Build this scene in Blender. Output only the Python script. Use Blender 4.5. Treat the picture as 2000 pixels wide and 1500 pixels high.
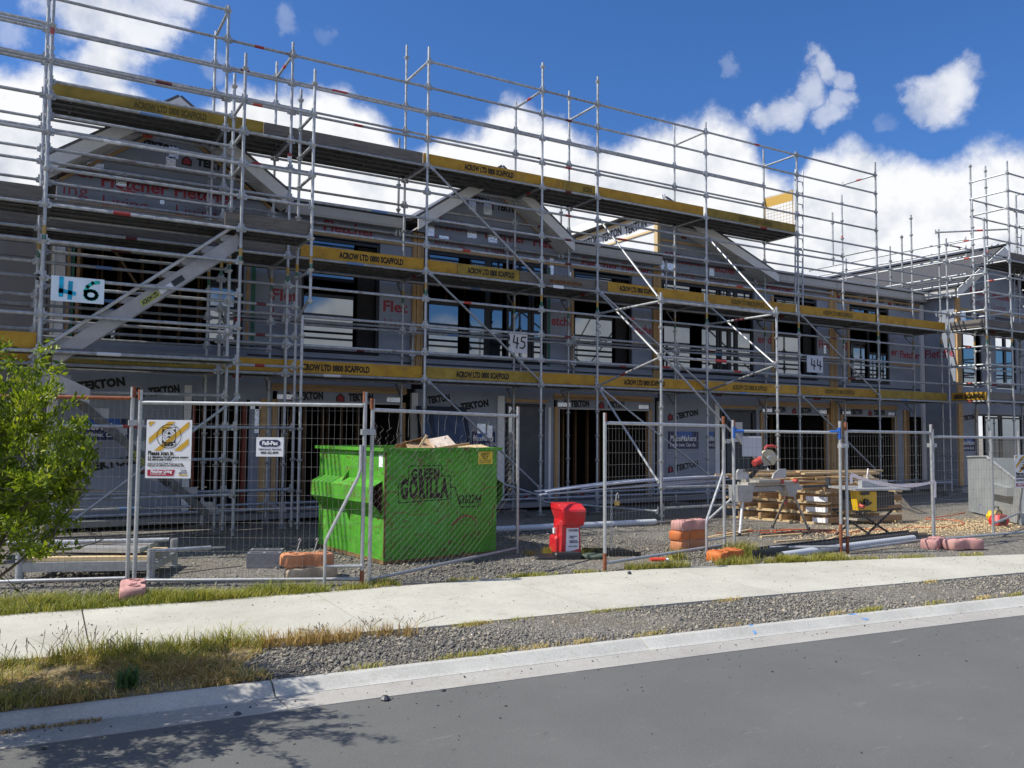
import bpy, bmesh, math, random
import numpy as np
from mathutils import Vector, Matrix, Quaternion
R = math.radians
rnd = random.Random(7)
scene = bpy.context.scene
for o in list(bpy.data.objects): bpy.data.objects.remove(o)
COL = scene.collection

# ------------------------------------------------------------------ camera
cam_d = bpy.data.cameras.new('camera'); cam = bpy.data.objects.new('camera', cam_d); COL.objects.link(cam)
yaw, pit, rol = R(30.36), R(3.33), R(0.45)
fw = Vector((math.sin(yaw)*math.cos(pit), math.cos(yaw)*math.cos(pit), math.sin(pit)))
rt = Vector((math.cos(yaw), -math.sin(yaw), 0)); up = rt.cross(fw)
rt, up = rt*math.cos(rol)+up*math.sin(rol), up*math.cos(rol)-rt*math.sin(rol)
cam.matrix_world = Matrix(((rt.x, up.x, -fw.x, 0), (rt.y, up.y, -fw.y, -13.79), (rt.z, up.z, -fw.z, 1.65), (0, 0, 0, 1)))
cam_d.sensor_fit = 'HORIZONTAL'; cam_d.sensor_width = 36.0; cam_d.lens = 1618.0/2000*36
cam_d.clip_start = .05; cam_d.clip_end = 4000
scene.camera = cam

# ------------------------------------------------------------------ sun + sky + exposure
SUN = Vector((-.954*.643, .30*.643, .766)).normalized()
sl = bpy.data.lights.new('sun', 'SUN'); so = bpy.data.objects.new('sun', sl); COL.objects.link(so)
so.rotation_euler = SUN.to_track_quat('Z', 'Y').to_euler()
sl.energy = 4.9; sl.angle = R(.53); sl.color = (1, .95, .84)
scene.view_settings.view_transform = 'Standard'; scene.view_settings.look = 'None'
scene.view_settings.gamma = 1; scene.view_settings.use_curve_mapping = False
scene.view_settings.exposure = 0.28

world = bpy.data.worlds.new('World'); scene.world = world; world.use_nodes = True
wn, wl = world.node_tree.nodes, world.node_tree.links
wn.clear()
class G:
    """tiny node-graph helper"""
    def __init__(s, tree): s.t = tree; s.n = tree.nodes; s.l = tree.links
    def node(s, typ, **kw):
        n = s.n.new(typ)
        for k, v in kw.items():
            if k in ('i',):
                for kk, vv in v.items(): s.put(n, kk, vv)
            else: setattr(n, k, v)
        return n
    def put(s, n, k, v):
        sock = n.inputs[k]
        if isinstance(v, bpy.types.NodeSocket): s.l.new(v, sock)
        else:
            if hasattr(sock.default_value, '__len__') and hasattr(v, '__len__') and len(sock.default_value) == 4 and len(v) == 3: v = (*v, 1)
            sock.default_value = v
    def math(s, op, a, b=None, c=None, clamp=False):
        n = s.n.new('ShaderNodeMath'); n.operation = op; n.use_clamp = clamp
        for i, v in enumerate((a, b, c)):
            if v is not None: s.put(n, i, v)
        return n.outputs[0]
    def vmath(s, op, a, b=None, out=0):
        n = s.n.new('ShaderNodeVectorMath'); n.operation = op
        s.put(n, 0, a)
        if b is not None: s.put(n, 1, b)
        return n.outputs['Value'] if op in ('DOT_PRODUCT', 'LENGTH') else n.outputs[0]
    def ramp(s, f, pts, interp='LINEAR'):
        n = s.n.new('ShaderNodeValToRGB'); n.color_ramp.interpolation = interp
        e = n.color_ramp.elements
        while len(e) < len(pts): e.new(.5)
        for el, (p, c) in zip(e, pts):
            el.position = p; el.color = (*c, 1) if hasattr(c, '__len__') else (c, c, c, 1)
        s.put(n, 0, f); return n.outputs[0]
    def mix(s, f, a, b, mode='MIX'):
        n = s.n.new('ShaderNodeMix'); n.data_type = 'RGBA'; n.blend_type = mode
        s.put(n, 0, f); s.put(n, 6, a); s.put(n, 7, b); return n.outputs[2]
    def mrange(s, v, a, b, c=0., d=1., smooth=True):
        n = s.n.new('ShaderNodeMapRange'); n.interpolation_type = 'SMOOTHSTEP' if smooth else 'LINEAR'
        for i, x in enumerate((v, a, b, c, d)): s.put(n, i, x)
        return n.outputs[0]
    def noise(s, vec, scale, detail=4, rough=.5, out=0, dist=0.):
        n = s.n.new('ShaderNodeTexNoise'); n.inputs['Scale'].default_value = scale
        n.inputs['Detail'].default_value = detail; n.inputs['Roughness'].default_value = rough
        n.inputs['Distortion'].default_value = dist
        if vec is not None: s.l.new(vec, n.inputs['Vector'])
        return n.outputs[out]

def build_sky():
    g = G(world.node_tree)
    sky = g.node('ShaderNodeTexSky', sky_type='NISHITA', sun_disc=False)
    sky.sun_elevation = R(50); sky.sun_rotation = math.atan2(SUN.x, SUN.y)
    sky.altitude = 30; sky.air_density = 1.0; sky.dust_density = 1.1; sky.ozone_density = 2.2
    d = g.node('ShaderNodeTexCoord').outputs['Generated']
    sep = g.node('ShaderNodeSeparateXYZ'); g.l.new(d, sep.inputs[0])
    x, y, z = sep.outputs
    az = g.math('ARCTAN2', x, y)
    el = g.math('ARCSINE', z)
    n1 = g.noise(d, 4.6, 11, .57); n2 = g.noise(d, 13., 7, .6); n3 = g.noise(d, 1.6, 4, .5)
    nf = g.math('ADD', g.math('MULTIPLY', g.math('SUBTRACT', n1, .5), .26), g.math('MULTIPLY', g.math('SUBTRACT', n2, .5), .14))
    # height of the cumulus bank round the horizon, by compass direction
    prof = [(-180, 12), (-165, 18), (-150, 24), (-135, 18), (-120, 26), (-105, 15), (-90, 21), (-75, 26), (-60, 18), (-45, 22), (-30, 19), (-15, 22), (-7, 20.5),
            (-3, 20.3), (0, 20.8), (3, 21.5), (5, 20.8), (6.5, 19.2), (8, 18.4), (9.5, 19.5), (10.7, 22.0), (13.3, 22.7), (16, 23.3), (18.1, 23.2), (20.2, 22.2), (21.7, 21.2), (22.7, 19.3), (23.8, 19.9), (25.2, 20.9), (26.6, 20.6), (28.8, 21.3), (30.2, 22.1), (32.4, 22.1), (33.8, 21.1), (35, 19.7), (37.4, 19.9), (39.5, 20.7), (42, 21.2), (44.4, 20.9), (46.1, 19.9), (47.3, 18.8), (48, 16.4), (48.8, 15.0), (49.8, 16.8), (50.9, 17.4), (52.5, 16.7), (54, 17.2), (55.8, 17), (57.4, 16.3), (58.4, 15.3), (59.3, 17), (60.4, 17.5), (62.5, 18), (68, 20), (80, 18), (95, 22), (106, 10), (112, 4.5), (124, 4.5), (131, 10.5), (140, 13), (147, 8.0), (153, 7.2), (158, 8.2), (161, 10.5), (165, 8), (172, 9), (180, 12)]
    fc = g.node('ShaderNodeFloatCurve'); cv = fc.mapping.curves[0]
    pts = [((a+180)/360., e/60.) for a, e in prof]
    while len(cv.points) < len(pts): cv.points.new(.5, .5)
    for p, (a, e) in zip(cv.points, pts): p.location = (a, e); p.handle_type = 'AUTO_CLAMPED'
    fc.mapping.update()
    g.put(fc, 1, g.math('MULTIPLY_ADD', az, 1/(2*math.pi), .5))
    top = g.math('MULTIPLY', fc.outputs[0], R(60))
    bank = g.math('ADD', g.math('SUBTRACT', top, el), g.math('MULTIPLY', nf, .62))
    dens = g.mrange(bank, -.010, .026)
    # separate clouds: direction, angular radius, weight
    blobs = [(2.3, 25.0, 3.6, 1.0), (5.2, 24.6, 2.5, .9), (6.8, 26.6, 2.4, .8), (3.6, 21.8, 2.8, 1.0), (-2.5, 28, 3, .7), (9.4, 23.2, 1.1, .45), (-1.5, 22.6, 1.4, .5),
             (51.2, 23.0, 1.4, .66), (49.9, 21.6, 1.5, .62), (48.6, 20.5, 1.9, .74), (52.6, 22.3, 1.1, .55), (52.3, 20.9, 1.2, .55), (51.3, 20.1, 1.4, .58), (47.3, 20.0, 1.0, .5),
             (58.5, 20.6, 2.5, .9), (57.3, 20.3, 1.4, .7), (14.6, 26.4, 1.2, .36), (17.4, 25.8, 1.0, .33), (45.2, 23.4, .9, .3), (54.8, 19.2, 1.0, .3),
             (150, 48, 9, .8), (205, 40, 10, .9), (250, 50, 8, .8), (120, 55, 8, .7), (285, 55, 9, .8), (330, 62, 8, .7), (20, 66, 9, .8), (90, 60, 9, .8), (40, 80, 12, .9), (180, 68, 13, .9), (270, 72, 11, .9), (-5, 47, 9, .9), (330, 42, 9, .9), (62, 44, 8, .8), (100, 40, 9, .9), (225, 62, 11, .9), (150, 30, 7, .8), (185, 33, 8, .9), (30, 46, 6, .7)]  # out of view; later ones added overhead and behind to lift shade fill
    acc = None
    wob = g.vmath('ADD', d, g.vmath('SCALE', g.vmath('SUBTRACT', g.noise(d, 11., 8, .62, out=1), (.5, .5, .5)), None))
    sc = wob.node.inputs[1].links[0].from_node; sc.inputs['Scale'].default_value = .10
    wob = g.vmath('NORMALIZE', wob)
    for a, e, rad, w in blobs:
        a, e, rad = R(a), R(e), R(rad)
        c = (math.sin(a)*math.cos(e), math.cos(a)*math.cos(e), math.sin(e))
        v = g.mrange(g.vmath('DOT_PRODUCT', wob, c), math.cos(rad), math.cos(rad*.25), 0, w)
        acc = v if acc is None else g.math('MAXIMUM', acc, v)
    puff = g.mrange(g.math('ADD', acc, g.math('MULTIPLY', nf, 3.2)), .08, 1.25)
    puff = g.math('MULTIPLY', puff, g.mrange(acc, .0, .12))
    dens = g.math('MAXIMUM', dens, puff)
    # billow shading inside the clouds
    depth = g.mrange(bank, .0, .2)
    n5 = g.noise(g.vmath('ADD', d, tuple(SUN*.03)), 4.6, 11, .57)
    lit = g.math('SUBTRACT', n1, n5)
    sh = g.math('ADD', g.math('MULTIPLY_ADD', lit, 3.2, .74), g.math('MULTIPLY', g.math('SUBTRACT', n2, .5), .35))
    sh = g.math('SUBTRACT', sh, g.math('MULTIPLY', depth, .12), clamp=True)
    ccol = g.ramp(sh, [(.2, (4.0, 4.35, 5.1)), (.5, (5.9, 6.2, 6.8)), (.8, (8.1, 8.15, 8.3))])
    bl = g.mix(1.0, sky.outputs[0], (.41, .735, 1.19), 'MULTIPLY')
    bg = g.node('ShaderNodeBackground')
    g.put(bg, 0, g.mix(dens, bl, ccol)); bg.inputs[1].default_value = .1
    out = g.node('ShaderNodeOutputWorld'); g.l.new(bg.outputs[0], out.inputs[0])
build_sky()
world.cycles.sampling_method = 'AUTOMATIC'

# ------------------------------------------------------------------ materials
MATS = {}
def mat(name, base, rough=.6, metal=0., var=.0, vscale=8., bump=0., bscale=40., spec=.5, fn=None, objvar=0., coord='Object', grime=0.):
    if name in MATS: return MATS[name]
    m = bpy.data.materials.new(name); m.use_nodes = True; g = G(m.node_tree)
    b = g.n['Principled BSDF']
    b.inputs['Roughness'].default_value = rough; b.inputs['Metallic'].default_value = metal
    b.inputs['Specular IOR Level'].default_value = spec
    tc = g.node('ShaderNodeTexCoord'); v = tc.outputs[coord]
    if coord == 'World': pass
    oi = g.node('ShaderNodeObjectInfo').outputs['Random']
    v = g.vmath('ADD', v, g.vmath('MULTIPLY', (37., 11., 23.), oi))
    col = None
    if fn: col = fn(g, b, v)
    if col is None:
        col = tuple(base)
        if var:
            n = g.noise(v, vscale, 6, .6)
            lo = tuple(max(0, c*(1-var)) for c in base); hi = tuple(c*(1+var) for c in base)
            col = g.ramp(n, [(.3, lo), (.7, hi)])
    if grime:
        col = g.mix(g.math('MULTIPLY', g.mrange(g.noise(v, 4., 8, .72), .47, .72), grime), col, (.19, .165, .13))
    if objvar:
        k = g.mrange(oi, 0, 1, 1-objvar, 1+objvar, smooth=False)
        col = g.vmath('MULTIPLY', col, g.node('ShaderNodeCombineXYZ', i={0: k, 1: k, 2: k}).outputs[0])
    g.put(b, 'Base Color', col)
    if bump:
        bn = g.node('ShaderNodeBump'); bn.inputs['Strength'].default_value = bump; bn.inputs['Distance'].default_value = .01
        g.l.new(g.noise(v, bscale, 5, .6), bn.inputs['Height']); g.l.new(bn.outputs[0], b.inputs['Normal'])
    MATS[name] = m; return m

def f_galv(g, b, v):
    n = g.noise(v, 14., 6, .65); n2 = g.noise(v, 3., 3)
    c = g.ramp(n, [(.25, (.24, .25, .26)), (.5, (.40, .415, .43)), (.75, (.54, .56, .58))])
    rust = g.mrange(n2, .66, .74); c = g.mix(g.math('MULTIPLY', rust, .5), c, (.16, .085, .05))
    g.put(b, 'Roughness', g.mrange(n, .2, .8, .38, .62)); return c
GALV = mat('galvanised_steel', (.3, .3, .3), .5, .55, fn=f_galv, objvar=.18)
def f_galvl(g, b, v):
    n = g.noise(v, 18., 6, .65); c = g.ramp(n, [(.25, (.33, .34, .35)), (.75, (.52, .53, .54))])
    r = g.mrange(g.noise(v, 7., 5, .7), .63, .72); return g.mix(g.math('MULTIPLY', r, .55), c, (.2, .1, .06))
FENCE = mat('fence_steel', (.45, .45, .45), .45, .5, fn=f_galvl, objvar=.1)
WIRE = mat('wire_steel', (.24, .23, .215), .5, .45, var=.2)
RUST = mat('rust', (.22, .075, .035), .9, var=.4, vscale=20, bump=.4)
def f_yel(g, b, v):
    n = g.noise(v, 5., 6, .65); c = g.ramp(n, [(.3, (.28, .145, .009)), (.5, (.40, .215, .010)), (.75, (.46, .275, .025))])
    w = g.mrange(g.noise(v, 2.2, 7, .75), .56, .70); return g.mix(g.math('MULTIPLY', w, .7), c, (.22, .15, .05))
YEL = mat('yellow_board_paint', (.6, .35, .02), .65, fn=f_yel, objvar=.12, bump=.1)
def f_yold(g, b, v):
    n = g.noise(v, 4., 6, .65); return g.ramp(n, [(.3, (.18, .125, .02)), (.55, (.30, .20, .025)), (.75, (.34, .25, .06))])
YOLD = mat('old_yellow_board_paint', (.3, .2, .03), .75, fn=f_yold, objvar=.12, bump=.1)
def woodf(lo, hi, dark):
    def f(g, b, v):
        mp = g.node('ShaderNodeMapping'); mp.inputs['Scale'].default_value = (1.2, 14, 14); g.l.new(v, mp.inputs[0])
        n = g.noise(mp.outputs[0], 3., 6, .6, dist=.6); c = g.ramp(n, [(.3, lo), (.7, hi)])
        k = g.mrange(g.noise(v, 3.2, 4), .62, .75); return g.mix(g.math('MULTIPLY', k, .6), c, dark)
    return f
GREYW = mat('weathered_plank', (.2, .2, .2), .85, fn=woodf((.10, .088, .075), (.20, .18, .155), (.07, .055, .042)), bump=.25, objvar=.12)
PINE = mat('pine', (.5, .35, .18), .75, fn=woodf((.38, .225, .095), (.56, .37, .18), (.22, .11, .05)), bump=.15, objvar=.18)
PINEL = mat('fresh_pine', (.6, .45, .25), .75, fn=woodf((.47, .33, .17), (.63, .49, .29), (.40, .25, .12)), bump=.1, objvar=.15)
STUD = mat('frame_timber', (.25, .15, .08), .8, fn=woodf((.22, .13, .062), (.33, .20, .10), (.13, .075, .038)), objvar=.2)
DECK = mat('steel_deck', (.14, .14, .14), .6, .4, var=.35, vscale=10, objvar=.15)
ALU = mat('mill_aluminium', (.50, .50, .50), .42, .55, var=.15, vscale=9, objvar=.06)
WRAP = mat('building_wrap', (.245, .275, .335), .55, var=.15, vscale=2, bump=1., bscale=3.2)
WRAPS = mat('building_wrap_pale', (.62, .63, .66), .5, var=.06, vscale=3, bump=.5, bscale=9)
WHITE = mat('white_paint', (.74, .74, .74), .5, var=.05)
PRIM = mat('primed_board', (.44, .435, .43), .6, var=.06)
FASC = mat('fascia_board', (.72, .72, .71), .6, var=.05)
ROOFM = mat('roof_metal', (.115, .112, .118), .45, .1, var=.08)
BLKM = mat('black_aluminium', (.012, .013, .015), .4, .2)
DARK = mat('interior_shade', (.022, .021, .021), .9, var=.3)  # near-black base colour holds the shade of unlit rooms and voids
DOORM = mat('door_leaf', (.045, .05, .058), .45, var=.25, vscale=4)
REDT = mat('red_print', (.30, .035, .05), .7)
BLKT = mat('black_print', (.012, .012, .013), .7)
STEN = mat('stencil_paint', (.025, .018, .008), .8)
NAVY = mat('navy_print', (.02, .025, .085), .6)
WHT = mat('white_print', (.78, .78, .80), .6)
FOIL = mat('foil_tape', (.75, .78, .82), .25, .85, var=.15, vscale=30, bump=1., bscale=28)
REDP = mat('red_plastic', (.60, .018, .025), .42, var=.15, vscale=5, bump=.1, bscale=9, grime=.3)
PINK = mat('pink_plastic', (.52, .27, .25), .8, var=.14, vscale=9, bump=.3, grime=.55)
ORNG = mat('orange_plastic', (.54, .22, .10), .75, var=.2, vscale=8, bump=.3, grime=.5)
ORNB = mat('bright_orange_plastic', (.58, .16, .035), .7, var=.15, vscale=8, bump=.3, grime=.45)
BLUP = mat('blue_plastic', (.02, .10, .38), .5)
BLK = mat('black_plastic', (.018, .018, .02), .5, var=.2)
PVC = mat('grey_pvc', (.50, .53, .57), .35)
CBLK = mat('concrete_block', (.20, .20, .225), .85, var=.12, vscale=18, bump=.3)
CONC = None
CARD = mat('cardboard', (.36, .24, .135), .8, var=.15, vscale=5)
YELP = mat('yellow_tool', (.68, .42, .01), .45)
SAWG = mat('saw_grey', (.42, .40, .35), .45, .3, var=.1)
SAWR = mat('saw_red', (.45, .05, .04), .5)
LABEL = mat('paper_label', (.80, .80, .82), .6)
TAPE = mat('tape_white', (.80, .70, .70), .5, var=.1, vscale=30)
SLATE = mat('dark_channel', (.055, .06, .07), .4, .3, var=.2)
COPP = mat('bronze', (.45, .32, .12), .4, .8)
GREENB = mat('green_wrap', (.03, .14, .09), .6)
RBRN = mat('red_primer', (.20, .05, .03), .7, var=.2)
WING_CLAD = mat('grey_cladding', (.16, .155, .15), .7, var=.1)

def f_glass(g, b, v):
    g.put(b, 'Roughness', .03); return None
def make_glass():
    m = bpy.data.materials.new('window_glass'); m.use_nodes = True; g = G(m.node_tree)
    b = g.n['Principled BSDF']; out = g.n['Material Output']
    b.inputs['Base Color'].default_value = (.006, .008, .01, 1); b.inputs['Roughness'].default_value = .1
    gl = g.node('ShaderNodeBsdfGlossy'); gl.inputs['Roughness'].default_value = .015; gl.inputs['Color'].default_value = (.80, .88, .95, 1)
    lw = g.node('ShaderNodeFresnel'); lw.inputs[0].default_value = 1.5
    mx = g.node('ShaderNodeMixShader'); g.put(mx, 0, g.math('MULTIPLY_ADD', lw.outputs[0], .8, .20, clamp=True))
    g.l.new(b.outputs[0], mx.inputs[1]); g.l.new(gl.outputs[0], mx.inputs[2]); g.l.new(mx.outputs[0], out.inputs[0])
    return m
GLASS = make_glass()

# ------------------------------------------------------------------ mesh helpers
class MB:
    def __init__(s): s.v = []; s.f = []; s.m = []
    def add(s, vs, fs, mi=0):
        o = len(s.v); s.v += [tuple(p) for p in vs]; s.f += [tuple(i+o for i in f) for f in fs]; s.m += [mi]*len(fs); return s
    def box(s, x0, x1, y0, y1, z0, z1, mi=0):
        vs = [(x, y, z) for z in (z0, z1) for y in (y0, y1) for x in (x0, x1)]
        return s.add(vs, [(0, 2, 3, 1), (4, 5, 7, 6), (0, 1, 5, 4), (2, 6, 7, 3), (0, 4, 6, 2), (1, 3, 7, 5)], mi)
    def obox(s, c, ax, ay, az, mi=0):
        c, ax, ay, az = map(Vector, (c, ax, ay, az))
        vs = [c+ax*i+ay*j+az*k for k in (-.5, .5) for j in (-.5, .5) for i in (-.5, .5)]
        return s.add(vs, [(0, 2, 3, 1), (4, 5, 7, 6), (0, 1, 5, 4), (2, 6, 7, 3), (0, 4, 6, 2), (1, 3, 7, 5)], mi)
    def bar(s, p, q, w, h, mi=0, upv=(0, 0, 1)):
        p, q = Vector(p), Vector(q); d = q-p; u = Vector(upv)
        if abs(d.normalized().dot(u)) > .98: u = Vector((0, 1, 0))
        a = d.cross(u).normalized(); b = a.cross(d).normalized()
        return s.obox((p+q)/2, d, a*w, b*h, mi)
    def tube(s, p, q, r, n=8, mi=0, r2=None, cap=True):
        return s.path([p, q], r, n, mi, r2=r2, cap=cap)
    def path(s, pts, r, n=8, mi=0, r2=None, cap=True):
        pts = [Vector(p) for p in pts]; r2 = r if r2 is None else r2
        o = len(s.v); N = len(pts); ref = None
        for i, p in enumerate(pts):
            d = (pts[min(i+1, N-1)]-pts[max(i-1, 0)]).normalized()
            if ref is None:
                ref = d.cross(Vector((0, 0, 1)) if abs(d.z) < .9 else Vector((1, 0, 0))).normalized()
            a = (ref-d*ref.dot(d)).normalized(); ref = a; b = d.cross(a)
            rr = r+(r2-r)*i/max(1, N-1)
            for k in range(n):
                t = 2*math.pi*k/n; s.v.append(tuple(p+a*(rr*math.cos(t))+b*(rr*math.sin(t))))
        for i in range(N-1):
            for k in range(n):
                k2 = (k+1) % n
                s.f.append((o+i*n+k, o+i*n+k2, o+(i+1)*n+k2, o+(i+1)*n+k)); s.m.append(mi)
        if cap:
            s.f.append(tuple(o+k for k in reversed(range(n)))); s.f.append(tuple(o+(N-1)*n+k for k in range(n))); s.m += [mi, mi]
        return s
    def prism(s, poly, d, mi=0):
        """poly: list of 3d points, extruded by vector d"""
        n = len(poly); d = Vector(d); a = [Vector(p) for p in poly]; b = [p+d for p in a]
        fs = [tuple(reversed(range(n))), tuple(range(n, 2*n))]+[(i, (i+1) % n, n+(i+1) % n, n+i) for i in range(n)]
        nrm = Vector((0, 0, 0))
        for i in range(n): nrm += a[i].cross(a[(i+1) % n])
        if nrm.dot(d) < 0: fs = [tuple(reversed(f)) for f in fs]
        return s.add(a+b, fs, mi)
    def loft(s, rings, mi=0, cap=True):
        o = len(s.v); n = len(rings[0])
        for r in rings: s.v += [tuple(p) for p in r]
        for i in range(len(rings)-1):
            for k in range(n):
                k2 = (k+1) % n; s.f.append((o+i*n+k, o+i*n+k2, o+(i+1)*n+k2, o+(i+1)*n+k)); s.m.append(mi)
        if cap:
            s.f.append(tuple(o+k for k in reversed(range(n)))); s.f.append(tuple(o+(len(rings)-1)*n+k for k in range(n))); s.m += [mi, mi]
        return s
    def quad(s, a, b, c, d, mi=0): return s.add([a, b, c, d], [(0, 1, 2, 3)], mi)
    def mesh(s, name, mats, smooth=False, off=None):
        me = bpy.data.meshes.new(name)
        vs = s.v if off is None else [(x-off[0], y-off[1], z-off[2]) for x, y, z in s.v]
        me.from_pydata(vs, [], s.f)
        ms = mats if isinstance(mats, (list, tuple)) else [mats]
        for m in ms: me.materials.append(m)
        if len(ms) > 1: me.polygons.foreach_set('material_index', s.m)
        if smooth:
            me.polygons.foreach_set('use_smooth', [True]*len(s.f))
            try: me.set_sharp_from_angle(angle=R(40))
            except Exception: pass
        me.update(); return me

def thing(name, label, cat, loc=(0, 0, 0), rotz=0., group=None):
    o = bpy.data.objects.new(name, None); COL.objects.link(o); o.empty_display_size = .2
    o.location = loc; o.rotation_euler = (0, 0, rotz)
    o['label'] = label; o['category'] = cat
    if group: o['group'] = group
    return o
def off_of(parent):
    """things that are not rotated take world coordinates; this is their offset"""
    p = parent
    while p is not None and p.parent is not None: p = p.parent
    if p is None or abs(p.rotation_euler[2]) > 1e-6: return (0, 0, 0)
    return tuple(p.location)
def part(name, mb, m, parent=None, smooth=False, local=False, label=None, kind=None):
    me = mb.mesh(name, m, smooth, None if local else off_of(parent)) if isinstance(mb, MB) else mb
    o = bpy.data.objects.new(name, me); COL.objects.link(o)
    if parent is not None: o.parent = parent
    if label: o['label'] = label
    if kind: o['kind'] = kind
    return o
def single(name, mb, m, label, cat, group=None, smooth=False, kind=None):
    """a thing that is one mesh, with its origin at its base centre"""
    vs = np.array(mb.v); c = ((vs[:, 0].min()+vs[:, 0].max())/2, (vs[:, 1].min()+vs[:, 1].max())/2, vs[:, 2].min())
    o = bpy.data.objects.new(name, mb.mesh(name, m, smooth, c)); COL.objects.link(o); o.location = c
    o['label'] = label; o['category'] = cat
    if group: o['group'] = group
    return o
def structure(name, mb, m, parent=None, smooth=False):
    o = part(name, mb, m, parent, smooth, local=True)
    if parent is None: o['kind'] = 'structure'
    return o
def stuff(name, me, label=None, cat=None):
    o = bpy.data.objects.new(name, me); COL.objects.link(o); o['kind'] = 'stuff'
    if label: o['label'] = label
    if cat: o['category'] = cat
    return o
def copy_tree(o, parent=None, **kw):
    c = o.copy(); COL.objects.link(c)
    if parent is not None: c.parent = parent
    for ch in list(o.children): copy_tree(ch, c)
    for k, v in kw.items(): c[k] = v
    return c
TX = {}
def text_mesh(s, size=1., bold=0., extrude=0., mats=None, spacing=1., align='LEFT', shear=0.):
    key = (s, round(size, 3), bold, extrude, tuple(m.name for m in mats), spacing, align, shear)
    if key in TX: return TX[key]
    cu = bpy.data.curves.new('lettering', 'FONT'); cu.body = s; cu.size = size; cu.offset = bold; cu.extrude = extrude
    cu.space_character = spacing; cu.align_x = align; cu.resolution_u = 2; cu.shear = shear
    ob = bpy.data.objects.new('tmp', cu); COL.objects.link(ob)
    dg = bpy.context.evaluated_depsgraph_get(); dg.update()
    me = bpy.data.meshes.new_from_object(ob.evaluated_get(dg)); me.name = 'lettering'
    me.materials.clear()
    for m in mats: me.materials.append(m)
    bpy.data.objects.remove(ob); TX[key] = me; return me
def text(s, size, m, parent, loc, rot=(R(90), 0, 0), width=None, bold=0., name='lettering', squash=1., local=False, spacing=1., align='LEFT', shear=0.):
    me = text_mesh(s, size, bold, 0., [m], spacing, align, shear)
    o = bpy.data.objects.new(name, me); COL.objects.link(o); o.parent = parent
    of = (0, 0, 0) if local else off_of(parent)
    o.location = Vector(loc)-Vector(of); o.rotation_euler = rot
    w = max(1e-6, max(v.co.x for v in me.vertices)-min(v.co.x for v in me.vertices)) if len(me.vertices) else 1
    o.scale = ((width/w) if width else squash, 1, 1)
    return o
ZV = Vector((0, 0, 1))
def place(me, name, parent, p, q=None, label=None):
    """instance a mesh built along +z from the origin, at p pointing to q"""
    o = bpy.data.objects.new(name, me); COL.objects.link(o); o.parent = parent
    of = Vector(off_of(parent)); o.location = Vector(p)-of
    if q is not None:
        d = (Vector(q)-Vector(p)).normalized()
        if abs(d.z) < .999:
            xx = d.cross(ZV).normalized(); yy = d.cross(xx)
            o.rotation_euler = Matrix((xx, yy, d)).transposed().to_euler()
    if label: o['label'] = label
    return o
# ================================================================== SETTING
def interp(x, pts):
    xs = [p[0] for p in pts]; ys = [p[1] for p in pts]
    if x <= xs[0]: return ys[0]+(x-xs[0])*(ys[1]-ys[0])/(xs[1]-xs[0])
    if x >= xs[-1]: return ys[-1]+(x-xs[-1])*(ys[-1]-ys[-2])/(xs[-1]-xs[-2])
    for i in range(len(xs)-1):
        if x <= xs[i+1]: return ys[i]+(x-xs[i])/(xs[i+1]-xs[i])*(ys[i+1]-ys[i])
def kerb_y(x):
    if x < -.5: return -8.058-.0721*(x+.5)
    if x > 14: return -9.713-.156*(x-14)
    return -8.095-.075*x-.0029*x*x
PF = [(-3, -4.97), (0, -5.2), (2, -5.41), (3, -5.52), (4.15, -5.6), (5.3, -5.75), (6.2, -5.87), (7.45, -6.13), (9, -6.50), (12, -7.38), (14, -7.95)]
PN = [(-3, -6.5), (0, -6.88), (1.8, -7.17), (3, -7.37), (4.8, -7.53), (6, -7.68), (8, -7.93), (10.4, -8.22), (12, -8.42), (14, -8.7)]
def path_far(x): return interp(x, PF)
def path_near(x): return interp(x, PN)
xs_g = [-600, -60, -12, -6]+[-4+i*.5 for i in range(49)]+[26, 40, 120, 700]

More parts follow.
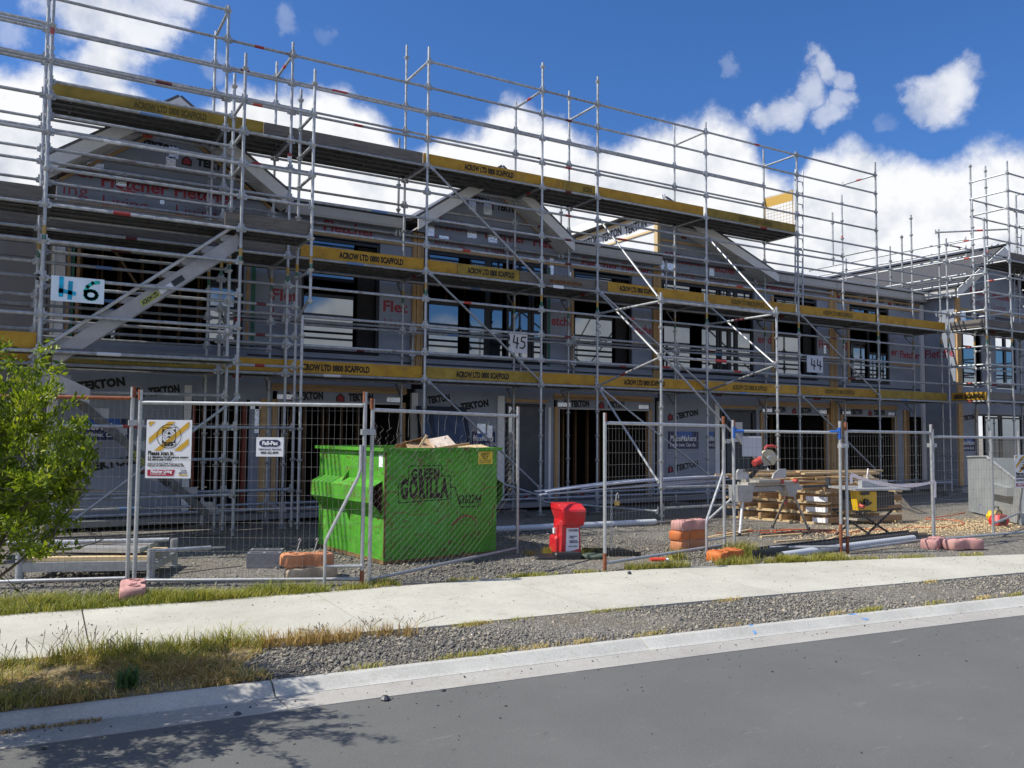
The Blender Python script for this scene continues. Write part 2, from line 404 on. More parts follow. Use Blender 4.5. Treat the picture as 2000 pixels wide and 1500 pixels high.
def f_gravel(g, b, v):
    vo = g.node('ShaderNodeTexVoronoi'); vo.inputs['Scale'].default_value = 34; g.l.new(v, vo.inputs['Vector'])
    vo2 = g.node('ShaderNodeTexVoronoi'); vo2.inputs['Scale'].default_value = 85; g.l.new(v, vo2.inputs['Vector'])
    sep = g.node('ShaderNodeSeparateColor'); g.l.new(vo.outputs['Color'], sep.inputs[0])
    sep2 = g.node('ShaderNodeSeparateColor'); g.l.new(vo2.outputs['Color'], sep2.inputs[0])
    c = g.ramp(g.math('ADD', g.math('MULTIPLY', sep.outputs[0], .55), g.math('MULTIPLY', sep2.outputs[1], .45)), [(.15, (.10, .09, .078)), (.5, (.205, .19, .165)), (.85, (.35, .325, .28))])
    n = g.noise(v, .55, 5, .6); c = g.mix(g.math('MULTIPLY', g.mrange(n, .48, .66), .55), c, (.20, .165, .115))
    xyz = g.node('ShaderNodeSeparateXYZ'); g.l.new(g.node('ShaderNodeNewGeometry').outputs['Position'], xyz.inputs[0])
    # sawdust and dry fines trodden in round the saws
    dx = g.math('DIVIDE', g.math('SUBTRACT', xyz.outputs[0], 14.2), 3.4); dy = g.math('DIVIDE', g.math('SUBTRACT', xyz.outputs[1], -4.6), 1.25)
    r = g.math('SQRT', g.math('ADD', g.math('MULTIPLY', dx, dx), g.math('MULTIPLY', dy, dy)))
    r = g.math('ADD', r, g.math('MULTIPLY', g.math('SUBTRACT', g.noise(v, 2.2, 6, .7), .5), 1.2))
    c = g.mix(g.math('MULTIPLY', g.mrange(r, .5, 1.15, 1, 0), .6), c, (.40, .30, .17))
    bn = g.node('ShaderNodeBump'); bn.inputs['Strength'].default_value = .9; bn.inputs['Distance'].default_value = .02
    g.l.new(g.math('ADD', vo.outputs['Distance'], vo2.outputs['Distance']), bn.inputs['Height']); g.l.new(bn.outputs[0], b.inputs['Normal'])
    return c
GRAVEL = mat('gravel', (.2, .2, .2), .95, fn=f_gravel, coord='Object')
def f_conc(lo, hi):
    def f(g, b, v):
        n = g.noise(v, 1.1, 7, .68); n2 = g.noise(v, 60, 3); n3 = g.noise(v, 4.5, 6, .7)
        c = g.ramp(n, [(.3, lo), (.7, hi)])
        c = g.mix(.22, c, g.ramp(n2, [(.3, .2), (.7, .62)]))
        st = g.mrange(n3, .54, .72); c = g.mix(g.math('MULTIPLY', st, .38), c, (.25, .215, .16)); bl = g.mrange(g.noise(v, 13., 7, .7), .62, .7); c = g.mix(g.math('MULTIPLY', bl, .35), c, (.2, .185, .16))
        bn = g.node('ShaderNodeBump'); bn.inputs['Strength'].default_value = .25; bn.inputs['Distance'].default_value = .004
        g.l.new(n2, bn.inputs['Height']); g.l.new(bn.outputs[0], b.inputs['Normal']); return c
    return f
PATHM = mat('path_concrete', (.5, .5, .45), .9, fn=f_conc((.37, .35, .285), (.53, .51, .425)))
KERBM = mat('kerb_concrete', (.5, .5, .45), .9, fn=f_conc((.34, .33, .30), (.55, .535, .485)))
GUTM = mat('channel_concrete', (.4, .4, .35), .9, fn=f_conc((.27, .25, .225), (.38, .36, .325)))
SLABM = mat('floor_concrete', (.25, .25, .25), .9, fn=f_conc((.17, .17, .17), (.25, .25, .25)))
def f_road(g, b, v):
    n = g.noise(v, 150., 3, .7); n2 = g.noise(v, 1.0, 6, .65); n3 = g.noise(v, 7, 7, .75)
    c = g.ramp(n, [(.3, (.068, .069, .067)), (.55, (.116, .117, .114)), (.8, (.20, .198, .192))])
    c = g.mix(g.mrange(n2, .35, .7, 0, .45), c, (.145, .143, .138))
    mp = g.node('ShaderNodeMapping'); mp.inputs['Rotation'].default_value = (0, 0, R(8)); mp.inputs['Scale'].default_value = (1.2, 5, 1); g.l.new(v, mp.inputs[0])
    sc = g.mrange(g.noise(mp.outputs[0], 1.4, 7, .72), .60, .74); c = g.mix(g.math('MULTIPLY', sc, .5), c, (.30, .295, .28)); sp = g.mrange(g.noise(v, 38., 4, .6), .66, .72); c = g.mix(g.math('MULTIPLY', sp, .4), c, (.34, .33, .31)); dk = g.mrange(g.noise(v, 5.2, 5, .6), .70, .73); c = g.mix(g.math('MULTIPLY', dk, .45), c, (.035, .035, .036))
    bn = g.node('ShaderNodeBump'); bn.inputs['Strength'].default_value = .6; bn.inputs['Distance'].default_value = .006
    g.l.new(n, bn.inputs['Height']); g.l.new(bn.outputs[0], b.inputs['Normal']); return c
ROADM = mat('asphalt', (.09, .09, .09), .88, fn=f_road)

def strip(fa, fb, za, zb, xs, seg=1):
    mb = MB()
    for x in xs: mb.v += [(x, fa(x), za), (x, fb(x), zb)]
    for i in range(len(xs)-1): mb.f.append((2*i, 2*i+1, 2*i+3, 2*i+2)); mb.m.append(0)
    return mb
# gravel site ground, sheet to the horizon behind, stopping at the kerb
mb = MB(); ys = None
for x in xs_g:
    k = kerb_y(x); mb.v += [(x, k+.002, -.01)]+[(x, k+.002+t*(1.5-k), 0.0+.012*math.sin(x*1.7+t*9)*(t > .02)) for t in (.03, .1, .2, .3, .4, .5, .6, .7, .8, .9)]+[(x, 2, 0), (x, 60, 0), (x, 2500, 0)]
nr = 14
for i in range(len(xs_g)-1):
    for j in range(nr-1): mb.f.append((i*nr+j, (i+1)*nr+j, (i+1)*nr+j+1, i*nr+j+1)); mb.m.append(0)
structure('ground', mb, GRAVEL, smooth=True)
structure('road', strip(lambda x: kerb_y(x)-.47, lambda x: -700., -.045, -.045, list(reversed(xs_g))), ROADM)
# kerb: cast sections with open joints, each with its own channel in front
kerb = bpy.data.objects.new('kerb', None); COL.objects.link(kerb); kerb['kind'] = 'structure'
kj = [-14, -7.2, -4.3, -1.45, 1.45, 4.32, 7.2, 10.1, 13, 16, 19, 30, 60]
KP = [(0.06, -.03), (.03, .004), (0, .008), (-.03, .002), (-.105, -.048), (-.125, -.057), (-.14, -.058)]
for a, b_ in zip(kj[:-1], kj[1:]):
    n = 8; rings = []; rg = []
    for i in range(n+1):
        x = a+.006+(b_-a-.012)*i/n
        rings.append([(x, kerb_y(x)+dy, z) for dy, z in KP]+[(x, kerb_y(x)-.14, -.2), (x, kerb_y(x)+.06, -.2)])
        rg.append([(x, kerb_y(x)-.141, -.06), (x, kerb_y(x)-.30, -.052), (x, kerb_y(x)-.475, -.041), (x, kerb_y(x)-.475, -.2), (x, kerb_y(x)-.141, -.2)])
    mb = MB(); mb.loft(rings); part('kerb_section', mb, KERBM, kerb, local=True)
    mb = MB(); mb.loft(rg); part('channel_section', mb, GUTM, kerb, local=True)
# footpath of cast bays
fpath = bpy.data.objects.new('footpath', None); COL.objects.link(fpath); fpath['kind'] = 'structure'
fj = [-30, -12, -6.0, -3.8, -1.6, .5, 2.57, 4.66, 6.8, 8.95, 11.1, 13.3, 15.6, 18, 24, 50]
for a, b_ in zip(fj[:-1], fj[1:]):
    n = 4; rings = []
    for i in range(n+1):
        t = i/n; xf = a+.007+(b_-a-.014)*t; xn = xf-.03
        rings.append([(xf, path_far(xf), .018), (xn, path_near(xn), .018), (xn, path_near(xn)-.003, -.05), (xf, path_far(xf)+.003, -.05)])
    mb = MB(); mb.loft(rings); part('path_slab', mb, PATHM, fpath, local=True)

# ================================================================== BUILDINGS
YW = 1.5
def W(mb, x0, x1, z0, z1, y0=YW, y1=YW+.12, mi=0): return mb.box(x0, x1, y0, y1, z0, z1, mi)
def timber(h, x0, x1, z0, z1, y0, y1, m=PINE, name='timber_post'):
    return part(name, MB().box(x0, x1, y0, y1, z0, z1), m, h)
def window(h, x0, x1, z0, z1, panes, y=YW+.035, m=BLKM):
    """frame with bars, panes listed as (x0, x1, z0, z1)"""
    xs = sorted({x0, x1}|{p[0] for p in panes}|{p[1] for p in panes}); mb = MB(); t = .055
    mb.box(x0, x1, y, y+.07, z0, z0+t); mb.box(x0, x1, y, y+.07, z1-t, z1)
    mb.box(x0, x0+t, y+.001, y+.069, z0+t, z1-t); mb.box(x1-t, x1, y+.001, y+.069, z0+t, z1-t)
    fr = part('window', mb, m, h)
    mb = MB()
    for p in panes:
        for xx in (p[0], p[1]):
            if x0+.07 < xx < x1-.07: mb.box(xx-.03, xx+.03, y+.004, y+.066, z0+t, z1-t)
        for zz in (p[2], p[3]):
            if z0+.07 < zz < z1-.07: mb.box(p[0]+.03, p[1]-.03, y+.008, y+.062, zz-.03, zz+.03)
    if mb.v: part('frame_bar', mb, m, fr)
    for p in panes:
        tl = rnd.uniform(-.004, .004)
        mb = MB().box(p[0]+.02, p[1]-.02, y+.03, y+.042, p[2]+.02, p[3]-.02)
        part('pane', mb, GLASS, fr)
    return fr
def tekton(h, x, z, w=.76, ang=9, icon=True, y=YW-.003, m=BLKT):
    a = R(ang)
    text('TEKTON', .185, m, h, (x, y, z), (R(90), -a, 0), width=w, bold=.013, spacing=1.08)
    if icon:
        s = .085; cx, cz = x-.17, z+.04
        pent = [(-1, -.9), (1, -.9), (1, .35), (0, 1.15), (-1, .35)]
        P = lambda k, yy: [(cx+(px*math.cos(a)-pz*math.sin(a))*k, yy, cz+(px*math.sin(a)+pz*math.cos(a))*k) for px, pz in pent]
        part('house_emblem', MB().add(P(s, y), [(0, 1, 2, 3, 4)]).add(P(s*.72, y-.002), [(0, 1, 2, 3, 4)], 1), [BLKT, REDT], h)
def fletcher(h, s, x, z, w, y=YW-.003, living=True, size=.30):
    text(s, size, REDT, h, (x, y, z), width=w, bold=.008)
    if living:
        t = {'Fletcher': 'Living', 'Flet': 'Livi', 'etche': 'iving', 'letche': 'Living', 'er': '', 'er  F': 'ing', 'Fletche': 'Living', 'her': 'ing', 'F': 'L'}.get(s, '')
        if t: text(t, size*.9, REDT, h, (x+.02, y, z-.33), width=w*.66, bold=-.002)
def merchant(h, x, z, w, hh, y=YW-.002):
    p = part('merchant_print', MB().quad((x, y, z), (x+w, y, z), (x+w, y, z+hh), (x, y, z+hh)).quad((x+.25*w, y-.001, z+.68*hh), (x+.8*w, y-.001, z+.68*hh), (x+.8*w, y-.001, z+hh), (x+.25*w, y-.001, z+hh), 1), [NAVY, BLUP], h)
    text('PlaceMakers', .13*hh/.3, WHT, p, (x+.06*w, y-.003, z+.47*hh), width=w*.86, bold=.004, shear=.2)
    text('Know how. Can do.', .09*hh/.3, WHT, p, (x+.06*w, y-.003, z+.14*hh), width=w*.84, bold=.002, shear=.2)
def foil(h, x, z, w=.16, hh=.2, y=YW-.006, rot=0.):
    c = Vector((x, y, z)); a = Vector((math.cos(rot), 0, math.sin(rot)))*w; b = Vector((-math.sin(rot), 0, math.cos(rot)))*hh
    part('foil_patch', MB().obox(c, a, (0, .006, 0), b), FOIL, h)
def gable_roof(h, xl, xr, xa, ze, za, y0, y1, th=.07, fh=.25):
    """roof sheets, fascia boards and soffits on both rakes; ze, za = top of roof at eaves and apex"""
    for xe in (xl, xr):
        if abs(xe-xa) < .05: continue
        d = Vector((xa-xe, 0, za-ze)).normalized(); n = Vector((-d.z, 0, d.x)) if d.x > 0 else Vector((d.z, 0, -d.x))
        a, b = Vector((xe, y0, ze)), Vector((xa, y0, za))
        part('roof', MB().prism([a+n*.005, b+n*.005, b+n*.045, a+n*.045], (0, y1-y0, 0)), ROOFM, h)
        part('fascia_board', MB().prism([a, b, b-Vector((0, 0, fh)), a-Vector((0, 0, fh))], (0, .025, 0)), FASC, h)
        o = Vector((0, .026, 0))
        part('soffit', MB().prism([a+o-Vector((0, 0, fh-.03)), b+o-Vector((0, 0, fh-.03)), b+o-Vector((0, 0, fh-.04)), a+o-Vector((0, 0, fh-.04))], (0, YW-y0-.03, 0)), FASC, h)
def gutter_run(h, x0, x1, z0=5.66, z1=5.86, y=1.27):
    part('gutter', MB().prism([(x0, y, z0+.05), (x0, y, z1), (x0, y+.02, z1), (x0, y+.03, z0+.03), (x0, y+.13, z0+.03), (x0, y+.13, z0), (x0, y+.02, z0)], (x1-x0, 0, 0)), PRIM, h)
    part('roof_edge', MB().box(x0, x1, y-.02, y+.2, z1+.0, z1+.085), BLKM, h)
def flat_roof(h, x0, x1, y0=1.32, y1=9.5):
    part('roof', MB().prism([(x0, y0, 5.84), (x1, y0, 5.84), (x1, y0, 5.90), (x0, y0, 5.90)], (0, y1-y0, .35)), ROOFM, h)
def studs(h, x0, x1, z0, z1, y, step=.42, m=STUD, w=.045, d=.09):
    x = x0
    while x < x1-.03:
        part('stud', MB().box(x, x+w, y, y+d, z0, z1), m, h); x += step*rnd.uniform(.85, 1.12)
def shell(h, x0, x1, yb=8.8):
    """side walls, back wall, floors and ceilings that close the dark interior"""
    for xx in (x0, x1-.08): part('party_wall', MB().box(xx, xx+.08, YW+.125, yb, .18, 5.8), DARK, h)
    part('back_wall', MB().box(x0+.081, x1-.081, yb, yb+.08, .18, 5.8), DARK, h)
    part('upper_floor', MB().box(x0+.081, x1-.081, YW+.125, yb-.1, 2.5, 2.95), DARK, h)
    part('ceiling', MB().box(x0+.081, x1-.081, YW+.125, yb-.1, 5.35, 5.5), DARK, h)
    part('floor_slab', MB().box(x0, x1, YW-.32, yb, .07, .17), SLABM, h); part('void_shade', MB().box(x0+.02, x1-.02, YW-.02, yb-.1, -.05, .069), DARK, h)  # near-black box stands in for the shaded void under the slab

def garage(h, x0, x1, zt=2.2):
    timber(h, x0-.10, x0-.055, .175, zt+.02, YW-.02, YW+.1); timber(h, x0-.052, x0-.01, .175, zt+.02, YW-.018, YW+.1)
    timber(h, x1+.01, x1+.055, .175, zt+.02, YW-.02, YW+.1); timber(h, x1+.058, x1+.10, .175, zt+.02, YW-.018, YW+.1)
    part('door_frame', MB().box(x0-.008, x0+.02, YW-.04, YW-.01, .175, zt-.03).box(x1-.02, x1+.008, YW-.04, YW-.01, .175, zt-.03).box(x0-.008, x1+.008, YW-.041, YW-.011, zt-.03, zt), PRIM, h)
    li = part('lintel_wrap', MB().box(x0-.01, x1+.01, YW-.005, YW+.1, zt+.001, zt+.17), WRAP, h)
    x = x0+.25
    while x < x1-.6:
        tekton(h, x+.1, zt+.03, .5, 2, icon=True, y=YW-.009); x += 1.0
    foil(h, x0+.15, zt+.07, .34, .09, YW-.012); foil(h, x1-.15, zt+.07, .30, .09, YW-.012)
    for k, yy in ((.19, .0), (.255, .01)):
        timber(h, x0-.12, x1+.12, zt+k, zt+k+.055, YW-.03+yy, YW+.1, PINE, 'head_batten')
    studs(h, x0-.2, x1+.2, .175, 2.48, YW+1.9)
    studs(h, x0+.1, x1-.1, .175, 2.48, YW+4.2, .55)
    mb = MB().bar((x0+.55, YW+2.3, .2), (x0+.95, YW+2.35, 2.2), .09, .045); part('prop', mb, STUD, h)
    part('lining', MB().box(x0-.25, x1+.25, YW+5.2, YW+5.25, .175, 2.48), DARK, h)

def stud_bundle(h, x0, x1, z0, z1):
    x = x0
    while x < x1-.02:
        timber(h, x, x+.042, z0, z1, YW-.03-rnd.uniform(0, .02), YW+.1, PINE, 'stud'); x += .05
def flashings(h, x0, x1):
    """long pale aluminium flashings and dark packers fixed along the floor line"""
    for z, hh, y, m in ((2.76, .05, -.05, ALU), (2.84, .045, -.04, WHITE), (2.93, .03, -.06, ALU), (3.0, .025, -.035, BLK)):
        xa = x0
        while xa < x1-.2:
            xb = min(x1, xa+rnd.uniform(1.6, 3.0)); part('flashing', MB().box(xa+.01, xb-.01, YW+y, YW-.006, z, z+hh), m, h); xa = xb
    x = x0+.1
    while x < x1:
        timber(h, x, x+.05, 2.62, 2.82, YW-.03, YW-.004, PINE, 'batten'); x += .62

# --- house at the left with the big open first floor (behind the sign 46)
hA = thing('townhouse', 'left unit with the big dark opening behind the 46 board, wrapped in grey building paper', 'house', (3.4, 1.5, 0), group='row of wrapped townhouses')
mb = MB()
for r in [(.44, 2.35, .2, 2.5), (2.49, 3.42, 2.16, 2.5), (3.80, 3.88, .2, 2.5), (2.35, 2.49, 2.2, 2.5), (3.42, 3.80, 2.2, 2.5), (3.88, 6.5, 2.37, 2.5),
          (.3, 6.62, 2.5, 3.12), (.3, .55, 3.12, 5.25), (3.32, 4.37, 3.12, 5.35), (5.92, 6.60, 3.12, 5.35), (.3, 3.32, 5.25, 5.7), (3.32, 6.6, 5.35, 5.7)]: W(mb, *r)
mb.prism([(.27, YW, 5.7), (3.85, YW, 5.7), (2.06, YW, 6.98)], (0, .12, 0))
wA = part('wall', mb, WRAP, hA)
shell(hA, .3, 6.70)
gable_roof(hA, .15, 3.95, 2.05, 5.92, 7.27, .9, 6.0)
gutter_run(hA, 3.98, 6.35); flat_roof(hA, .3, 6.7)
part('corner_trim', MB().box(.29, .435, YW-.02, YW+.06, .2, 2.45), WHITE, hA); part('corner_trim', MB().box(2.36, 2.48, YW-.02, YW+.06, .2, 2.42), WHITE, hA)
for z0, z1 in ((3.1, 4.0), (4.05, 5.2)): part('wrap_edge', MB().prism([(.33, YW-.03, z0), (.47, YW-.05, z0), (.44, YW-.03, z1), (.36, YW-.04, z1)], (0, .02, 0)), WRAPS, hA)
timber(hA, .49, .53, 3.1, 5.25, YW-.02, YW+.1); timber(hA, .56, .60, 3.1, 5.25, YW-.01, YW+.1, GREENB, 'sill_wrap'); timber(hA, .63, .68, 3.1, 5.25, YW, YW+.1, STUD)
timber(hA, 3.36, 3.41, 3.1, 5.35, YW-.02, YW-.003); timber(hA, 3.45, 3.52, 3.1, 5.35, YW-.01, YW-.002, GREENB, 'sill_wrap')
studs(hA, .8, 3.2, 2.96, 5.3, YW+2.6, .38); studs(hA, .7, 3.3, 2.96, 5.3, YW+3.6, .45); part('prop', MB().bar((1.1, YW+1.4, 5.2), (1.7, YW+1.4, 4.3), .09, .045), STUD, hA)
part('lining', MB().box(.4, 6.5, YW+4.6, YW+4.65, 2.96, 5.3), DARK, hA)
window(hA, .75, 1.75, 3.35, 4.1, [(.8, 1.1, 3.55, 4.0), (1.16, 1.42, 3.4, 4.0), (1.48, 1.7, 3.4, 4.0)], y=YW+4.4)
window(hA, 2.7, 3.3, 3.12, 5.2, [(2.74, 3.22, 3.25, 4.35)], y=YW+.06)
window(hA, 4.37, 5.92, 3.14, 5.32, [(4.42, 5.44, 3.2, 4.22), (4.42, 5.44, 4.55, 5.28)])
part('dark_opening', MB().box(5.50, 5.88, YW+.15, YW+.2, 3.2, 5.26), DARK, hA)  # dark sheet stands in for the unlit room behind the open part
stud_bundle(hA, 6.6, 6.86, 2.62, 5.66)
for z in (5.36, 5.55): timber(hA, 3.35, 6.6, z, z+.05, YW-.03, YW-.004, PINE, 'batten')
for z in (5.22, 5.34, 6.15): timber(hA, .45+(z-5.7)*1.35*(z > 5.7), 3.7-(z-5.7)*1.35*(z > 5.7), z, z+.05, YW-.03, YW-.004, PINE, 'batten')
for s in (-1, 1): part('rake_batten', MB().bar((2.06+s*1.72, YW-.018, 5.72), (2.06+s*.08, YW-.018, 6.92), .028, .05), PINE, hA)
fletcher(hA, 'her', .35, 5.83, .55); fletcher(hA, 'Fletcher', .93, 5.72, 1.05); fletcher(hA, 'Fletcher', 2.08, 5.72, 1.05)
tekton(hA, 1.55, 6.50, .55, -3, False); tekton(hA, 2.45, 6.33, .7, -3)
for p in ((2.06, 6.48), (2.02, 6.3), (1.25, 5.86), (1.9, 5.62, .07, .15), (.85, 6.03, .25, .12)): foil(hA, *p)
fletcher(hA, 'Flet', 3.8, 4.05, .5); fletcher(hA, 'Flet', 5.98, 4.02, .52); fletcher(hA, 'Fletcher', 4.75, 5.46, 1.05, living=False)
timber(hA, 3.55, 4.36, 3.78, 3.82, YW-.012, YW-.002); timber(hA, 5.93, 6.6, 3.78, 3.82, YW-.012, YW-.002)
tekton(hA, .72, 2.28, .72, 9); tekton(hA, 1.80, 2.22, .5, 9); tekton(hA, .88, .95, .76, 10); tekton(hA, 1.95, .94, .36, 10)
merchant(hA, .6, 1.47, .95, .36); merchant(hA, 1.75, 1.47, .55, .36)
timber(hA, 2.50, 2.55, .18, 2.15, YW-.02, YW+.1, RBRN, 'door_jamb'); timber(hA, 3.36, 3.42, .18, 2.15, YW-.02, YW+.1, RBRN, 'door_jamb'); timber(hA, 2.95, 3.0, .18, 2.15, YW+.3, YW+.4, RBRN, 'door_jamb')
studs(hA, 2.6, 3.4, .18, 2.45, YW+1.2, .3)
part('wrap_sheet', MB().box(3.47, 3.75, YW-.02, YW+.05, .2, 2.2), WRAP, hA); timber(hA, 3.66, 3.78, .18, 2.22, YW-.06, YW-.021)
foil(hA, 3.58, 2.1, .2, .14, YW-.03); foil(hA, 3.60, 1.85, .08, .5, YW-.03)
garage(hA, 3.98, 6.40)
flashings(hA, 3.4, 6.58)

# --- middle house (sign 45)
hB = thing('townhouse', 'middle unit with the full gable and the leaning window frame, wrapped in grey building paper', 'house', (9.8, 1.5, 0), group='row of wrapped townhouses')
mb = MB()
for r in [(6.72, 8.80, .2, 2.5), (8.80, 10.03, 2.27, 2.5), (9.80, 10.03, .2, 2.27), (10.03, 12.9, 2.37, 2.5), (12.74, 12.9, .2, 2.37),
          (6.88, 13.0, 2.5, 3.12), (6.88, 6.95, 3.12, 5.35), (9.85, 10.55, 3.12, 5.35), (12.22, 12.82, 3.12, 5.35), (6.88, 13.0, 5.35, 5.7)]: W(mb, *r)
mb.prism([(6.55, YW, 5.7), (10.1, YW, 5.7), (8.36, YW, 6.92)], (0, .12, 0))
part('wall', mb, WRAP, hB)
shell(hB, 6.72, 13.0)
gable_roof(hB, 6.46, 10.16, 8.34, 5.83, 7.15, .9, 6.0)
gutter_run(hB, 10.2, 12.95); flat_roof(hB, 6.71, 13.0)
part('corner_trim', MB().box(6.63, 6.76, YW-.03, YW+.05, .2, 2.42), WHITE, hB); part('corner_trim', MB().box(8.60, 8.76, YW-.03, YW+.05, .2, 2.42), WHITE, hB)
window(hB, 6.95, 9.85, 3.14, 5.34, [(7.0, 7.72, 3.2, 4.28), (7.9, 8.78, 3.2, 4.28), (8.86, 9.42, 3.2, 4.28), (9.5, 9.8, 3.2, 4.28), (7.0, 7.72, 4.75, 5.29), (7.9, 8.34, 4.75, 5.29), (8.40, 8.78, 4.75, 5.29), (9.0, 9.8, 4.75, 5.29)])
window(hB, 10.55, 12.22, 3.14, 5.30, [(10.62, 11.72, 3.2, 4.28), (10.62, 11.72, 4.75, 5.25)])
part('dark_opening', MB().box(11.78, 12.18, YW+.15, YW+.2, 3.2, 5.26), DARK, hB)
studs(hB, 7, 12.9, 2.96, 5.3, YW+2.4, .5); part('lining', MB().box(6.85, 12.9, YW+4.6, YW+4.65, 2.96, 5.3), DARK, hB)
timber(hB, 10.48, 10.54, 3.1, 5.3, YW-.02, YW-.002); timber(hB, 9.86, 9.92, 3.1, 5.3, YW-.01, YW-.002, GREENB, 'sill_wrap')
stud_bundle(hB, 12.84, 13.08, 2.62, 5.66)
for z in (5.36, 5.55): timber(hB, 6.95, 12.8, z, z+.05, YW-.03, YW-.004, PINE, 'batten')
for z in (6.16,): timber(hB, 7.35, 9.35, z, z+.05, YW-.03, YW-.004, PINE, 'batten')
for s in (-1, 1): part('rake_batten', MB().bar((8.36+s*1.72, YW-.018, 5.70), (8.36+s*.08, YW-.018, 6.86), .028, .05), PINE, hB)
fletcher(hB, 'Fletcher', 7.05, 5.83, 1.05); fletcher(hB, 'Fletcher', 8.25, 5.76, 1.02); fletcher(hB, 'Flet', 9.45, 5.74, .5)
tekton(hB, 7.85, 6.50, .5, -2, False); tekton(hB, 8.55, 6.42, .6, -2)
for p in ((7.95, 6.42, .17, .22), (8.32, 6.42, .2, .3), (7.95, 5.86, .22, .28), (8.45, 5.82, .22, .28), (7.1, 5.98, .16, .2), (6.98, 5.75, .2, .22), (7.3, 5.62, .22, .12), (9.95, 5.32, .1, .5), (10.45, 5.2, .1, .12)): foil(hB, *p)
fletcher(hB, 'etche', 9.95, 4.03, .58); fletcher(hB, 'letche', 12.25, 4.0, .55); fletcher(hB, 'Fletcher', 10.75, 5.43, 1.05, living=False); fletcher(hB, 'Fletcher', 11.9, 5.43, .85, living=False)
text('Living', .27, REDT, hB, (10.0, YW-.003, 5.0), width=.5); text('Living', .27, REDT, hB, (12.3, YW-.003, 5.0), width=.5)
timber(hB, 9.88, 10.5, 3.75, 3.79, YW-.012, YW-.002); timber(hB, 12.25, 12.8, 3.75, 3.79, YW-.012, YW-.002)
tekton(hB, 7.0, 2.22, .5, 8, False); tekton(hB, 7.75, 2.10, .66, 9); merchant(hB, 8.0, 1.3, .55, .36)
foil(hB, 8.22, 1.72, .2, .2); foil(hB, 8.42, 1.66, .12, .25)
dB = part('door', MB().box(9.06, 9.78, YW+.02, YW+.06, .2, 2.2), DOORM, hB)
part('door_frame', MB().box(8.82, 8.87, YW-.02, YW+.08, .18, 2.25).box(9.0, 9.05, YW-.018, YW+.08, .18, 2.2).box(8.87, 9.8, YW-.02, YW+.08, 2.2, 2.26), BLKM, hB)
part('side_light', MB().box(8.875, 8.995, YW+.02, YW+.03, .2, 2.2), GLASS, hB)
timber(hB, 8.8, 9.85, 2.30, 2.36, YW-.04, YW-.005, PINE, 'head_batten'); timber(hB, 9.88, 9.94, .18, 2.2, YW-.03, YW-.002, WHITE, 'corner_trim')
garage(hB, 10.14, 12.70)
flashings(hB, 6.9, 12.8)

# --- right house (sign 44) with the high side wall
hC = thing('townhouse', 'right unit behind the 44 board, with the tall sunlit side wall above the lower roof', 'house', (16.1, 1.5, 0), group='row of wrapped townhouses')
mb = MB()
for r in [(13.1, 14.95, .2, 2.5), (14.95, 16.48, 2.27, 2.5), (16.28, 16.40, .2, 2.27), (16.40, 19.12, 2.37, 2.5),
          (13.1, 19.15, 2.5, 3.12), (16.22, 16.97, 3.12, 5.35), (18.66, 19.15, 3.12, 5.35), (13.1, 16.22, 5.35, 5.7), (16.22, 19.15, 5.35, 5.7)]: W(mb, *r)
mb.prism([(13.05, YW, 5.7), (16.45, YW, 5.7), (13.05, YW, 6.98)], (0, .12, 0))
part('wall', mb, WRAP, hC)
shell(hC, 13.02, 19.2)
for a, b in (((12.75, 7.16), (16.5, 5.74)),):
    A, B = Vector((a[0], .9, a[1])), Vector((b[0], .9, b[1])); n = Vector((.354, 0, .935))
    part('roof', MB().prism([A+n*.005, B+n*.005, B+n*.05, A+n*.05], (0, 5.2, 0)), ROOFM, hC)
    part('fascia_board', MB().prism([A, B, B-Vector((0, 0, .2)), A-Vector((0, 0, .26))], (0, .025, 0)), FASC, hC)
    part('soffit', MB().prism([A+Vector((0, .026, -.2)), B+Vector((0, .026, -.16)), B+Vector((0, .026, -.17)), A+Vector((0, .026, -.21))], (0, .57, 0)), FASC, hC)
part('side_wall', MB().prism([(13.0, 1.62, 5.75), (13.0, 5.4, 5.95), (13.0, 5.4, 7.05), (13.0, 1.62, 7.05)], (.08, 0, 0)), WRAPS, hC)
part('side_fascia', MB().box(12.72, 12.75, .93, 5.9, 7.06, 7.26), FASC, hC)
for z in (6.55, 6.98): timber(hC, 12.975, 12.998, z, z+.05, 1.6, 5.38, PINEL, 'batten') if False else part('batten', MB().box(12.97, 12.998, 1.62, 5.38, z, z+.05), PINEL, hC)
part('corner_trim', MB().box(12.97, 13.06, 1.47, 1.6, 5.9, 6.95), PINEL, hC)
for yy in (4.75, 3.75, 2.75): text('TEKTON', .3, BLKT, hC, (12.995, yy, 6.68), (R(90), R(-4), R(-90)), width=.85, bold=.01)
foil(hC, 13.1, 5.7, .16, .5); foil(hC, 13.35, 5.66, .3, .25); foil(hC, 14.75, 5.72, .16, .2)
gutter_run(hC, 16.55, 19.2); flat_roof(hC, 13.0, 19.2)
part('corner_trim', MB().box(13.0, 13.13, YW-.03, YW+.05, .2, 2.42), WHITE, hC); part('corner_trim', MB().box(14.82, 14.96, YW-.03, YW+.05, .2, 2.42), WHITE, hC)
window(hC, 13.12, 16.22, 3.14, 5.34, [(13.2, 14.12, 3.2, 4.28), (14.42, 15.36, 3.2, 4.28), (15.42, 16.16, 3.2, 4.28), (13.2, 14.12, 4.75, 5.29), (14.42, 15.0, 4.75, 5.29), (15.1, 15.6, 4.75, 5.29), (15.66, 16.16, 4.75, 5.29)])
window(hC, 16.97, 18.66, 3.14, 5.30, [(17.1, 18.1, 3.2, 4.28), (17.1, 18.1, 4.75, 5.25)])
part('dark_opening', MB().box(18.2, 18.6, YW+.15, YW+.2, 3.2, 5.26), DARK, hC)
